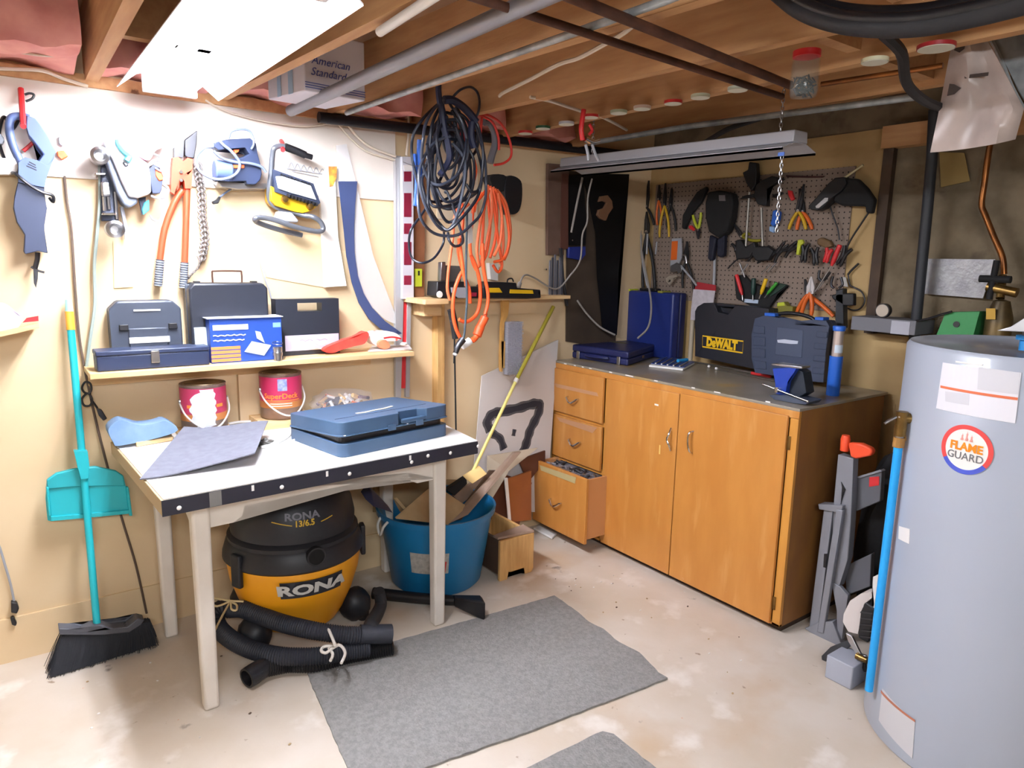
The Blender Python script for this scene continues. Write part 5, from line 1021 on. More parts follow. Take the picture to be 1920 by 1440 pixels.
# rugs
def rug(name, lb, pts, **k):
    P = [ZP(p, .004) for p in pts]; out = []
    for i in range(len(P)):
        a, b = P[i], P[(i+1) % len(P)]; n = max(1, int((b-a).length/.025))
        for j in range(n):
            p = a.lerp(b, j/n); out.append(V((p.x+random.uniform(-.002, .002), p.y+random.uniform(-.002, .002), .001)))
    return obj(name, prism(BM(), out, UZ*.007), mat('rug_grey', '8C8A87', .95, c2='7C7A78', scale=70, bump=.8, bscale=130), label=lb, cat='mat', **k)
rug('floor_mat', 'large grey carpet mat on the concrete floor in front of the vacuum', [(575, 1262), (700, 1215), (1040, 1118), (1085, 1150), (1105, 1168), (1130, 1180), (1160, 1205), (1200, 1225), (1235, 1262), (1252, 1272), (1220, 1285), (1000, 1370), (800, 1440), (672, 1490)])
rug('floor_mat', 'second grey carpet mat corner at the bottom edge of the photo', [(970, 1450), (1130, 1372), (1150, 1378), (1240, 1450), (1300, 1510), (880, 1510)])
# floor debris
for k in range(46):
    pz = random.choice([(1100+random.uniform(-60, 90), 1110+random.uniform(-30, 40)), (random.uniform(950, 1450), random.uniform(1060, 1300)), (random.uniform(120, 560), random.uniform(1200, 1420))])
    p = ZP(pz, .003); bm = BM(); s_ = random.uniform(.002, .006); blob(bm, (p.x, p.y, .0025), s_, s_*.7, .0022, k, .3, 1)
    m_ = random.choice([M_whitep, M_whitep, M_dwood, M_osb]); wc = m_ == M_whitep
    obj('paint_chip' if wc else 'wood_chip', bm, m_, label='small white paint chip scattered on the concrete floor' if wc else 'small brown wood chip scattered on the concrete floor', cat='debris', group='white chips on the floor' if wc else 'brown chips on the floor')

# ================================================================== BROOM AND DUSTPAN
br = thing('broom', 'turquoise handled broom with black bristles leaning on the left wall', 'broom', (.18, 2.82, 0))
M_tq = mat('turquoise_plastic', '20B2BC', .4)
top_ = YP((128, 562), 2.945); bot_ = YP((182, 1172), 2.80)
d_ = (bot_-top_)
bm = BM(); cyl(bm, top_+d_*.09, bot_, .0125, .0125, seg=18); obj('handle', bm, M_tq, br, smooth=True)
bm = BM(); cyl(bm, top_+d_*.035, top_+d_*.09, .014, seg=18); obj('band', bm, mat('band_orange', 'F0A83C', .4), br, smooth=True, label='orange yellow band')
bm = BM(); cyl(bm, top_, top_+d_*.035, .010, .013, seg=18); obj('cap', bm, mat('cap_pale', '9CD8D4', .4), br, smooth=True)
yb3 = 2.80
bm = prism(BM(), Yq('T7', [(345, 1060), (400, 1062), (480, 1075), (540, 1045), (600, 1040), (660, 1060), (750, 1050), (810, 1000), (850, 1010), (830, 1040), (760, 1085), (600, 1100), (350, 1100)], yb3-.025), (0, .05, 0)); obj('head', bm, mat('broom_head', '4C4E56', .5), br, bevel=.004)
bm = BM(); TL, TR = YP(q('T7', [(350, 1095)])[0], yb3), YP(q('T7', [(880, 1010)])[0], yb3)
random.seed(5)
bl0, br0 = YP(q('T7', [(262, 1265)])[0], yb3-.03), YP(q('T7', [(925, 1200)])[0], yb3-.02)
core = [TL+UZ*-.002, V((TR.x, yb3, TR.z)), V((br0.x, yb3-.02, .012)), V((bl0.x, yb3-.03, .004))]
bmc = BM(); hexa(bmc, [core[3]+V((0.015, .0, 0)), core[2]+V((-.01, .0, 0)), core[2]+V((-.01, .055, 0)), core[3]+V((.015, .055, 0)), core[0]+V((.004, -.015, 0)), core[1]+V((-.004, -.015, 0)), core[1]+V((-.004, .02, 0)), core[0]+V((.004, .02, 0))])
obj('bristle_core', bmc, mat('bristle_black', '26282E', .85), br)
for k in range(900):
    u = random.random(); w_ = random.random(); a = TL.lerp(TR, u)+V((0, -.02+.045*w_, 0)); bb = V((bl0.x+(br0.x-bl0.x)*u+random.uniform(-.008, .008), yb3-.04+.10*w_+random.uniform(-.006, .006), max(.002, .004+.010*u+random.uniform(-.004, .006))))
    m_ = a.lerp(bb, .5)+V((.008*math.sin(u*3), 0, .004)); tube(bm, [a, m_, bb], .0011, seg=3, smooth=1, caps=False)
obj('bristles', bm, bpy.data.materials['bristle_black'], br, kind='stuff')
dp = thing('dustpan', 'turquoise dustpan clipped on the broom handle', 'dustpan', YP((165, 925), 2.86))
yd = 2.90
bm = prism(BM(), Yq('T7', [(275, 190), (330, 150), (430, 125), (560, 110), (680, 135), (725, 165), (745, 260), (775, 385), (600, 400), (300, 430), (280, 425), (268, 300)], yd-.02), (0, .012, 0)); obj('pan', bm, M_tq, dp, bevel=.004)
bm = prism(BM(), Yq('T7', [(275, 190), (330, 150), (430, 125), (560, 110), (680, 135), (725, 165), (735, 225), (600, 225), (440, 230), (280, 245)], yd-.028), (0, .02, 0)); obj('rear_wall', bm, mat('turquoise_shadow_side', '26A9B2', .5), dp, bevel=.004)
for xs in ((270, 300), (740, 775)): bm = prism(BM(), Yq('T7', [(xs[0], 230), (xs[0]+16, 230), (xs[1]+4, 400), (xs[1]-16, 400)], yd-.035), (0, .02, 0)); obj('side_wall', bm, M_tq, dp, bevel=.003)
bm = prism(BM(), Yq('T7', [(300, 405), (600, 380), (755, 365), (770, 385), (600, 402), (300, 430)], yd-.03), (0, .012, 0)); obj('lip', bm, M_tq, dp, bevel=.002)
bm = prism(BM(), Yq('T7', [(435, 20), (515, 20), (525, 100), (520, 180), (475, 185), (455, 110)], 2.845), (0, .03, 0)); obj('clip', bm, M_tq, dp, bevel=.005)

# ================================================================== SMALL CORNER SHELF AND CORDS
CS = ZP
yF = 2.74; a, b = YP((797, 565), yF), YP((842, 565), yF)
cs = thing('corner_shelf', 'small pine shelf on brackets behind the hanging orange cord', 'shelf', (1.95, 2.85, 1.27))
za = YP((800, 562), yF).z
obj('board', BX(YP((842, 560), 2.86).x, YP((1045, 560), 2.95).x, 2.84, YW, za-.018, za), M_pine, cs, bevel=.002)
obj('end_block', BX(YP((797, 560), yF).x, YP((842, 560), yF).x, yF, YW, za-.022, za), M_pine, cs, bevel=.002)
obj('bracket', BX(YP((795, 590), 2.86).x, YP((828, 590), 2.86).x, 2.86, YW, za-.085, za-.022), M_pine, cs, bevel=.002)
x = YP((832, 700), 2.90).x; obj('post', BX(x-.020, x+.020, 2.925, YW-.0, .0, za-.030), M_pine2, cs, bevel=.002)
x = YP((826, 700), 2.95).x; obj('cleat', BX(x-.03, x+.6, YW-.02, YW, za-.10, za-.022), M_ply, cs)
zc = za
def on_cs(name, lb, cat, pts, y, th, m, **k):
    return obj(name, prism(BM(), [YP(p, y) for p in q('W1', pts)], (0, th, 0)), m, label=lb, cat=cat, **k)
def lift(o): return o
t = thing('cordless_torch', 'black battery charger with silver stem on the corner shelf', 'charger', YP((835, 560), 2.80))
obj('base', prism(BM(), [YP(p, 2.79) for p in q('W1', [(410, 330), (760, 330), (760, 545), (470, 545), (400, 520)])], (0, .09, 0)), M_black, t, bevel=.004)
obj('stem', prism(BM(), [YP(p, 2.80) for p in q('W1', [(465, 80), (520, 75), (510, 320), (455, 320)])], (0, .03, 0)), M_steel, t, bevel=.002)
obj('battery', prism(BM(), [YP(p, 2.83) for p in q('W1', [(530, 120), (720, 130), (720, 330), (530, 330)])], (0, .06, 0)), mat('battery_grey', '4A4844', .5), t, bevel=.004)
c = YP(q('W1', [(440, 495)])[0], 2.785); bm = BM(); lathe(bm, c, [(0, .006), (.014, .005), (.016, 0)], seg=20, axis=V((0, -1, 0))); obj('dial', bm, M_whitep, t, smooth=True)
obj('plate', prism(BM(), [YP(p, 2.783) for p in q('W1', [(590, 405), (780, 405), (780, 540), (680, 540), (600, 470)])], (0, .006, 0)), M_grey, t)
t = thing('tool_roll', 'black and red small tool case on the corner shelf', 'tool case', YP((895, 560), 2.82))
obj('body', prism(BM(), [YP(p, 2.81) for p in q('W1', [(840, 395), (1000, 395), (1010, 545), (800, 545)])], (0, .08, 0)), M_black, t, bevel=.004)
obj('panel', prism(BM(), [YP(p, 2.807) for p in q('W1', [(845, 470), (920, 470), (915, 520), (850, 520)])], (0, .004, 0)), mat('dark_red', '9C1E3A', .5), t)
t = thing('glue_gun_case', 'black and yellow tool lying on the corner shelf by the wall corner', 'power tool', YP((950, 555), 2.82))
obj('body', prism(BM(), [YP(p, 2.80) for p in q('W1', [(1000, 400), (1060, 330), (1430, 345), (1440, 410), (1740, 435), (1690, 470), (1745, 540), (1560, 550), (1010, 545)])], (0, .07, 0)), M_black, t, bevel=.004)
obj('side', prism(BM(), [YP(p, 2.796) for p in q('W1', [(1080, 410), (1210, 410), (1250, 470), (1080, 470)])], (0, .006, 0)), M_yel, t, bevel=.001)
obj('side', prism(BM(), [YP(p, 2.796) for p in q('W1', [(1350, 430), (1640, 440), (1650, 485), (1345, 480)])], (0, .006, 0)), M_yel, t, bevel=.001)
bm = BM(); tube(bm, [YP(p, 2.82) for p in q('W1', [(1310, 345), (1320, 300), (1370, 290), (1390, 330)])], .004, seg=6); obj('ring', bm, M_black, t)
bm = sil(BM(), 'W1', [(1080, 90), (1200, 110), (1190, 320), (1100, 300)], 'A', .04, .03); obj('white_card', bm, mat('card_grey', 'C9C4BC', .6), label='pale grey card standing behind the orange cord on the corner shelf', cat='card')
# red reciprocating blade guard / black circular saw hanging right of the orange cord
t = T('circular_saw', 'black round cordless tool hanging on the wall right of the orange cord', 'power tool', (955, 360), .03)
obj('body', sil(BM(), 'S3', [(1230, 975), (1270, 955), (1340, 980), (1380, 1040), (1380, 1200), (1350, 1310), (1290, 1345), (1240, 1310), (1215, 1200), (1210, 1080)], 'A', .10, .07, rnd=3), M_black, t, bevel=.010, seg=3)
obj('neck', sil(BM(), 'S3', [(1060, 960), (1150, 940), (1240, 970), (1240, 1080), (1180, 1110), (1080, 1060)], 'A', .09, .06, rnd=2), M_blackm, t, bevel=.006)

# black cord bundle hanging from the joist
bc_ = thing('extension_cord', 'large tangle of black and dark blue cords hanging from the joist', 'cord', YP((850, 330), 2.5))
M_cb = mat('cord_blackblue', '1C202C', .4)
loops = [
 [(600, 190), (500, 290), (420, 430), (390, 600), (380, 800), (450, 1000), (560, 1050), (700, 980), (800, 860), (840, 700), (790, 450), (700, 280)],
 [(620, 200), (520, 260), (380, 400), (290, 560), (280, 760), (330, 1000), (420, 1180), (530, 1220), (680, 1150), (800, 960), (850, 760), (830, 500), (720, 260)],
 [(640, 200), (700, 300), (830, 400), (900, 600), (960, 800), (980, 950), (940, 1100), (850, 1180), (700, 1240), (540, 1270), (460, 1220), (440, 1000), (460, 700), (480, 450), (560, 260)],
 [(680, 180), (760, 100), (860, 70), (930, 120), (955, 220), (940, 330), (900, 400)],
 [(580, 230), (640, 480), (590, 600), (650, 760), (760, 830), (860, 780), (930, 680), (940, 520)],
 [(560, 260), (600, 420), (560, 560), (540, 680), (440, 800), (400, 930), (380, 1020), (420, 1200), (440, 1240)],
 [(900, 400), (960, 600), (1010, 800), (1020, 1050), (1010, 1200), (960, 1350), (880, 1440), (760, 1540), (620, 1560), (480, 1520), (370, 1390), (340, 1200), (350, 1000)],
 [(840, 300), (940, 460), (990, 700), (980, 950), (960, 1100), (900, 1230), (760, 1400), (640, 1500), (560, 1440), (480, 1330), (440, 1230), (450, 1000), (450, 800), (430, 640)],
 [(440, 1250), (360, 1370), (270, 1500), (250, 1650), (280, 1780), (380, 1830), (500, 1780), (590, 1640), (600, 1520)],
 [(640, 1530), (650, 1600), (700, 1660), (760, 1650), (790, 1600), (760, 1480), (640, 1140), (610, 1130)],
 [(820, 1040), (880, 1120), (960, 1100)], [(750, 500), (720, 700), (640, 850), (560, 1000), (520, 1100)], [(700, 300), (720, 500), (690, 700), (640, 820)]]
for k in range(9):
    cx_, cy_ = 640+40*math.sin(k*2.1), 620+50*k; loops.append([(cx_+(150+14*k)*math.sin(a_*.785+.3)*(.8+.2*math.sin(k+a_)), cy_-(330+22*k)*math.cos(a_*.785+.3)*(.9+.1*math.cos(k*2+a_))) for a_ in range(9)])
for i, L_ in enumerate(loops):
    yy = 2.50+.018*((i*5) % 7)-.05
    bm = BM(); tube(bm, [YP(p, yy+.02*math.sin(k*1.7+i)) for k, p in enumerate(q('S3', L_))], .0062 if i not in (3, 8) else .005, seg=8, smooth=6); obj('cord_loop', bm, M_cb if i % 3 else mat('cord_grey_sheen', '343946', .35), bc_, smooth=True)
bm = BM(); tube(bm, [YP(p, 2.52) for p in q('S4', [(830, 0), (825, 300), (820, 600), (830, 850), (815, 1080), (800, 1230), (775, 1290)])], .005, seg=8); obj('hanging_cord', bm, mat('cord_slate', '3E4A52', .5), bc_, smooth=True)
bm = BM(); tube(bm, [YP(p, 2.52) for p in q('S4', [(790, 1260), (740, 1330), (715, 1400)])], (.016, .011), seg=10); obj('plug', bm, M_dsteel, bc_, smooth=True)
bm = BM(); tube(bm, [YP(p, 2.52) for p in q('S4', [(725, 1385), (705, 1420)])], .010, seg=8); obj('plug_tip', bm, M_whitep, bc_, smooth=True)
for pts, r_ in (([(545, 20), (545, 120), (560, 240)], .012), ([(600, 200), (680, 200), (780, 260), (860, 340), (920, 420)], .016), ([(570, 240), (600, 480), (640, 640), (650, 800), (560, 950)], .013), ([(880, 420), (870, 560), (900, 680)], .014)):
    bm = BM(); tube(bm, [YP(p, 2.46) for p in q('S3', pts)], r_, seg=8); obj('wrap', bm, mat('navy_wrap', '1E2440', .5), bc_, smooth=True)
bm = BM()
for pts in ([(300, 740), (310, 900), (330, 1000), (320, 1200), (310, 1260)], [(355, 600), (350, 760), (360, 900), (355, 1100)]): tube(bm, [YP(p, 2.56) for p in q('S3', pts)], .010, seg=8)
obj('blue_rope', bm, mat('rope_blue', '1C4C9C', .5), label='bright blue rope hanging between the white level and the black cords', cat='rope', smooth=True)
bm = BM(); tube(bm, [YP(p, 2.5) for p in q('S3', [(190, 820), (330, 860), (540, 820)])], .0015, seg=5); obj('hanging_wire', bm, M_steel, label='thin wire holding the white level to the black cords', cat='wire')
# orange cord bundle
oc_ = thing('extension_cord', 'orange extension cord bundle hanging in long loops over the corner shelf', 'cord', YP((905, 420), 2.62))
strands = [
 [(1040, 1050), (1010, 1200), (960, 1440), (930, 1700), (960, 1850), (1000, 1700)], [(1060, 1060), (1100, 1250), (1120, 1440), (1150, 1650), (1180, 1850), (1140, 1920), (1090, 1850)],
 [(1090, 1070), (1160, 1250), (1190, 1500), (1190, 1700), (1160, 1840)], [(1110, 1090), (1200, 1250), (1240, 1440), (1250, 1620), (1200, 1780), (1100, 1820)], [(1130, 1100), (1220, 1240), (1265, 1500), (1240, 1700), (1200, 1800)],
 [(1030, 1080), (1050, 1300), (1060, 1500), (1020, 1750), (960, 1850)], [(1070, 1080), (1080, 1300), (1040, 1560), (990, 1800), (930, 1880)], [(1100, 1100), (1130, 1350), (1110, 1600), (1060, 1780)], [(1140, 1130), (1180, 1380), (1160, 1620), (1100, 1760)],
 [(1020, 1100), (960, 1180), (900, 1250), (880, 1440), (860, 1640), (880, 1800), (920, 1900)], [(980, 1130), (930, 1200), (900, 1320)], [(1050, 1100), (1000, 1300), (990, 1500), (970, 1750)],
 [(760, 1190), (700, 1400), (690, 1550), (670, 1700), (640, 1950), (635, 2100), (660, 2200)], [(780, 1230), (790, 1420), (760, 1600), (740, 1700), (770, 1850), (800, 1950), (830, 2080), (860, 2200)],
 [(850, 1240), (720, 1330), (740, 1220)], [(900, 800), (920, 900), (900, 1000)], [(740, 1190), (740, 1300), (720, 1450)]]
for i, L_ in enumerate(strands):
    yy = 2.60+.010*((i*3) % 8)
    bm = BM(); tube(bm, [YP(p, yy) for p in q('S3', L_)], .0068, seg=9, smooth=6); obj('cord_loop', bm, M_orange if i % 2 else mat('orange_vinyl_pale', 'F4784A', .45), oc_, smooth=True)
for i, L_ in enumerate([[(800, 560), (750, 640), (700, 800), (690, 1000), (720, 1150), (770, 1260)], [(870, 420), (930, 560), (960, 720), (960, 880), (930, 1000), (860, 1070), (800, 1085), (750, 1060)], [(985, 300), (990, 500), (1010, 640), (1040, 800), (1035, 920), (1010, 1010)], [(750, 250), (780, 480), (800, 620), (850, 760), (860, 900)]]):
    bm = BM(); tube(bm, [YP(p, 2.56-.01*i) for p in q('S4', L_)], .0082, seg=9, smooth=7); obj('cord_loop', bm, M_orange, oc_, smooth=True)
bm = BM(); tube(bm, [YP(p, 2.55) for p in q('S4', [(1020, 1000), (1000, 1060), (960, 1140), (930, 1220), (900, 1260), (860, 1280)])], [.008, .019, .021, .013, .008], seg=12, smooth=6); obj('connector', bm, M_orange, oc_, smooth=True)
bm = BM(); tube(bm, [YP(p, 2.55) for p in q('S4', [(860, 1275), (810, 1310), (780, 1330)])], (.018, .016), seg=10, smooth=1); obj('plug', bm, M_paper, oc_, smooth=True, label='white plug end')
obj('tag', slab(BM(), [YP(p, 2.55) for p in q('S4', [(835, 0), (880, 0), (890, 290), (840, 310)])], (0, .002, 0)), mat('tag_white', 'C9C2BC', .6), oc_)
# red cord loop and grey loop behind
bm = BM()
for pts in ([(940, 340), (1060, 360), (1180, 450), (1260, 620), (1270, 760), (1200, 830), (1100, 850)], [(950, 350), (1080, 420), (1140, 560), (1150, 700)], [(980, 360), (970, 480), (960, 600)]): tube(bm, [YP(p, 2.62) for p in q('S3', pts)], .0055, seg=8, smooth=6)
obj('looped_cable', bm, mat('red_cord', 'D23A30', .45), label='red cord looped behind the black cords under the joist', cat='cord', smooth=True)
bm = BM(); tube(bm, [YP(p, 2.66) for p in q('S3', [(1000, 420), (1060, 430), (1100, 520), (1110, 640), (1080, 750), (1060, 830)])], .016, seg=8, smooth=6); obj('grey_hose', bm, mat('hose_grey', '6E6C72', .6), label='grey flat cord hanging inside the red cord loop', cat='cord', smooth=True)
bm = BM(); tube(bm, [YP(p, 2.64) for p in q('S3', [(760, 400), (800, 500), (770, 640), (790, 760)])], .016, seg=8); obj('red_grip', bm, M_red, label='red handle showing between the black cords', cat='tool', smooth=True)
bm = BM(); tube(bm, [YP(p, 2.66) for p in q('S4', [(690, 960), (690, 1060), (700, 1150), (705, 1300), (700, 1500)])], .004, seg=6); tube(bm, [YP(p, 2.66) for p in q('T4', [(850, 420), (855, 700), (860, 1000)])], .004, seg=6)
tube(bm, [YP(p, 2.66) for p in q('S4', [(670, 960), (700, 1100), (720, 1250)])], .018, seg=8); obj('black_strap', bm, M_blackm, label='black strap hanging behind the orange cord down to the table', cat='strap')

# ================================================================== DARK CORNER: SAWS AND FILES ON THE PLYWOOD WALL
M_dkw = mat('dark_corner_brown', '4A3C30', .8, c2='3E3228', scale=5)
obj('dark_panel', slab(BM(), [onA(p, .002) for p in [(1060, 640), (1152, 655), (1166, 330), (1062, 320)]], (0, -.008, 0)), M_dkw, label='dark brown panel behind the saws in the corner', cat='panel')  # thin dark brown slab over the corner stretch of the plywood wall
obj('wooden_level', slab(BM(), [onA(p, .012) for p in q('S5', [(135, 1250), (320, 1250), (380, 240), (140, 220)])], (0, -.02, 0)), mat('dusky_wood', '6E564A', .6, c2='5E463C', scale=8), label='dusky brown wooden level hanging left of the saws', cat='level', bevel=.002)
obj('thin_batten', slab(BM(), [onA(p, .032) for p in q('S5', [(300, 1180), (385, 1180), (385, 340), (315, 340)])], (0, -.006, 0)), mat('red_slat', '5E3A30', .6), label='reddish slat over the dusky wooden level', cat='slat')
t = T('hand_saw', 'dark hand saw with brown wooden handle hanging in the corner', 'saw', (1120, 400), .02)
obj('blade', sil(BM(), 'S5', [(560, 330), (1080, 340), (1060, 620), (1000, 1000), (960, 1440), (940, 2150), (780, 2100), (720, 1500), (700, 1000)], 'A', .03, .003), mat('old_blade', '1C1C1E', .45, .6), t)
obj('handle', sil(BM(), 'S5', [(760, 590), (840, 575), (890, 640), (900, 720), (850, 790), (820, 865), (760, 840), (725, 800), (740, 740), (800, 720), (830, 660), (790, 640), (740, 650)], 'A', .045, .022), mat('saw_handle', '7A5840', .5), t, bevel=.003)
t = T('frame_saw', 'black hacksaw with blue grip hanging left of the wooden handled saw', 'saw', (1080, 440), .02)
obj('blade', sil(BM(), 'S5', [(400, 360), (560, 340), (600, 900), (590, 1140), (400, 1140)], 'A', .025, .003), mat('darker_blade', '141519', .5, .4), t)
obj('grip', sil(BM(), 'S5', [(400, 1160), (590, 1150), (590, 1250), (540, 1310), (395, 1280)], 'A', .045, .02), mat('deep_blue', '22307E', .45), t, bevel=.004)
t = T('file_bundle', 'bundle of silver grey files hanging at the right end of the corner shelf', 'files', (1040, 510), .03)
for k in range(6):
    x = 135+k*22; obj('file', slab(BM(), [onA(p, .05+.004*(k % 2)) for p in q('T1', [(x, 540), (x+17, 545), (x+22, 230-(k % 3)*25), (x+6, 230-(k % 3)*25)])], (0, -.005, 0)), mat('file_%d' % (k % 2), ('7E808C', '50525C')[k % 2], .4, .4), t, bevel=.001)
for (x0_, y0_, x1_, y1_) in ((245, 120, 262, 380), (262, 380, 300, 640)):
    bm = BM(); wire(bm, 'T1', [(x0_, y0_), (x1_, y1_)], 'A', .05, .010); obj('punch', bm, M_dsteel, t, smooth=True)
for (x_, y_) in ((95, 312), (210, 525), (330, 50)):
    bm = BM(); c = onA(q('T1', [(x_, y_)])[0], .01); cyl(bm, c, c-UY*.02, .0022, seg=8); lathe(bm, c-UY*.02, [(0, .003), (.005, .002), (.005, 0), (0, 0)], seg=10, axis=-UY); obj('screw_hook', bm, M_chrome, label=['shiny screw head in the wall left of the files', 'shiny screw head below the files', 'shiny screw head right of the wooden level'][[95, 210, 330].index(x_)], cat='screw', smooth=True)
# white cable of the shop light
bm = BM(); tube(bm, [XP(p, 2.5) if k < 5 else YP(p, y) for k, (p, y) in enumerate([((1110, 335), 0), ((1102, 372), 0), ((1101, 415), 0), ((1092, 440), 0), ((1088, 487), 0), ((1070, 515), 2.9), ((1042, 542), 2.9), ((1000, 520), 2.88), ((982, 517), 2.86), ((972, 540), 2.84)])], .0045, seg=7, smooth=5); tube(bm, [YP((975, 530), 2.85), YP((970, 548), 2.84)], .011, seg=9, smooth=1)
obj('lamp_cable', bm, mat('cable_grey', '9A948E', .5), label='grey lamp cable looping from the shop light to the corner shelf', cat='cable', smooth=True)
cable('lamp_cable', 'short grey cable hanging at the left end of the shop light', [YP(p, 2.86) for p in [(1092, 333), (1084, 370), (1076, 410), (1071, 436)]], .006, bpy.data.materials['cable_grey'])
cable('lamp_cable', 'grey cable hanging in front of the pegboard down to the blue cases', [XP(p, x) for p, x in [((1201, 425), 3.12), ((1203, 470), 3.1), ((1213, 520), 3.05), ((1221, 570), 2.95), ((1216, 612), 2.85), ((1196, 634), 2.75)]], .0055, bpy.data.materials['cable_grey'])
cable('lamp_cable', 'grey cable sagging from the dark panel to the flat blue case', [YP(p, y) for p, y in [((1082, 563), 2.95), ((1100, 588), 2.93), ((1125, 613), 2.90), ((1153, 628), 2.86)]], .0055, bpy.data.materials['cable_grey'])
t = T('clamp', 'red and chrome clamp hanging from the jar lids over the shop light', 'clamp', (1105, 250), 0)
pz = [ZP(p, 2.03) for p in q('U4', [(780, 850), (790, 930), (810, 960)])]; t.location = pz[0]; ORG[t.name] = pz[0]
pz2 = pz[0].y
bm = BM(); tube(bm, [YP(p, pz2)+UZ*h for p, h in zip(q('U4', [(790, 815), (775, 890), (785, 970)]), (.03, 0, 0))], .010, seg=10); obj('grip', bm, M_red, t, smooth=True)
bm = BM(); tube(bm, [YP(p, pz2) for p in q('U4', [(830, 860), (850, 900), (830, 930)])], .006, seg=10); obj('trigger', bm, M_red, t, smooth=True)
bm = BM(); tube(bm, [YP(p, pz2) for p in q('U4', [(800, 960), (850, 985), (895, 975)])], .012, seg=10); obj('head', bm, M_chrome, t, smooth=True)
for pts in ([(805, 1000), (820, 1060), (825, 1110)], [(850, 1000), (870, 1060), (895, 1110)]): bm = BM(); tube(bm, [YP(p, pz2) for p in q('U4', pts)], .006, seg=8); obj('leg', bm, M_grey, t, smooth=True)

# ================================================================== WORKBENCH CABINET
CX, CZ = 2.465, .95
yR = XP((1500, 761), CX).y; yL = 2.965
cb = thing('workbench_cabinet', 'long maple workbench cabinet with three drawers and two doors', 'cabinet', ((CX+3.13)/2, (yR+yL)/2, 0))
obj('worktop', BX(CX-.004, 3.15, yR-.004, yL, CZ-.012, CZ), M_top, cb, bevel=.002)
obj('plinth', BX(CX+.03, 3.12, yR+.01, yL, 0, .03), mat('plinth_dark', '3A2A1E', .8), cb)
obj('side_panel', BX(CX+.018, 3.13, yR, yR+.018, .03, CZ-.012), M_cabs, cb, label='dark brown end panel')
obj('side_panel', BX(CX+.018, 3.13, yL-.018, yL, .03, CZ-.012), M_cab, cb)
obj('back_panel', BX(3.12, 3.13, yR+.018, yL-.018, .03, CZ-.012), M_cabs, cb)
obj('bottom_panel', BX(CX+.018, 3.12, yR+.018, yL-.018, .03, .045), M_cabs, cb)
yd1, yd2 = XP((1133, 797), CX).y, XP((1279, 740), CX).y      # drawer / door edges along the front
yd3 = XP((1481, 782), CX).y
zt_ = CZ-.012; zdoor = XP((1279, 740), CX).z
fr = BM()
box(fr, CX, CX+.018, yR, yL, zdoor, zt_)                    # top rail
box(fr, CX, CX+.018, yR, yd3-.002, .03, zdoor); box(fr, CX, CX+.018, yL-.03, yL, .03, zdoor)
box(fr, CX, CX+.018, yd1-.028, yd1, .03, zdoor)
for z in (XP((1082, 783), CX).z, XP((1078, 868), CX).z): box(fr, CX, CX+.018, yd1, yL-.03, z-.012, z+.012)
box(fr, CX, CX+.018, yR, yL, .03, .042)
obj('face_frame', fr, mat('maple_frame', 'CC9040', .42, c2='C08438', scale=3, stretch=(4, 4, 1)), cb, bevel=.0015)
obj('edge_trim', BX(CX-.004, CX-.001, yR-.004, yL, zdoor+.002, CZ-.012), M_cab, cb, bevel=.001)
for k, (py, w_) in enumerate([(1060, 9), (1078, 7), (1093, 7), (1107, 8), (1145, 8), (1180, 22), (1230, 9), (1300, 8), (1345, 14), (1440, 9)]):
    t_ = (py-1030)/(1500-1030); p = XP((py, 676+t_*88), CX-.0042); obj('paint_chip', BX(CX-.0048, CX-.0041, p.y-.0012*w_, p.y+.0012*w_, p.z-.004, p.z+.001), M_whitep, cb, label='white chip on the worktop edge')
def pull_v(c, horiz=True, par=None, s=.042):
    A_ = UY if horiz else UZ; B_ = -UZ if horiz else UY
    bm = BM(); P = [c+A_*s-UX*.001-B_*.008, c+A_*s*.92-UX*.016-B_*.006, c+A_*s*.25-UX*.024+B_*.014, c-A_*s*.25-UX*.024+B_*.014, c-A_*s*.92-UX*.016-B_*.006, c-A_*s-UX*.001-B_*.008]
    tube(bm, P, .0052, seg=8, smooth=2)
    return obj('handle', bm, M_chrome, par, smooth=True)
def drawer(y0, y1, z0, z1, x=CX, groove=True):
    dr = obj('drawer', BX(x-.018, x-.001, y0+.003, y1-.003, z0+.003, z1-.003), M_cab, cb, bevel=.003)
    ORG[dr.name] = V(((x-.018+x-.001)/2, (y0+y1)/2, (z0+z1)/2)); return dr
zA, zB = XP((1082, 783), CX).z, XP((1078, 868), CX).z
d1 = drawer(yd1, yL-.022, zA+.006, zdoor+.006); pull_v(XP((1075, 749), CX-.018), True, d1)
d2 = drawer(yd1, yL-.022, zB+.006, zA-.006); pull_v(XP((1079, 829), CX-.018), True, d2)
for dd_, pts in ((d1, [(130, 268), (410, 330), (420, 355), (150, 295)]), (d2, [(150, 485), (410, 555), (380, 590), (170, 515)])):
    obj('faded_patch', slab(BM(), [XP(p, CX-.0182) for p in q('T3', pts)], (-.0006, 0, 0)), mat('faded_label', 'B98A66', .6), dd_, label='faded label strip')
x3 = 2.30; d3 = obj('drawer', BX(x3, x3+.018, XP((1100, 897), x3).y, XP((1001, 860), x3).y, XP((1095, 1022), x3).z, XP((1001, 861), x3).z), M_cab, cb, bevel=.003, label='bottom drawer pulled half open')
ya_, yb_, za_, zb_ = XP((1100, 897), x3).y, XP((1001, 860), x3).y, XP((1095, 1022), x3).z, XP((1001, 861), x3).z
pull_v(XP((1043, 942), x3-.001), True, d3)
obj('drawer_side', BX(x3+.018, x3+.35, ya_+.008, ya_+.020, za_+.02, zb_-.008), mat('drawer_ply', 'C08A58', .6), d3); obj('drawer_side', BX(x3+.018, x3+.35, yb_-.020, yb_-.008, za_+.02, zb_-.008), bpy.data.materials['drawer_ply'], d3)
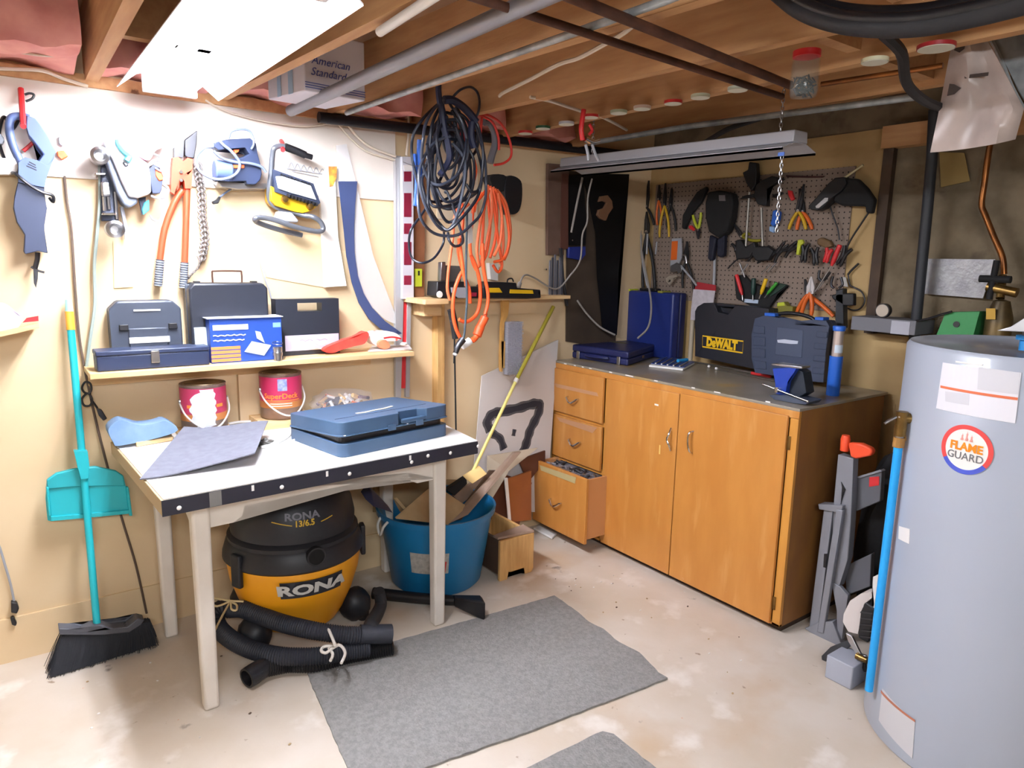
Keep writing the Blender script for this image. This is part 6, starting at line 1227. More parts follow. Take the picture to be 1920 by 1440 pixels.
obj('drawer_bottom', BX(x3+.018, x3+.35, ya_+.020, yb_-.020, za_+.03, za_+.04), bpy.data.materials['drawer_ply'], d3)
obj('tape', slab(BM(), [XP(p, x3-.001) for p in q('T3', [(40, 795), (275, 875), (268, 915), (50, 830)])], (-.0008, 0, 0)), mat('old_tape', 'B9A878', .6), d3, label='strip of yellowed tape')
bm = BM(); box(bm, x3+.03, x3+.33, ya_+.025, yb_-.025, za_+.04, zb_-.03); obj('drawer_filling', bm, mat('bolts_dark', '4A4850', .6, c2='8A8890', scale=60), d3, kind='stuff')
random.seed(11)
for k in range(34):
    c = V((x3+random.uniform(.035, .16), random.uniform(ya_+.035, yb_-.035), zb_-.024)); dr_ = V((random.uniform(-1, 1), random.uniform(-1, 1), random.uniform(-.2, .3))).normalized()*random.uniform(.012, .028)
    bm = BM(); tube(bm, [c-dr_, c+dr_], random.uniform(.004, .008), seg=6, smooth=1); obj('bolt', bm, random.choice([M_dsteel, M_steel, M_black, mat('bolt_grey', '8C8A90', .5, .3)]), d3)
def door(y0, y1, z0, z1):
    return obj('door', BX(CX-.016, CX-.0005, y0, y1, z0, z1), M_cab, cb, bevel=.0025)
zb0 = .036
dr1 = door(yd2+.003, yd1-.024, zb0, zdoor+.004); dr2 = door(yd3, yd2-.002, zb0, zdoor+.008)
bm = BM(); c = XP(q('T3', [(882, 630)])[0], CX-.016); P = [XP(p, CX-o) for p, o in zip(q('T3', [(887, 558), (870, 600), (858, 632), (872, 670), (882, 702)]), [.016, .036, .040, .036, .016])]; tube(bm, P, .0048, seg=8, smooth=4); obj('handle', bm, M_chrome, dr1, smooth=True)
bm = BM(); P = [XP(p, CX-o) for p, o in zip(q('T3', [(1030, 578), (1000, 592), (993, 650), (1003, 705), (1020, 718)]), [.016, .036, .040, .036, .016])]; tube(bm, P, .0045, seg=8, smooth=4)
obj('handle', bm, M_chrome, dr2, smooth=True)
for zz in (XP((1478, 830), CX).z, XP((1451, 1130), CX).z): obj('hinge', BX(CX-.006, CX-.001, yd3-.014, yd3+.002, zz-.028, zz+.028), M_brass, dr2, bevel=.001)
bm = BM(); p = XP((1237, 843), CX-.0165); box(bm, p.x-.0006, p.x, p.y-.004, p.y+.004, p.z-.022, p.z+.022); obj('tape', bm, mat('yellow_tape', 'E0BE70', .6), dr1, label='small yellow tape strip')
p = XP((1231, 759), CX-.0165); obj('paint_chip', BX(p.x-.0006, p.x, p.y-.012, p.y+.012, p.z-.004, p.z+.004), M_whitep, dr1, label='white paint smear')
obj('floor_scrap', slab(BM(), [ZP(p, .003) for p in q('T3', [(0, 1210), (40, 1195), (150, 1245), (120, 1275)])], (0, 0, .012)), M_paper, label='white plastic scrap on the floor under the open drawer', cat='scrap', bevel=.003)

# ---- on the worktop
def face_box(bm, x, d, pts, bevel=0):                      # prism from an outline on a plane facing the room (x = const)
    return prism(bm, [XP(p, x) for p in pts], (d, 0, 0))
M_nblue = mat('navy_case_blue', '1C2352', .4); M_nblue2 = mat('upright_case_blue', '1A2A6C', .4)
fl, fr_, br_ = ZP((1072, 671), CZ), ZP((1177, 687), CZ), ZP((1236, 667), CZ)
ux = (fr_-fl); L1 = ux.length; ux.normalize(); uy = (br_-fr_); L2 = uy.length; uy.normalize()
t = thing('tool_case', 'flat navy blue tool case with steel latches at the left end of the worktop', 'tool case', fl+ux*L1/2+uy*L2/2)
Hc = .078
obj('base_shell', slab(BM(), [p+UZ*.001 for p in (fl, fr_, fr_+uy*L2, fl+uy*L2)], UZ*Hc*.48), M_nblue, t, bevel=.010, seg=3)
obj('lid_shell', slab(BM(), [p+UZ*Hc*.50 for p in (fl, fr_, fr_+uy*L2, fl+uy*L2)], UZ*Hc*.5), M_nblue, t, bevel=.010, seg=3)
n0 = ux.cross(UZ)
for s in (.10, .82): c = fl+ux*L1*s+n0*.001; obj('latch', slab(BM(), [c, c+ux*.022, c+ux*.022+n0*.006, c+n0*.006], UZ*.045), M_steel, t, bevel=.002)
bm = BM(); tube(bm, [fl+ux*L1*.32+UZ*.03, fl+ux*L1*.32+n0*.025+UZ*.03, fl+ux*L1*.66+n0*.025+UZ*.03, fl+ux*L1*.66+UZ*.03], .007, seg=8, smooth=3); obj('handle', bm, M_nblue, t, smooth=True)
n1 = UZ.cross(uy)*-1
c = fr_+uy*L2*.42+UZ*.02; obj('label', slab(BM(), [c-n1*-.0012, c+uy*.03-n1*-.0012, c+uy*.03-n1*-.0012+UZ*.014, c-n1*-.0012+UZ*.014], n1*.001), mat('label_tan', '8A6A4A', .6), t)
c = fl+ux*L1*.25+uy*L2*.55+UZ*(Hc+.0005); obj('lid_print', slab(BM(), [c, c+ux*.14, c+ux*.15+uy*.03, c+ux*.01+uy*.03], UZ*.001), mat('print_olive', '5E5A3A', .6), t)
xf = 3.04; pts = q('T1', [(735, 1000), (735, 560), (790, 510), (900, 500), (915, 520), (1180, 530), (1200, 515), (1370, 540), (1380, 600), (1340, 1110), (1210, 1085)])
t = thing('tool_case', 'tall royal blue tool case standing against the pegboard wall', 'tool case', V((xf+.05, XP((1215, 600), xf).y, CZ)))
P = [XP(p, xf) for p in q('T1', [(735, 560), (790, 510), (1240, 520), (1260, 580)])]; ya2, yb2 = XP(q('T1', [(1255, 700)])[0], xf).y, XP(q('T1', [(735, 700)])[0], xf).y; zc2 = XP(q('T1', [(1000, 510)])[0], xf).z
obj('body', BX(xf, xf+.06, ya2, yb2, CZ+.002, zc2), M_nblue2, t, bevel=.012, seg=3); obj('body', BX(xf+.062, xf+.115, ya2, yb2, CZ+.002, zc2), M_nblue, t, bevel=.012, seg=3)
for s in (.22, .78): yy = ya2+(yb2-ya2)*s; obj('latch', BX(xf-.004, xf+.07, yy-.018, yy+.018, zc2-.004, zc2+.008), M_lime if s > .5 else mat('latch_olive', '8C8A3A', .5), t, bevel=.002)
obj('handle', BX(xf+.03, xf+.08, ya2+(yb2-ya2)*.36, ya2+(yb2-ya2)*.64, zc2, zc2+.018), M_black, t, bevel=.006)
# DEWALT case
xf = 3.04
def outline_case(name, lb, win, pts, x, d, m, notch=None, cat='tool case'):
    P = [XP(p, x) for p in q(win, pts)]; zmin = min(p.z for p in P)
    t = thing(name, lb, cat, V((x+d/2, sum(p.y for p in P)/len(P), CZ)))
    P = [V((p.x, p.y, max(p.z, CZ+.002))) for p in P]
    obj('front_shell', prism(BM(), P, (d*.5, 0, 0)), m, t, bevel=.007, seg=3); obj('rear_shell', prism(BM(), [p+UX*d*.52 for p in P], (d*.48, 0, 0)), m, t, bevel=.007, seg=3); return t, P
M_dw = mat('dewalt_black', '1B1D26', .45)
t, P = outline_case('tool_case', 'black tool case with yellow DEWALT lettering on the worktop', 'T2', [(105, 585), (105, 200), (125, 160), (180, 128), (270, 132), (300, 205), (430, 240), (450, 150), (640, 165), (735, 178), (740, 240), (690, 700), (600, 692)], xf, .08, M_dw)
bm = face_box(BM(), xf+.02, .05, q('T2', [(262, 130), (455, 148), (460, 170), (265, 155)])); obj('handle', bm, M_dw, t, bevel=.006)
bq = [XP(p, xf-.003) for p in q('T2', [(170, 405), (520, 452), (512, 562), (168, 508)])]
obj('logo_plate', prism(BM(), bq, (.002, 0, 0)), M_yel, t)
obj('logo_field', prism(BM(), [XP(p, xf-.0035) for p in q('T2', [(172, 416), (518, 462), (511, 549), (170, 497)])], (.001, 0, 0)), M_dw, t)
cc = sum(bq, V((0, 0, 0)))/4; rt = ((bq[1]-bq[0])+(bq[2]-bq[3])).normalized(); wd = (bq[1]-bq[0]).length
bm = text(BM(), 'DeWALT', cc-UX*.004, rt, UZ, .042, .001, bold=.07, squeeze=.80); obj('lettering', bm, M_yel, t)
# second case
t, P = outline_case('tool_case', 'grey blue ribbed tool case with black carry handle on the worktop', 'T2', [(620, 725), (590, 600), (590, 400), (620, 262), (700, 235), (790, 250), (800, 300), (1110, 325), (1135, 270), (1230, 280), (1255, 330), (1225, 560), (1205, 810), (1100, 800)], 2.955, .07, mat('mc_grey_blue', '323C52', .45))
xf = 2.955
for pts in ([(610, 320), (700, 330), (700, 395), (605, 385)], [(605, 415), (705, 425), (705, 500), (600, 490)], [(600, 515), (705, 525), (705, 600), (600, 590)], [(605, 620), (710, 632), (715, 700), (620, 690)], [(1150, 370), (1240, 378), (1235, 430), (1140, 420)], [(1130, 470), (1235, 480), (1230, 530), (1120, 520)], [(1125, 575), (1225, 585), (1222, 635), (1115, 625)], [(1115, 680), (1215, 690), (1210, 740), (1105, 730)]):
    obj('rib', face_box(BM(), xf-.004, .006, q('T2', pts)), bpy.data.materials['mc_grey_blue'], t, bevel=.002)
obj('panel', face_box(BM(), xf-.003, .004, q('T2', [(810, 335), (1030, 360), (1020, 600), (790, 570)])), mat('mc_panel', '3E485E', .5), t, bevel=.002)
obj('logo', face_box(BM(), xf-.005, .002, q('T2', [(810, 445), (870, 440), (990, 455), (985, 480), (930, 480), (815, 468)])), mat('logo_grey', 'B4BACA', .5), t, label='pale logo')
for pts in ([(700, 212), (790, 218), (790, 245), (700, 238)], [(1130, 248), (1205, 252), (1205, 278), (1130, 274)]): obj('latch', face_box(BM(), xf-.006, .05, q('T2', pts)), M_blue, t, bevel=.002)
bm = BM(); tube(bm, [XP(p, xf+.03) for p in q('T2', [(790, 250), (820, 225), (900, 215), (1000, 225), (1090, 250), (1130, 275)])], .009, seg=9); obj('handle', bm, M_black, t, smooth=True)
bm = BM(); c = ZP((1561, 741), CZ)
t = thing('gas_torch_canister', 'blue capped steel canister standing at the right end of the worktop', 'canister', c)
c2 = c+UY*0
def vz(py): return XP((1561, py), c.x).z
bm = BM(); lathe(bm, c, [(0, 0), (.026, 0), (.027, .004), (.027, vz(540+580/4.5714)-CZ), (0, vz(540+580/4.5714)-CZ)], seg=32); obj('tank', bm, M_blue, t, smooth=True)
bm = BM(); lathe(bm, c, [(0, vz(667)-CZ), (.0205, vz(667)-CZ), (.0205, vz(619)-CZ), (0, vz(619)-CZ)], seg=32); obj('sleeve', bm, mat('sleeve_silver', 'C4B4AC', .35, .5), t, smooth=True)
bm = BM(); lathe(bm, c, [(0, vz(619)-CZ), (.024, vz(619)-CZ), (.0265, vz(612)-CZ), (.024, vz(610)-CZ), (0, vz(610)-CZ)], seg=32); obj('cap', bm, M_blue, t, smooth=True)
bm = BM(); lathe(bm, c, [(.0212, vz(660)-CZ), (.0216, vz(660)-CZ), (.0216, vz(645)-CZ), (.0212, vz(645)-CZ)], seg=14, a0=math.radians(180), a1=math.radians(290)); obj('label', bm, mat('pale_label', 'C6D2DE', .5), t)
# vise
vc = ZP((1500, 752), CZ); vc.x = 2.565
t = thing('bench_vise', 'small blue bench vise with steel jaws clamped at the front right worktop', 'vise', vc)
def vb(name, pts, x, d, m, bv=.003):
    P = [XP(p, x) for p in q('T2', pts)]; return obj(name, prism(BM(), [V((p.x, p.y, max(p.z, CZ+.001+.0001*i))) for i, p in enumerate(P)], (d, 0, 0)), m, t, bevel=bv, seg=2)
xv = vc.x
vb('front_body', [(770, 690), (980, 680), (900, 800), (890, 850), (880, 930), (800, 905), (790, 800)], xv-.02, .05, mat('vise_blue', '1E3C9A', .3))
vb('rear_body', [(900, 800), (980, 690), (1030, 720), (1060, 900), (960, 960), (890, 900)], xv+.005, .06, mat('vise_dark', '16202E', .5))
vb('jaw', [(755, 650), (790, 645), (1025, 675), (1020, 695), (960, 690), (770, 665)], xv-.022, .06, M_steel, .002)
vb('base', [(740, 920), (880, 915), (1090, 975), (1060, 1000), (960, 990), (780, 960)], xv-.03, .09, mat('vise_base', '3A4252', .45), .002)
bm = BM(); cyl(bm, XP(q('T2', [(690, 825)])[0], xv-.045), XP(q('T2', [(1070, 970)])[0], xv-.045), .0035, seg=10); obj('handle_bar', bm, M_chrome, t, smooth=True)
bm = BM(); cc = XP(q('T2', [(805, 870)])[0], xv-.045); cyl(bm, cc-UZ*.012, cc+UZ*.010, .008, seg=14); cyl(bm, cc, cc+UX*.05, .006, seg=12); obj('screw', bm, M_chrome, t, smooth=True)
for p_ in ((690, 825), (1070, 970)): bm = BM(); blob(bm, XP(q('T2', [p_])[0], xv-.045), .0055, .0055, .0055, 0, 0, 2); obj('bar_end', bm, M_chrome, t, smooth=True)
# drill bit tray
Q_ = [ZP(p, CZ+.001) for p in q('T1', [(1040, 1190), (1345, 1225), (1450, 1165), (1185, 1105)])]
t = thing('drill_bit_tray', 'flat tray of drill bits in blue and white card on the worktop', 'tray', sum(Q_, V((0, 0, 0)))/4)
obj('card', slab(BM(), Q_, UZ*.010), M_paper, t, bevel=.001)
Q2 = [a.lerp(b, f) for a, b, f in ((Q_[0], Q_[3], .12), (Q_[1], Q_[2], .12), (Q_[2], Q_[1], .02), (Q_[3], Q_[0], .02))]
obj('insert', slab(BM(), [p+UZ*.0105 for p in Q2], UZ*.003), mat('insert_blue', '2A3E7A', .4), t)
for k in range(5):
    f = .14+.18*k; a = Q2[0].lerp(Q2[1], f)+UZ*.016; b = Q2[3].lerp(Q2[2], f)+UZ*.016; bm = BM(); cyl(bm, a, a.lerp(b, .85), .0035, .002, seg=8); obj('drill_bit', bm, M_steel, t, smooth=True)
    if k < 4: bm = BM(); blob(bm, a, .005, .005, .004, 0, 0, 2); obj('stud', bm, M_whitep, t, smooth=True)
bm = BM(); cyl(bm, ZP(q('T1', [(1300, 1135)])[0], CZ+.022), ZP(q('T1', [(1385, 1125)])[0], CZ+.022), .009, seg=12); obj('blue_knob', bm, mat('sky_plastic', '2E9AD8', .4), t, label='light blue plastic knob', smooth=True)
def rod(name, lb, a, b, r, m, z=.006, cat='rod'): bm = BM(); cyl(bm, ZP(a, CZ+z), ZP(b, CZ+z), r, seg=10); return obj(name, bm, m, label=lb, cat=cat, smooth=True)
rod('steel_rod', 'rear thin steel rod lying on the worktop before the black case', q('T2', [(40, 625)])[0], q('T2', [(600, 722)])[0], .0035, M_steel)
rod('steel_rod', 'front thin steel rod lying on the worktop, ending at the vise', q('T2', [(285, 690)])[0], q('T2', [(780, 795)])[0], .0045, M_steel)
for p_, lb in (((225, 672), 'small white knob on the rear steel rod'), ((288, 690), 'small white knob on the front steel rod')): bm = BM(); c = ZP(q('T2', [p_])[0], CZ+.008); blob(bm, c, .008, .008, .008, 0, 0, 2); obj('rod_knob', bm, M_whitep, label=lb, cat='knob', smooth=True)
t = thing('screwdriver', 'red handled screwdriver lying on the worktop left of the vise', 'screwdriver', ZP(q('T2', [(670, 745)])[0], CZ))
bm = BM(); cyl(bm, ZP(q('T2', [(590, 728)])[0], CZ+.009), ZP(q('T2', [(755, 758)])[0], CZ+.009), .008, seg=12); obj('handle', bm, M_red, t, smooth=True, bevel=.002)
bm = BM(); cyl(bm, ZP(q('T2', [(440, 700)])[0], CZ+.009), ZP(q('T2', [(590, 728)])[0], CZ+.009), .003, seg=8); obj('shaft', bm, M_steel, t, smooth=True)
pp = XP((1296, 640), 3.08); bm = BM(); cyl(bm, (3.08, pp.y, CZ+.001), (3.08, pp.y, XP((1296, 600), 3.08).z), .013, seg=14); obj('plastic_pipe', bm, mat('pipe_beige', 'A89C88', .5), label='beige upright pipe between the blue and black cases', cat='pipe', smooth=True)
t = thing('paper_packet', 'white packet with red top hanging on the pegboard behind the black case', 'packet', XP((1310, 580), 3.14))
obj('packet', face_box(BM(), 3.13, .004, q('T1', [(1440, 490), (1635, 500), (1620, 610), (1500, 640), (1455, 700), (1450, 825), (1410, 825), (1420, 660)])), mat('packet_white', 'C9C3C9', .5, c2='B4AEB4', scale=30), t)
obj('top', face_box(BM(), 3.127, .006, q('T1', [(1475, 425), (1640, 455), (1640, 505), (1450, 490)])), mat('packet_red', 'A02830', .5), t)

# ================================================================== PEGBOARD AND ITS TOOLS
def peg_material():
    m = mat('pegboard', '857569', .75); nt = m.node_tree; N = nt.nodes; L = nt.links; b = N['Principled BSDF']
    g = N.new('ShaderNodeNewGeometry'); s = N.new('ShaderNodeSeparateXYZ'); L.new(g.outputs['Position'], s.inputs[0])
    def cell(sock):
        a = N.new('ShaderNodeMath'); a.operation = 'DIVIDE'; a.inputs[1].default_value = .0254; L.new(sock, a.inputs[0])
        f = N.new('ShaderNodeMath'); f.operation = 'FRACT'; L.new(a.outputs[0], f.inputs[0])
        c = N.new('ShaderNodeMath'); c.operation = 'SUBTRACT'; c.inputs[1].default_value = .5; L.new(f.outputs[0], c.inputs[0])
        p = N.new('ShaderNodeMath'); p.operation = 'MULTIPLY'; L.new(c.outputs[0], p.inputs[0]); L.new(c.outputs[0], p.inputs[1]); return p.outputs[0]
    ad = N.new('ShaderNodeMath'); ad.operation = 'ADD'; L.new(cell(s.outputs['Y']), ad.inputs[0]); L.new(cell(s.outputs['Z']), ad.inputs[1])
    lt = N.new('ShaderNodeMath'); lt.operation = 'LESS_THAN'; lt.inputs[1].default_value = .020; L.new(ad.outputs[0], lt.inputs[0])
    mx = N.new('ShaderNodeMix'); mx.data_type = 'RGBA'; mx.inputs['A'].default_value = lin('857569'); mx.inputs['B'].default_value = lin('201814'); L.new(lt.outputs[0], mx.inputs['Factor']); L.new(mx.outputs['Result'], b.inputs['Base Color']); return m
obj('pegboard', BX(XW-.020, XW-.013, 1.735, 2.93, 1.285, 1.942), peg_material(), label='brown perforated pegboard covered with hand tools', cat='pegboard')
PO = .022
def bw(win, pts, off, r, m, par, name, seg=9, smooth=4, **k):
    bm = BM(); wire(bm, win, pts, 'B', off, r, seg=seg, smooth=smooth); return obj(name, bm, m, par, smooth=True, **k)
def bs(win, pts, front, th, m, par, name, bv=.002, rnd=0, **k):
    return obj(name, sil(BM(), win, pts, 'B', front, th, rnd=rnd), m, par, bevel=bv, **k)
def BT(name, lb, cat, win, p, off=.03): return thing(name, lb, cat, at(q(win, [p])[0], off, 'B'), 'hand tools on the pegboard')
def pliers(lb, win, tip, piv, h1, h2, col, head=None, w=.010, r=.0075, off=.045, bulge=.010, name='pliers'):
    t = BT(name, lb, 'pliers', win, piv); T_, P_, A_, B_ = [at(p, off, 'B') for p in q(win, [tip, piv, h1, h2])]
    head = head or M_dsteel; d = (T_-P_); Ld = d.length; d.normalize(); s = d.cross(UX)
    for sg in (-1, 1):
        bm = prism(BM(), [P_-d*.008+s*sg*.001, P_-d*.006+s*sg*w, P_+d*Ld*.35+s*sg*w*1.1, T_+s*sg*.003, T_+s*sg*.0008], UX*.009); obj('jaw', bm, head, t, bevel=.0012)
    bm = BM(); cyl(bm, P_-UX*.002, P_+UX*.011, w*.55, seg=14); obj('pivot', bm, M_steel, t, smooth=True)
    for E_, sg in ((A_, 1), (B_, -1)):
        o = (E_-P_); md = P_+o*.45; sd = o.cross(UX).normalized(); other = (B_ if E_ is A_ else A_); 
        if (other-md).dot(sd) > 0: sd = -sd
        bm = BM(); tube(bm, [P_+UX*.004, md+sd*bulge+UX*.004, P_+o*.8+sd*bulge*.7+UX*.004, E_+UX*.004], [r*.75, r, r, r*.85], seg=9, smooth=4); obj('handle', bm, col, t, smooth=True)
    return t
def driver(lb, win, h0, h1, tip, col, r=.010, off=.05):
    t = BT('screwdriver', lb, 'screwdriver', win, h1); A_, B_, C_ = [at(p, off, 'B') for p in q(win, [h0, h1, tip])]
    bm = BM(); tube(bm, [A_, A_.lerp(B_, .15), A_.lerp(B_, .8), B_], [r*.8, r, r, r*.6], seg=10, smooth=2); obj('handle', bm, col, t, smooth=True)
    bm = BM(); cyl(bm, B_, C_, .003, seg=8); obj('shaft', bm, M_steel, t, smooth=True); return t
def clamp(lb, win, c, ang, s, col=None, off=.06, open_=.5):
    col = col or M_black; C_ = at(q(win, [c])[0], off, 'B'); t = BT('spring_clamp', lb, 'clamp', win, c)
    def D(a): return -UY*math.cos(a)+UZ*math.sin(a)
    for sg in (-1, 1):
        a1 = ang+sg*.38*open_; a2 = ang+math.pi-sg*.45
        P = [C_+D(a1)*s, C_+D(a1+sg*.15)*s*.5, C_+D(ang+sg*math.pi/2)*s*.12, C_+D(a2)*s*.5, C_+D(a2)*s*.95]
        bm = BM(); tube(bm, P, [.005, .0085, .010, .009, .008], seg=8, smooth=4); obj('arm', bm, col, t, smooth=True)
    bm = BM(); cyl(bm, C_-UX*.008, C_+UX*.008, .008, seg=12); obj('spring', bm, M_dsteel, t, smooth=True); return t
M_gh = mat('grip_black', '15161A', .55); M_oh = mat('handle_orange', 'D8641E', .45); M_yh = mat('handle_yellow', 'C8A018', .45)
pliers('dark tin snips hanging at the top left of the pegboard', 'S6', (215, 350), (185, 640), (150, 800), (270, 850), M_gh, w=.016, r=.008)
pliers('pliers with one orange and one dark handle beside the tin snips', 'S6', (330, 400), (325, 560), (350, 860), (310, 850), M_oh, r=.006, w=.010)
pliers('left pair of black and yellow handled pliers near the tin snips', 'S6', (400, 380), (390, 620), (335, 990), (440, 985), M_yh, off=.055, r=.007)
pliers('second pair of dark pliers behind the yellow handled pair', 'S6', (470, 440), (460, 620), (420, 880), (515, 920), M_gh, off=.04)
pliers('very long black bolt cutters hanging down behind the blue case', 'S6', (190, 700), (190, 930), (160, 1640), (280, 1700), M_gh, w=.020, r=.010, off=.05, bulge=.02)
bw('S6', [(135, 960), (135, 1150), (180, 1440), (210, 1560)], .065, .006, M_grey, None, 'steel_bar', label='curved grey steel bar over the long bolt cutters', cat='bar')
bw('S6', [(205, 950), (195, 1180)], .065, .006, M_grey, None, 'steel_bar', label='short straight steel bar beside the curved grey one', cat='bar')
bw('S6', [(310, 1040), (295, 1180)], .065, .005, M_grey, None, 'steel_bar', label='small steel bar right of the long bolt cutters', cat='bar')
t = BT('adjustable_wrench', 'large adjustable wrench with orange sticker on its handle', 'wrench', 'T1', (1280, 200))
bs('T1', [(1245, 35), (1330, 30), (1335, 200), (1300, 280), (1230, 290), (1235, 150)], .05, .010, M_grey, t, 'handle'); bs('T1', [(1245, 60), (1300, 55), (1290, 225), (1235, 230)], .052, .002, M_oh, t, 'sticker')
bs('T1', [(1235, 280), (1290, 250), (1335, 280), (1335, 330), (1300, 350), (1290, 320), (1275, 310), (1260, 340), (1230, 330)], .056, .014, M_steel, t, 'head')
t = BT('adjustable_wrench', 'small bright adjustable wrench hanging below the orange sticker', 'wrench', 'T1', (1240, 400))
bs('T1', [(1190, 390), (1225, 370), (1290, 362), (1295, 375), (1255, 395), (1250, 425), (1230, 452), (1215, 445), (1240, 410), (1225, 400), (1212, 440), (1195, 425)], .060, .010, mat('bright_wrench', 'B4A898', .35, .4), t, 'head')
pliers('dark locking pliers with steel grips right of the adjustable wrench', 'T1', (1380, 60), (1370, 220), (1340, 480), (1440, 520), M_gh, w=.016, off=.05, head=M_gh)
bw('T1', [(1330, 280), (1360, 320), (1420, 390), (1470, 460)], .065, .006, M_grey, None, 'steel_bar', label='bent grey steel arm reaching to the white packet', cat='bar')
bw('T1', [(1345, 190), (1370, 190), (1380, 260)], .06, .007, M_steel, None, 'steel_fitting', label='small steel fitting on the dark locking pliers', cat='fitting')
bs('S6', [(600, 740), (680, 600), (760, 480), (860, 420), (870, 450), (800, 600), (700, 720), (620, 900), (590, 880)], .05, .02, M_blackm, None, 'pruning_shears', label='long dark shears pointing up beside the black pouch', cat='shears')
pliers('lime green handled pliers hanging left of the black pouch', 'S6', (770, 1010), (770, 905), (710, 740), (800, 710), M_lime, r=.008, bulge=.004, w=.012)
bs('S6', [(665, 860), (700, 855), (735, 900), (720, 920), (670, 890)], .06, .01, M_red, None, 'red_tip', label='small red tool end under the lime pliers', cat='tool')
t = BT('tool_pouch', 'large black tool pouch hanging in the middle of the pegboard', 'pouch', 'S6', (1000, 700))
bs('S6', [(880, 480), (1000, 460), (1140, 490), (1160, 600), (1140, 780), (1090, 930), (1000, 1000), (890, 930), (850, 760), (850, 600)], .09, .06, M_blackm, t, 'body', .012); bs('S6', [(900, 960), (970, 1000), (930, 1250), (900, 1255), (880, 1220)], .07, .03, mat('pouch_navy', '14172A', .7), t, 'finger', .008); bs('S6', [(990, 1000), (1070, 950), (1060, 1190), (1020, 1220), (985, 1200)], .07, .03, bpy.data.materials['pouch_navy'], t, 'finger', .008)
bs('S6', [(1005, 515), (1075, 515), (1080, 580), (1010, 580)], .0915, .002, mat('pouch_patch', '6C6668', .6), t, 'patch', 0)
bw('S6', [(960, 1180), (955, 1440), (940, 1600)], .04, .008, M_grey, None, 'steel_rod', label='long pale rod hanging under the black pouch', cat='rod')
# bar clamps
for lb, bar, g1, g2 in (('left of two bar clamps with a long pale bar', [(1350, 480), (1310, 1090)], [(1270, 260), (1330, 230), (1345, 140), (1420, 150), (1430, 280), (1420, 400), (1370, 470), (1310, 380)], [(1200, 1020), (1250, 1010), (1300, 1100), (1400, 1040), (1420, 1100), (1350, 1220), (1200, 1240), (1190, 1150)]),
                        ('right of two bar clamps with a thinner pale bar', [(1485, 660), (1500, 1090)], [(1420, 400), (1480, 350), (1600, 300), (1720, 330), (1640, 380), (1540, 440), (1540, 640), (1440, 620), (1400, 540), (1230, 560), (1290, 520), (1400, 500)], [(1380, 1090), (1560, 1090), (1620, 1140), (1560, 1250), (1430, 1260), (1380, 1200)])):
    t = BT('bar_clamp', lb, 'clamp', 'S6', bar[0]); bw('S6', bar, .06, .0065, mat('bar_pale', '9A968E', .4, .5), t, 'bar'); bs('S6', g1, .075, .035, M_gh, t, 'trigger_grip', .005); bs('S6', g2, .075, .035, M_gh, t, 'lower_jaw', .005)
pliers('dark pliers with an olive yellow handle under the black pouch', 'S6', (1160, 820), (1260, 980), (1480, 1020), (1350, 960), mat('olive_handle', '8C8420', .5), off=.045)
t = BT('tube_cutter', 'bright blue handled cutter left of the hanging chain', 'cutter', 'S7', (680, 800)); bs('S7', [(650, 690), (690, 678), (725, 700), (715, 790), (690, 850), (650, 870), (620, 840), (640, 780)], .06, .025, M_blue, t, 'handle', .006); bs('S7', [(615, 865), (665, 870), (660, 940), (610, 920)], .055, .015, mat('pale_blue_pl', '8CB0DC', .4), t, 'tip', .003)
pliers('pliers with yellow handles in front of the orange handled pair', 'S7', (1000, 390), (935, 690), (830, 900), (1020, 900), M_yh, r=.0085, w=.013, head=M_gh, bulge=.006)
pliers('pliers with orange red handles just behind the yellow handled pair', 'S7', (950, 440), (985, 700), (920, 905), (1090, 900), M_oh, off=.035, r=.009, w=.013, head=M_gh, bulge=.006)
t = BT('utility_knife', 'small red handled knife at the top right of the pegboard', 'knife', 'S7', (850, 500)); bs('S7', [(820, 460), (860, 465), (890, 560), (860, 580), (825, 510)], .05, .015, M_red, t, 'handle'); bs('S7', [(650, 510), (760, 480), (770, 500), (680, 545), (650, 540)], .045, .01, M_gh, t, 'blade')
bs('S7', [(800, 290), (960, 300), (1150, 300), (1230, 300), (1200, 315), (1040, 318), (900, 315), (810, 310)], .04, .012, mat('dark_red_tool', '3A1418', .5), None, 'long_file', label='dark red and black file lying along the top of the pegboard', cat='file')
# glue gun
t = BT('glue_gun', 'large black glue gun hanging diagonally on the right of the pegboard', 'glue gun', 'S7', (1400, 480))
bs('S7', [(1050, 640), (1160, 520), (1280, 380), (1350, 320), (1460, 310), (1480, 380), (1420, 470), (1300, 560), (1220, 660), (1150, 690), (1080, 680)], .10, .05, M_gh, t, 'barrel', .008)
bs('S7', [(1440, 320), (1600, 330), (1700, 430), (1790, 560), (1760, 720), (1700, 720), (1690, 640), (1430, 635), (1330, 590), (1420, 480), (1460, 400)], .085, .035, M_blackm, t, 'grip', .008)
bs('S7', [(1135, 640), (1240, 545), (1275, 545), (1270, 580), (1170, 660), (1140, 660)], .102, .003, mat('sticker_grey', 'B9B9B9', .5), t, 'sticker', 0)
bw('S7', [(1455, 325), (1670, 175)], .08, .0055, mat('glue_stick', 'C4B890', .4), t, 'glue_stick', label='pale glue stick')
bw('S7', [(1285, 600), (1330, 740), (1380, 880), (1405, 1020)], .05, .0035, M_dsteel, t, 'stand'); bw('S7', [(1740, 700), (1640, 850), (1560, 970), (1500, 1080), (1470, 1200)], .05, .004, M_black, t, 'cord')
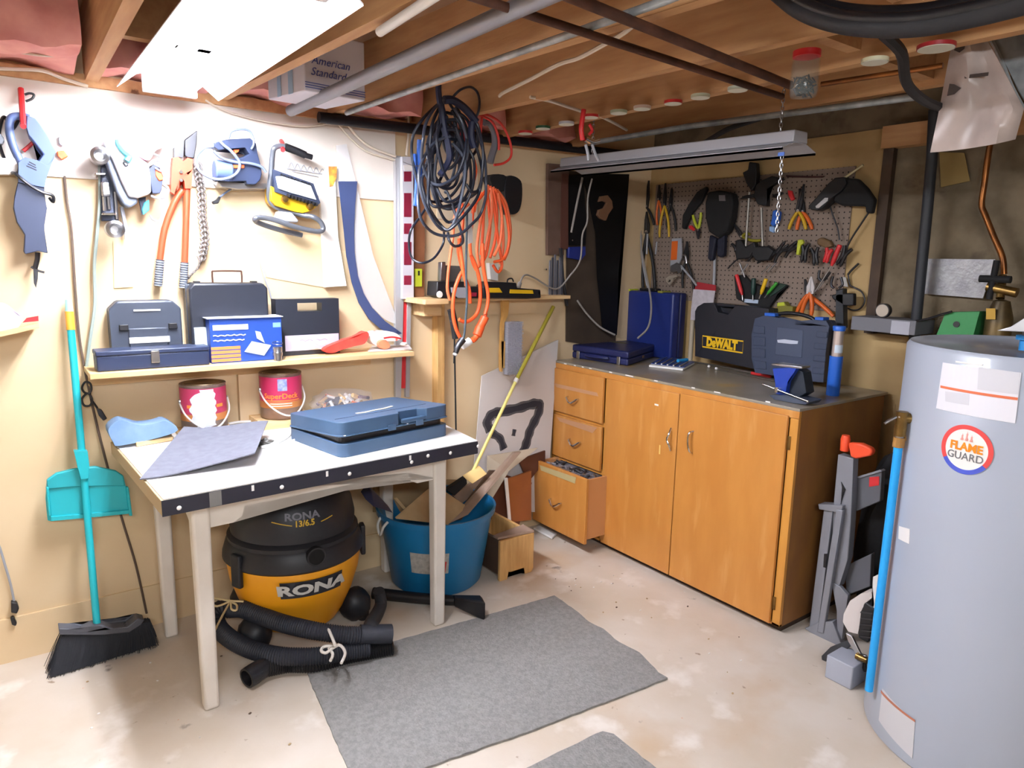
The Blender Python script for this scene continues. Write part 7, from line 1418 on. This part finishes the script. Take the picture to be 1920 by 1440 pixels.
# row of clamps
cl = [('spring clamp at the left end of the lower clamp row', (250, 1120), -1.1, .045, None), ('black spring clamp under the left bar clamp', (420, 1160), -2.2, .05, None), ('black spring clamp with open jaws, third in the lower row', (560, 1190), -2.5, .055, None), ('black spring clamp in the middle of the lower row', (720, 1150), .8, .06, None),
      ('black spring clamp right of the middle of the lower row', (850, 1120), .6, .05, None), ('black spring clamp under the lime handle', (1010, 1160), -1.6, .05, None), ('black spring clamp beside the dark red one', (1130, 1200), -1.4, .045, None), ('dark red spring clamp left of the red screwdriver', (1270, 1190), -1.8, .036, M_red), ('black spring clamp right of the red screwdriver', (1450, 1200), -2.0, .05, None)]
for lb, c, a, s, col in cl: clamp(lb, 'S7', c, a, s, col)
bs('S7', [(935, 1020), (985, 1015), (1000, 1050), (960, 1090), (945, 1190), (915, 1185)], .075, .015, M_lime, None, 'lime_handle', label='lime green tool handle standing up in the clamp row', cat='tool', bv=.004)
driver('red handled screwdriver pointing down at the right of the clamp row', 'S7', (1410, 1075), (1315, 1310), (1130, 1600), M_red, r=.011, off=.07)
bs('S7', [(1150, 1010), (1200, 990), (1290, 1030), (1320, 1090), (1240, 1110), (1150, 1070)], .05, .03, mat('tan_roll', '6E5436', .7), None, 'tape_roll', label='brown tape roll behind the clamp row', cat='tape', bv=.006)
bw('S7', [(150, 1340), (240, 1250), (330, 1200)], .055, .004, M_gh, None, 'scriber', label='thin black scriber below the left end of the clamp row', cat='scriber')
for k, (a, b) in enumerate((((280, 1280), (340, 1440)), ((370, 1290), (300, 1400)), ((620, 1300), (530, 1400)), ((700, 1270), (600, 1380)))):
    bw('S7', [a, b], .055, .004, M_steel, None, 'steel_pin', label=['short steel pin under the left clamps', 'crossed steel pin under the left clamps', 'steel prong under the middle clamps', 'second steel prong under the middle clamps'][k], cat='pin')
# screwdriver holder rack
t = BT('screwdriver_rack', 'black screwdriver rack with a white label low on the pegboard', 'rack', 'S8', (440, 700), .02); bs('S8', [(215, 460), (330, 450), (420, 560), (600, 600), (820, 570), (700, 660), (640, 780), (560, 900), (420, 810), (240, 720)], .045, .022, M_blackm, t, 'body', .004); bs('S8', [(335, 722), (490, 735), (485, 775), (330, 762)], .048, .003, mat('rack_label', 'B8C8DC', .5), t, 'label', 0)
driver('red handled screwdriver in the low rack', 'S8', (245, 450), (310, 680), (315, 740), M_red, off=.065)
driver('dark green handled screwdriver in the low rack', 'S8', (440, 490), (430, 680), (430, 740), mat('dark_green', '1A3A34', .45), off=.06, r=.012)
driver('yellow handled screwdriver in the low rack', 'S8', (580, 495), (520, 670), (500, 720), M_yel, off=.065)
driver('bright green handled screwdriver leaning right in the low rack', 'S8', (700, 540), (590, 670), (560, 710), mat('bright_green', '3E9A34', .4), off=.065, r=.008)
bs('S8', [(600, 640), (700, 540), (810, 565), (700, 650), (620, 700)], .05, .015, mat('holster_green', '1C3428', .7), None, 'green_holster', label='dark green pouch end behind the bright green screwdriver', cat='pouch')
pliers('large pliers with white jaws and orange handles in front of the wall', 'S8', (1085, 470), (1070, 650), (975, 880), (1080, 910), M_oh, off=.075, r=.010, w=.018, head=mat('white_jaw', 'C8C4C4', .35, .2), bulge=.006)
pliers('orange handled pliers behind the white jawed pair', 'S8', (1010, 500), (1040, 670), (920, 870), (1330, 920), M_oh, off=.055, r=.010, w=.012, bulge=.004)
t = BT('tape_measure', 'yellow and black tape measure low on the pegboard', 'tape measure', 'S8', (760, 820)); bs('S8', [(700, 770), (780, 755), (810, 800), (880, 810), (870, 890), (700, 890)], .07, .035, mat('dull_yellow', '7A7426', .5), t, 'case', .006); bs('S8', [(705, 765), (780, 760), (790, 800), (700, 805)], .072, .035, M_lime, t, 'top', .003)
t = BT('caulking_gun', 'black upright grease gun in front of the right edge of the pegboard', 'grease gun', 'S8', (1400, 800)); bs('S8', [(1365, 620), (1440, 600), (1450, 1060), (1350, 1050)], .10, .04, mat('gun_dark', '1E2228', .5), t, 'barrel', .006); bs('S8', [(1310, 680), (1400, 660), (1560, 660), (1560, 800), (1450, 800), (1320, 720)], .10, .03, M_gh, t, 'lever', .005)
bw('S8', [(1480, 820), (1560, 850), (1640, 830), (1690, 740), (1650, 640), (1560, 590), (1520, 560), (1500, 440)], .03, .0035, M_dsteel, None, 'wire_loop', label='thin wire loop hanging at the right edge of the pegboard', cat='wire')
bw('S8', [(1620, 325), (1540, 400), (1500, 450)], .03, .005, M_gh, None, 'thin_hook', label='thin black hook tool pointing up at the right edge of the pegboard', cat='hook')
driver('long dark screwdriver hanging by the right pegboard edge', 'S8', (1300, 420), (1230, 520), (1160, 620), M_dsteel, off=.05, r=.006)
for k, (a, b, c) in enumerate((((1330, 470), (1310, 560), (1340, 600)), ((1420, 480), (1440, 560), (1400, 600)), ((1180, 400), (1170, 480), (1200, 520)))):
    bw('S8', [a, b, c], .05, .006, M_dsteel, None, 'open_wrench', label=['small dark wrench beside the long screwdriver', 'dark wrench next to the grease gun', 'small dark wrench above the white jawed pliers'][k], cat='wrench')
bs('S8', [(1440, 470), (1475, 480), (1500, 590), (1440, 580)], .05, .006, mat('wrench_white', 'A8A49E', .5), None, 'scraper', label='pale scraper blade behind the grease gun', cat='scraper')

# ================================================================== FOUNDATION WALL AT RIGHT
obj('corner_post', BX(XW-.035, XW-.001, 1.565, 1.609, 1.20, 2.0), mat('post_brown', '4A3828', .7, c2='3A2A1E', scale=8), label='dark brown post at the right edge of the plywood', cat='post')
lg = thing('wall_ledge', 'grey shelf ledge on the foundation wall above the water heater', 'ledge', XP((1680, 610), 3.1))
obj('board', BX(3.02, XW, 1.33, 1.60, XP((1640, 622), 3.02).z, XP((1640, 596), 3.02).z), mat('ledge_grey', '6E6E74', .7), lg, bevel=.002)
zl = XP((1640, 596), 3.02).z
obj('board', BX(3.02, XW, .95, 1.328, zl-.12, zl-.075), bpy.data.materials['ledge_grey'], lg, bevel=.002)
zl2 = zl-.075
obj('white_smear', BX(3.018, 3.02, XP(q('U1', [(500, 1280)])[0], 3.02).y, XP(q('U1', [(380, 1280)])[0], 3.02).y, zl-.06, zl-.005), mat('smear_white', 'A9A9B2', .7), lg, label='white paint smear')
bm = BM(); c = XP(q('U1', [(330, 1190)])[0], 3.05); c.z = zl+.032; t = thing('pressure_gauge', 'round white faced gauge standing on the grey ledge', 'gauge', (c.x, c.y, zl)); lathe(bm, c, [(0, .012), (.030, .012), (.030, -.012), (0, -.012)], seg=28, axis=-UX); obj('case', bm, M_black, t, smooth=True)
bm = BM(); lathe(bm, c-UX*.0125, [(0, .001), (.026, .001), (.026, 0), (0, 0)], seg=28, axis=-UX); obj('dial', bm, mat('dial_white', 'B4A898', .5), t)
obj('foil_sheet', prism(BM(), [XP(p, 3.15) for p in q('U1', [(615, 840), (1050, 845), (970, 1095), (580, 1065)])], (.006, 0, 0)), mat('foil_panel', 'A4A4A6', .4, .25, c2='8C8C90', scale=18, bump=.4), label='silver grey rectangular sheet fixed on the concrete wall', cat='sheet')
obj('paper_note', prism(BM(), [XP(p, 3.175) for p in q('U1', [(690, 155), (850, 160), (885, 340), (700, 380)])], (.004, 0, 0)), mat('tan_note', '9C8450', .8), label='tan card on the concrete wall below the hanging bag', cat='card')
bm = BM(); wire(bm, 'U1', [(1015, 110), (1000, 200), (980, 350), (962, 490), (985, 560), (1040, 700), (1095, 830), (1105, 940)], 'B', .09, .011, seg=12, smooth=5); obj('copper_pipe', bm, M_copper, label='bent copper pipe coming down to the brass valve', cat='pipe', smooth=True)
t = thing('pressure_regulator', 'brass water pressure valve with dark bell beside the green box', 'valve', XP((1865, 590), 3.06))
bm = BM(); c = XP(q('U1', [(1060, 1330)])[0], 3.06); zz = XP(q('U1', [(1060, 1095)])[0], 3.06).z; lathe(bm, (c.x, c.y, zl2), [(0, 0), (.045, 0), (.045, (zz-zl2)*.6), (.028, (zz-zl2)*.95), (0, zz-zl2)], seg=28); obj('bell', bm, mat('bell_bronze', '6E5A34', .45, .5, c2='3E3424', scale=9), t, smooth=True)
obj('tag', prism(BM(), [XP(p, 3.008) for p in q('U1', [(990, 1160), (1050, 1160), (1050, 1230), (990, 1230)])], (.002, 0, 0)), mat('brass_tag', 'A8842E', .4, .4), t)
bm = BM(); cyl(bm, XP(q('U1', [(1080, 1095)])[0], 3.06), XP(q('U1', [(1095, 950)])[0], 3.09), .015, seg=14); cyl(bm, XP(q('U1', [(1000, 1020)])[0], 3.06), XP(q('U1', [(1190, 1060)])[0], 3.06), .018, seg=14); obj('body', bm, M_brass, t, smooth=True)
bm = BM(); cyl(bm, XP(q('U1', [(950, 968)])[0], 3.05), XP(q('U1', [(1150, 975)])[0], 3.05), .014, seg=12); cyl(bm, XP(q('U1', [(1060, 850)])[0], 3.05), XP(q('U1', [(1010, 1100)])[0], 3.05), .011, seg=12); obj('handwheel', bm, M_blackm, t, smooth=True)
t = thing('green_box', 'green plastic pump housing on the ledge behind the water heater', 'box', (3.08, XP((1795, 610), 3.05).y, zl)); obj('body', prism(BM(), [V((3.04, p.y, p.z if p.z > zl+.01 else zl2+.001)) for p in [XP(p, 3.04) for p in q('U1', [(660, 1335), (730, 1185), (950, 1180), (935, 1230), (900, 1340)])]], (.10, 0, 0)), M_green, t, bevel=.006)
bm = BM(); c = XP(q('U1', [(800, 1262)])[0], 3.039); lathe(bm, c, [(0, .002), (.012, .002), (.012, 0)], seg=16, axis=-UX); obj('hole', bm, M_black, t)
cable('power_cord', 'black cord running along the ledge to the green box', [XP(p, 3.03) for p in q('U1', [(540, 1240), (620, 1225), (700, 1200), (770, 1180)])], .005, M_black, 'cord')

# ================================================================== WATER HEATER
HC = V((2.46, .705, 0)); HR, HZ = .365, 1.275
wh = thing('water_heater', 'tall light grey water heater standing at the right edge', 'water heater', HC)
M_wh = mat('heater_grey', 'A4ABB8', .32, coat=.2)
bm = BM(); lathe(bm, HC, [(0, .0), (HR-.01, .0), (HR, .01), (HR, HZ-.012), (HR-.008, HZ), (HR-.02, HZ-.004), (HR-.03, HZ-.012), (0, HZ-.008)], seg=96); obj('tank', bm, M_wh, wh, smooth=True)
def on_heater(pts, r=HR, th=.0012):            # flat sticker wrapped on the tank, given by its outline corners (TL, TR, BR, BL)
    P = [sight_cyl(p, HC, r) for p in pts]; A = [math.atan2(p.x-HC.x, -(p.y-HC.y)) for p in P]; rows = []
    for j in range(5):
        v = j/4; aL = A[0]*(1-v)+A[3]*v; aR = A[1]*(1-v)+A[2]*v; zL = P[0].z*(1-v)+P[3].z*v; zR = P[1].z*(1-v)+P[2].z*v; r_ = []
        for k in range(15):
            u = k/14; a = aL+(aR-aL)*u; r_.append(V((HC.x+r*math.sin(a), HC.y-r*math.cos(a), zL+(zR-zL)*u)))
        rows.append(r_)
    m_ = rows[2][7]; return sheet(BM(), rows, V((HC.x-m_.x, HC.y-m_.y, 0)).normalized()*-th)
M_st = mat('sticker_white', 'DEDEE6', .4)
obj('label', on_heater(q('U2', [(672, 318), (1262, 395), (1215, 775), (622, 662)]), HR+.0008), M_st, wh)
obj('label_stripe', on_heater(q('U2', [(655, 490), (1235, 582), (1232, 602), (655, 508)]), HR+.0024), mat('stripe_orange', 'D8704A', .5), wh)
obj('label_print', on_heater(q('U2', [(690, 535), (870, 555), (865, 640), (690, 610)]), HR+.0024, .0004), mat('print_pale', 'CDCDD4', .5), wh); obj('label_print', on_heater(q('U2', [(940, 350), (1250, 395), (1235, 560), (930, 520)]), HR+.0024, .0004), bpy.data.materials['print_pale'], wh)
obj('label', on_heater([(1655, 1290), (1716, 1352), (1711, 1422), (1648, 1350)], HR+.0008), mat('sticker_grey_white', 'C8C8CC', .5), wh); obj('label_stripe', on_heater([(1652, 1294), (1716, 1350), (1716, 1354), (1652, 1299)], HR+.0026), mat('stripe_brown', 'B06A50', .5), wh)
obj('bar_label', on_heater(q('U2', [(768, 306), (972, 332), (972, 344), (768, 318)]), HR+.0008), M_whitep, wh)
obj('small_sticker', on_heater([(1686, 986), (1706, 992), (1705, 1020), (1685, 1010)], HR+.0008), M_whitep, wh)
# round flame guard badge on the curved tank
cB = sight_cyl((1811, 843), HC, HR); aB = math.atan2(cB.x-HC.x, -(cB.y-HC.y)); rB = (sight_cyl((1811, 797), HC, HR)-sight_cyl((1811, 890), HC, HR)).length/2
def ring(r0, r1, a0, a1, lift, n=48):
    bm = BM(); rows = [[], []]
    for j, r_ in enumerate((r0, r1)):
        for k in range(n+1):
            a = a0+(a1-a0)*k/n; X_ = r_*math.cos(a); Z_ = r_*math.sin(a); aa = aB+X_/HR; rows[j].append(V((HC.x+(HR+lift)*math.sin(aa), HC.y-(HR+lift)*math.cos(aa), cB.z+Z_)))
    return sheet(bm, rows, V((cB.x-HC.x, cB.y-HC.y, 0)).normalized()*.0006)
obj('badge_field', ring(.001, rB*.84, 0, 2*math.pi, .001), M_whitep, wh, label='white centre of the round badge')
obj('badge_ring', ring(rB*.82, rB, math.radians(-35), math.radians(212), .0018), mat('badge_red', 'D84A48', .4), wh); obj('badge_ring', ring(rB*.82, rB, math.radians(212), math.radians(325), .0018), mat('badge_blue2', '4A5AC0', .4), wh)
def heater_text(s, dz, h, m, bold=.03, sq=1.0, nm='lettering'):
    p = V((cB.x, cB.y, cB.z+dz)); bm = curved_text(BM(), s, p, HR+.002, h, bold=bold, squeeze=sq, c=HC, depth=.0006); return obj(nm, bm, m, wh)
heater_text('FLAME', .006, rB*.32, mat('flame_orange', 'F08A1C', .4), .035, .95); heater_text('GUARD', -rB*.30, rB*.30, mat('guard_grey', '6E6E72', .4), .005, .95)
bm = BM(); 
for k, (x_, h_) in enumerate(((-.012, .018), (0, .026), (.012, .018))):
    c = V((cB.x, cB.y, cB.z+rB*.36)); aa = aB+x_/HR; b0 = V((HC.x+(HR+.003)*math.sin(aa), HC.y-(HR+.003)*math.cos(aa), c.z)); tube(bm, [b0, b0+UZ*h_*.5+UX*.003, b0+UZ*h_], [.004, .003, .0005], seg=5)
obj('flame_mark', bm, mat('flame_pink', 'E8A49A', .5), wh)
# fittings on top
ft = thing('pipe_fitting', 'silver pipe fitting with blue collar on top of the water heater at the right edge', 'fitting', XP((1910, 640), 2.2))
c = ZP((1905, 655), HZ); c2 = V((c.x+.02, c.y-.02, HZ-.002)); bm = BM(); lathe(bm, c2, [(0, 0), (.02, 0), (.02, .03), (0, .03)], seg=20); lathe(bm, c2+UZ*.03, [(0, 0), (.03, 0), (.03, .012), (0, .012)], seg=24); obj('nipple', bm, mat('sky_blue', '2E8CD0', .4), ft, smooth=True)
bm = BM(); cyl(bm, c2+UZ*.042, c2+UZ*.10, .016, seg=16); obj('body', bm, M_steel, ft, smooth=True)
obj('silver_bracket', slab(BM(), [XP(p, 2.25) for p in q('U2', [(1075, 80), (1180, 50), (1290, -20), (1290, 90)])], (.04, 0, 0)), mat('bright_alu', 'D8DADF', .3, .3), label='bright silver curved bracket over the water heater top', cat='bracket', bevel=.002)
# relief valve and blue drain tube
vp = sight_cyl((1697, 780), HC, HR); nrm = V((vp.x-HC.x, vp.y-HC.y, 0)).normalized()
best = None
for k_ in range(400):
    a_ = -math.pi*.75+k_*.005; c_ = V((HC.x+(HR+.02)*math.sin(a_), HC.y-(HR+.02)*math.cos(a_), vp.z)); v_ = AX.transposed() @ (c_-CAM); X_ = 960-FP*v_.x/v_.z
    if (c_-CAM).length < (HC-CAM).length and (best is None or abs(X_-1692) < best[0]): best = (abs(X_-1692), c_)
nrm = V((best[1].x-HC.x, best[1].y-HC.y, 0)).normalized(); vp = best[1]-nrm*.02
px_ = vp+nrm*.03
rv = thing('relief_valve', 'brass relief valve on the left side of the water heater', 'valve', px_)
pv = XP((1697, 778), px_.x); 
bm = BM(); cyl(bm, vp-nrm*.01, vp+nrm*.018, .016, seg=16); obj('inlet', bm, M_brass, rv, smooth=True)
bx_ = vp+nrm*.022; bm = BM(); cyl(bm, bx_-UZ*.055, bx_+UZ*.02, .017, seg=18); obj('body', bm, M_brass, rv, smooth=True); bm = BM(); cyl(bm, bx_-UZ*.08, bx_-UZ*.055, .0125, seg=16); obj('outlet', bm, M_steel, rv, smooth=True)
bm = BM(); e_ = bx_+UZ*.005; lathe(bm, e_, [(0, .018), (.012, .012), (.014, 0)], seg=16, axis=-UX); obj('cap', bm, M_steel, rv, smooth=True)
sd_ = (AX @ V((-1, 0, 0))); bm = BM(); tube(bm, [e_+sd_*.012, e_+sd_*.035-UZ*.012, e_+sd_*.05-UZ*.022], [.004, .005, .004], seg=8); obj('lever', bm, M_steel, rv, smooth=True)
d0 = bx_-UZ*.08; db = ZP((1641, 1296), .10); db = V((d0.x+(db.x-d0.x)*.2, d0.y+(db.y-d0.y)*.2, 0))
def tube_at(z): return V((d0.x, d0.y, z))
tubz = None
for zz in [i*.01 for i in range(0, 60)]:
    v_ = AX.transposed() @ (tube_at(zz)-CAM); py_ = 720+FP*v_.y/v_.z
    if py_ < 1296: tubz = zz; break
tubz = tubz or .1
dt = thing('drain_tube', 'long sky blue plastic tube on the left side of the water heater', 'tube', tube_at(tubz))
bm = BM(); cyl(bm, tube_at(tubz), tube_at(d0.z), .0125, seg=20); obj('tube', bm, mat('tube_sky', '22A0E8', .35), dt, smooth=True)
bm = BM(); lathe(bm, d0-UZ*.01, [(.0135, 0), (.0165, .0), (.0165, .03), (.0135, .03)], seg=20); sx_ = (AX @ V((1, .18, .0))); t_ = d0+UZ*.005; tube(bm, [t_+nrm*.014, t_+sx_*.03+nrm*.016, t_+sx_*.065+nrm*.012], .004, seg=6); obj('tape', slab(bm, [t_+nrm*.016, t_+sx_*.07+nrm*.016, t_+sx_*.07+nrm*.016+UZ*.014, t_+nrm*.016+UZ*.014], nrm*.001), mat('brown_tape', '9A7038', .5), dt, label='brown tape with loose end')
# objects on the floor left of the heater
gb = thing('grey_base_box', 'small pale grey box on the floor behind the blue drain tube', 'box', ZP((1600, 1300), 0))
P_ = [ZP(p, .0) for p in ((1592, 1240), (1618, 1318))]; a_, b_ = P_; obj('body', BX(2.34, 2.46, 1.10, 1.20, 0, .09), mat('pale_grey_box', 'A4A8B4', .5), gb, bevel=.004)
# folding stand with orange crank
sd = thing('folding_stand', 'grey folding work stand with orange crank between the cabinet and water heater', 'stand', ZP((1560, 1190), 0))
M_sg = mat('stand_grey', '8C8E96', .45, .3); xs = 2.66
def st(name, pts, x, d, m=M_sg, bv=.003, win='U7'): return obj(name, prism(BM(), [XP(p, x) for p in q(win, pts)], (d, 0, 0)), m, sd, bevel=bv)
xs = 2.60
st('left_rail', [(195, 510), (245, 515), (160, 1215), (110, 1190)], xs, .03)
st('inner_rail', [(262, 525), (300, 530), (190, 1225), (155, 1215)], xs-.015, .02)
st('main_post', [(275, 215), (360, 240), (345, 600), (330, 800), (280, 960), (230, 940), (265, 500), (250, 480)], xs+.01, .04)
st('lower_brace', [(235, 930), (285, 960), (330, 1010), (290, 1290), (270, 1290), (265, 1100)], xs+.005, .02)
st('foot', [(85, 1195), (170, 1160), (240, 1155), (290, 1280), (270, 1300), (110, 1215)], xs-.01, .04)
st('cap', [(160, 495), (300, 505), (290, 545), (165, 525)], xs-.012, .05)
st('upper_panel', [(365, 355), (400, 335), (520, 310), (510, 480), (380, 535), (355, 530)], xs+.05, .03, mat('stand_panel', '5A5C62', .5))
st('panel_edge', [(370, 345), (510, 302), (522, 312), (395, 350)], xs+.045, .03, M_sg, .001)
st('sticker', [(450, 345), (505, 340), (503, 390), (448, 398)], xs+.048, .002, M_red, 0)
st('lower_panel', [(310, 845), (460, 775), (455, 960), (320, 1010)], xs+.05, .03, bpy.data.materials['stand_panel'])
st('slot', [(195, 775), (212, 775), (205, 855), (190, 850)], xs-.002, .004, M_black, 0)
st('latch', [(290, 370), (315, 415), (300, 430), (288, 500), (295, 400)], xs+.006, .006, M_black, .001)
bm = BM(); lathe(bm, XP(q('U7', [(310, 195)])[0], xs), [(.0, 0), (.016, 0), (.018, .045), (.014, .062), (0, .062)], seg=20); obj('crank_knob', bm, mat('crank_orange', 'E8502A', .45), sd, smooth=True)
bm = BM(); tube(bm, [XP(p, xs) for p in q('U7', [(335, 185), (390, 195), (430, 205)])], [.022, .028, .022], seg=14, smooth=3)
st('crank_arm', [(330, 150), (400, 155), (455, 180), (468, 200), (455, 225), (370, 242), (345, 230)], xs-.02, .03, bpy.data.materials['crank_orange'], .006); bm.free()
# white and black machine on floor
gm = thing('angle_grinder', 'white and black power tool with dark blade lying beside the stand', 'power tool', ZP((1600, 1230), 0))
xg = 2.42
def gr(name, pts, x, d, m, bv=.004, **k): return obj(name, prism(BM(), [XP(p, x) for p in q('U7', pts)], (d, 0, 0)), m, gm, bevel=bv, **k)
gr('housing', [(305, 1110), (340, 1040), (400, 1000), (460, 990), (470, 1020), (420, 1060), (400, 1120), (385, 1230), (330, 1215), (300, 1160)], xg, .07, mat('bag_white', 'D4CCC8', .6), .012)
gr('motor', [(400, 1100), (430, 1045), (475, 1080), (465, 1200), (440, 1280), (385, 1250)], xg-.01, .07, M_gh, .008)
for k in range(5): gr('fin', [(400, 1100+k*34), (465, 1108+k*34), (464, 1116+k*34), (398, 1108+k*34)], xg-.013, .004, M_dsteel, 0)
gr('nozzle', [(470, 905), (500, 895), (515, 960), (520, 1100), (490, 1160), (460, 1120), (480, 1060), (470, 960)], xg-.005, .06, M_paper, .006)
gr('blade', [(180, 1350), (230, 1300), (330, 1260), (350, 1290), (300, 1330), (200, 1385), (182, 1375)], xg+.02, .008, mat('blade_dark', '3A3C40', .4, .3), .002)
gr('bracket', [(315, 1220), (350, 1240), (400, 1340), (430, 1350), (420, 1380), (380, 1350), (330, 1270)], xg-.015, .012, M_steel, .002)
bm = BM(); c = XP(q('U7', [(408, 1362)])[0], xg-.02); cyl(bm, c-UY*.02, c+UY*.02, .012, seg=12); obj('brass_nut', bm, M_brass, gm, smooth=True)
gr('tip', [(400, 1390), (425, 1390), (432, 1440), (418, 1440)], xg-.015, .01, M_black, .001)
t = thing('black_tool_bag', 'dark bag of tools leaning behind the stand beside the cabinet', 'bag', (2.85, 1.28, 0))
bm = BM(); blob(bm, (2.86, 1.27, .38), .13, .10, .38, 6, .08, 4)
for v in bm.verts: v.co.z = max(v.co.z, .002)
obj('bag', bm, mat('bag_black', '131316', .8, bump=.5, bscale=20), t, smooth=True)
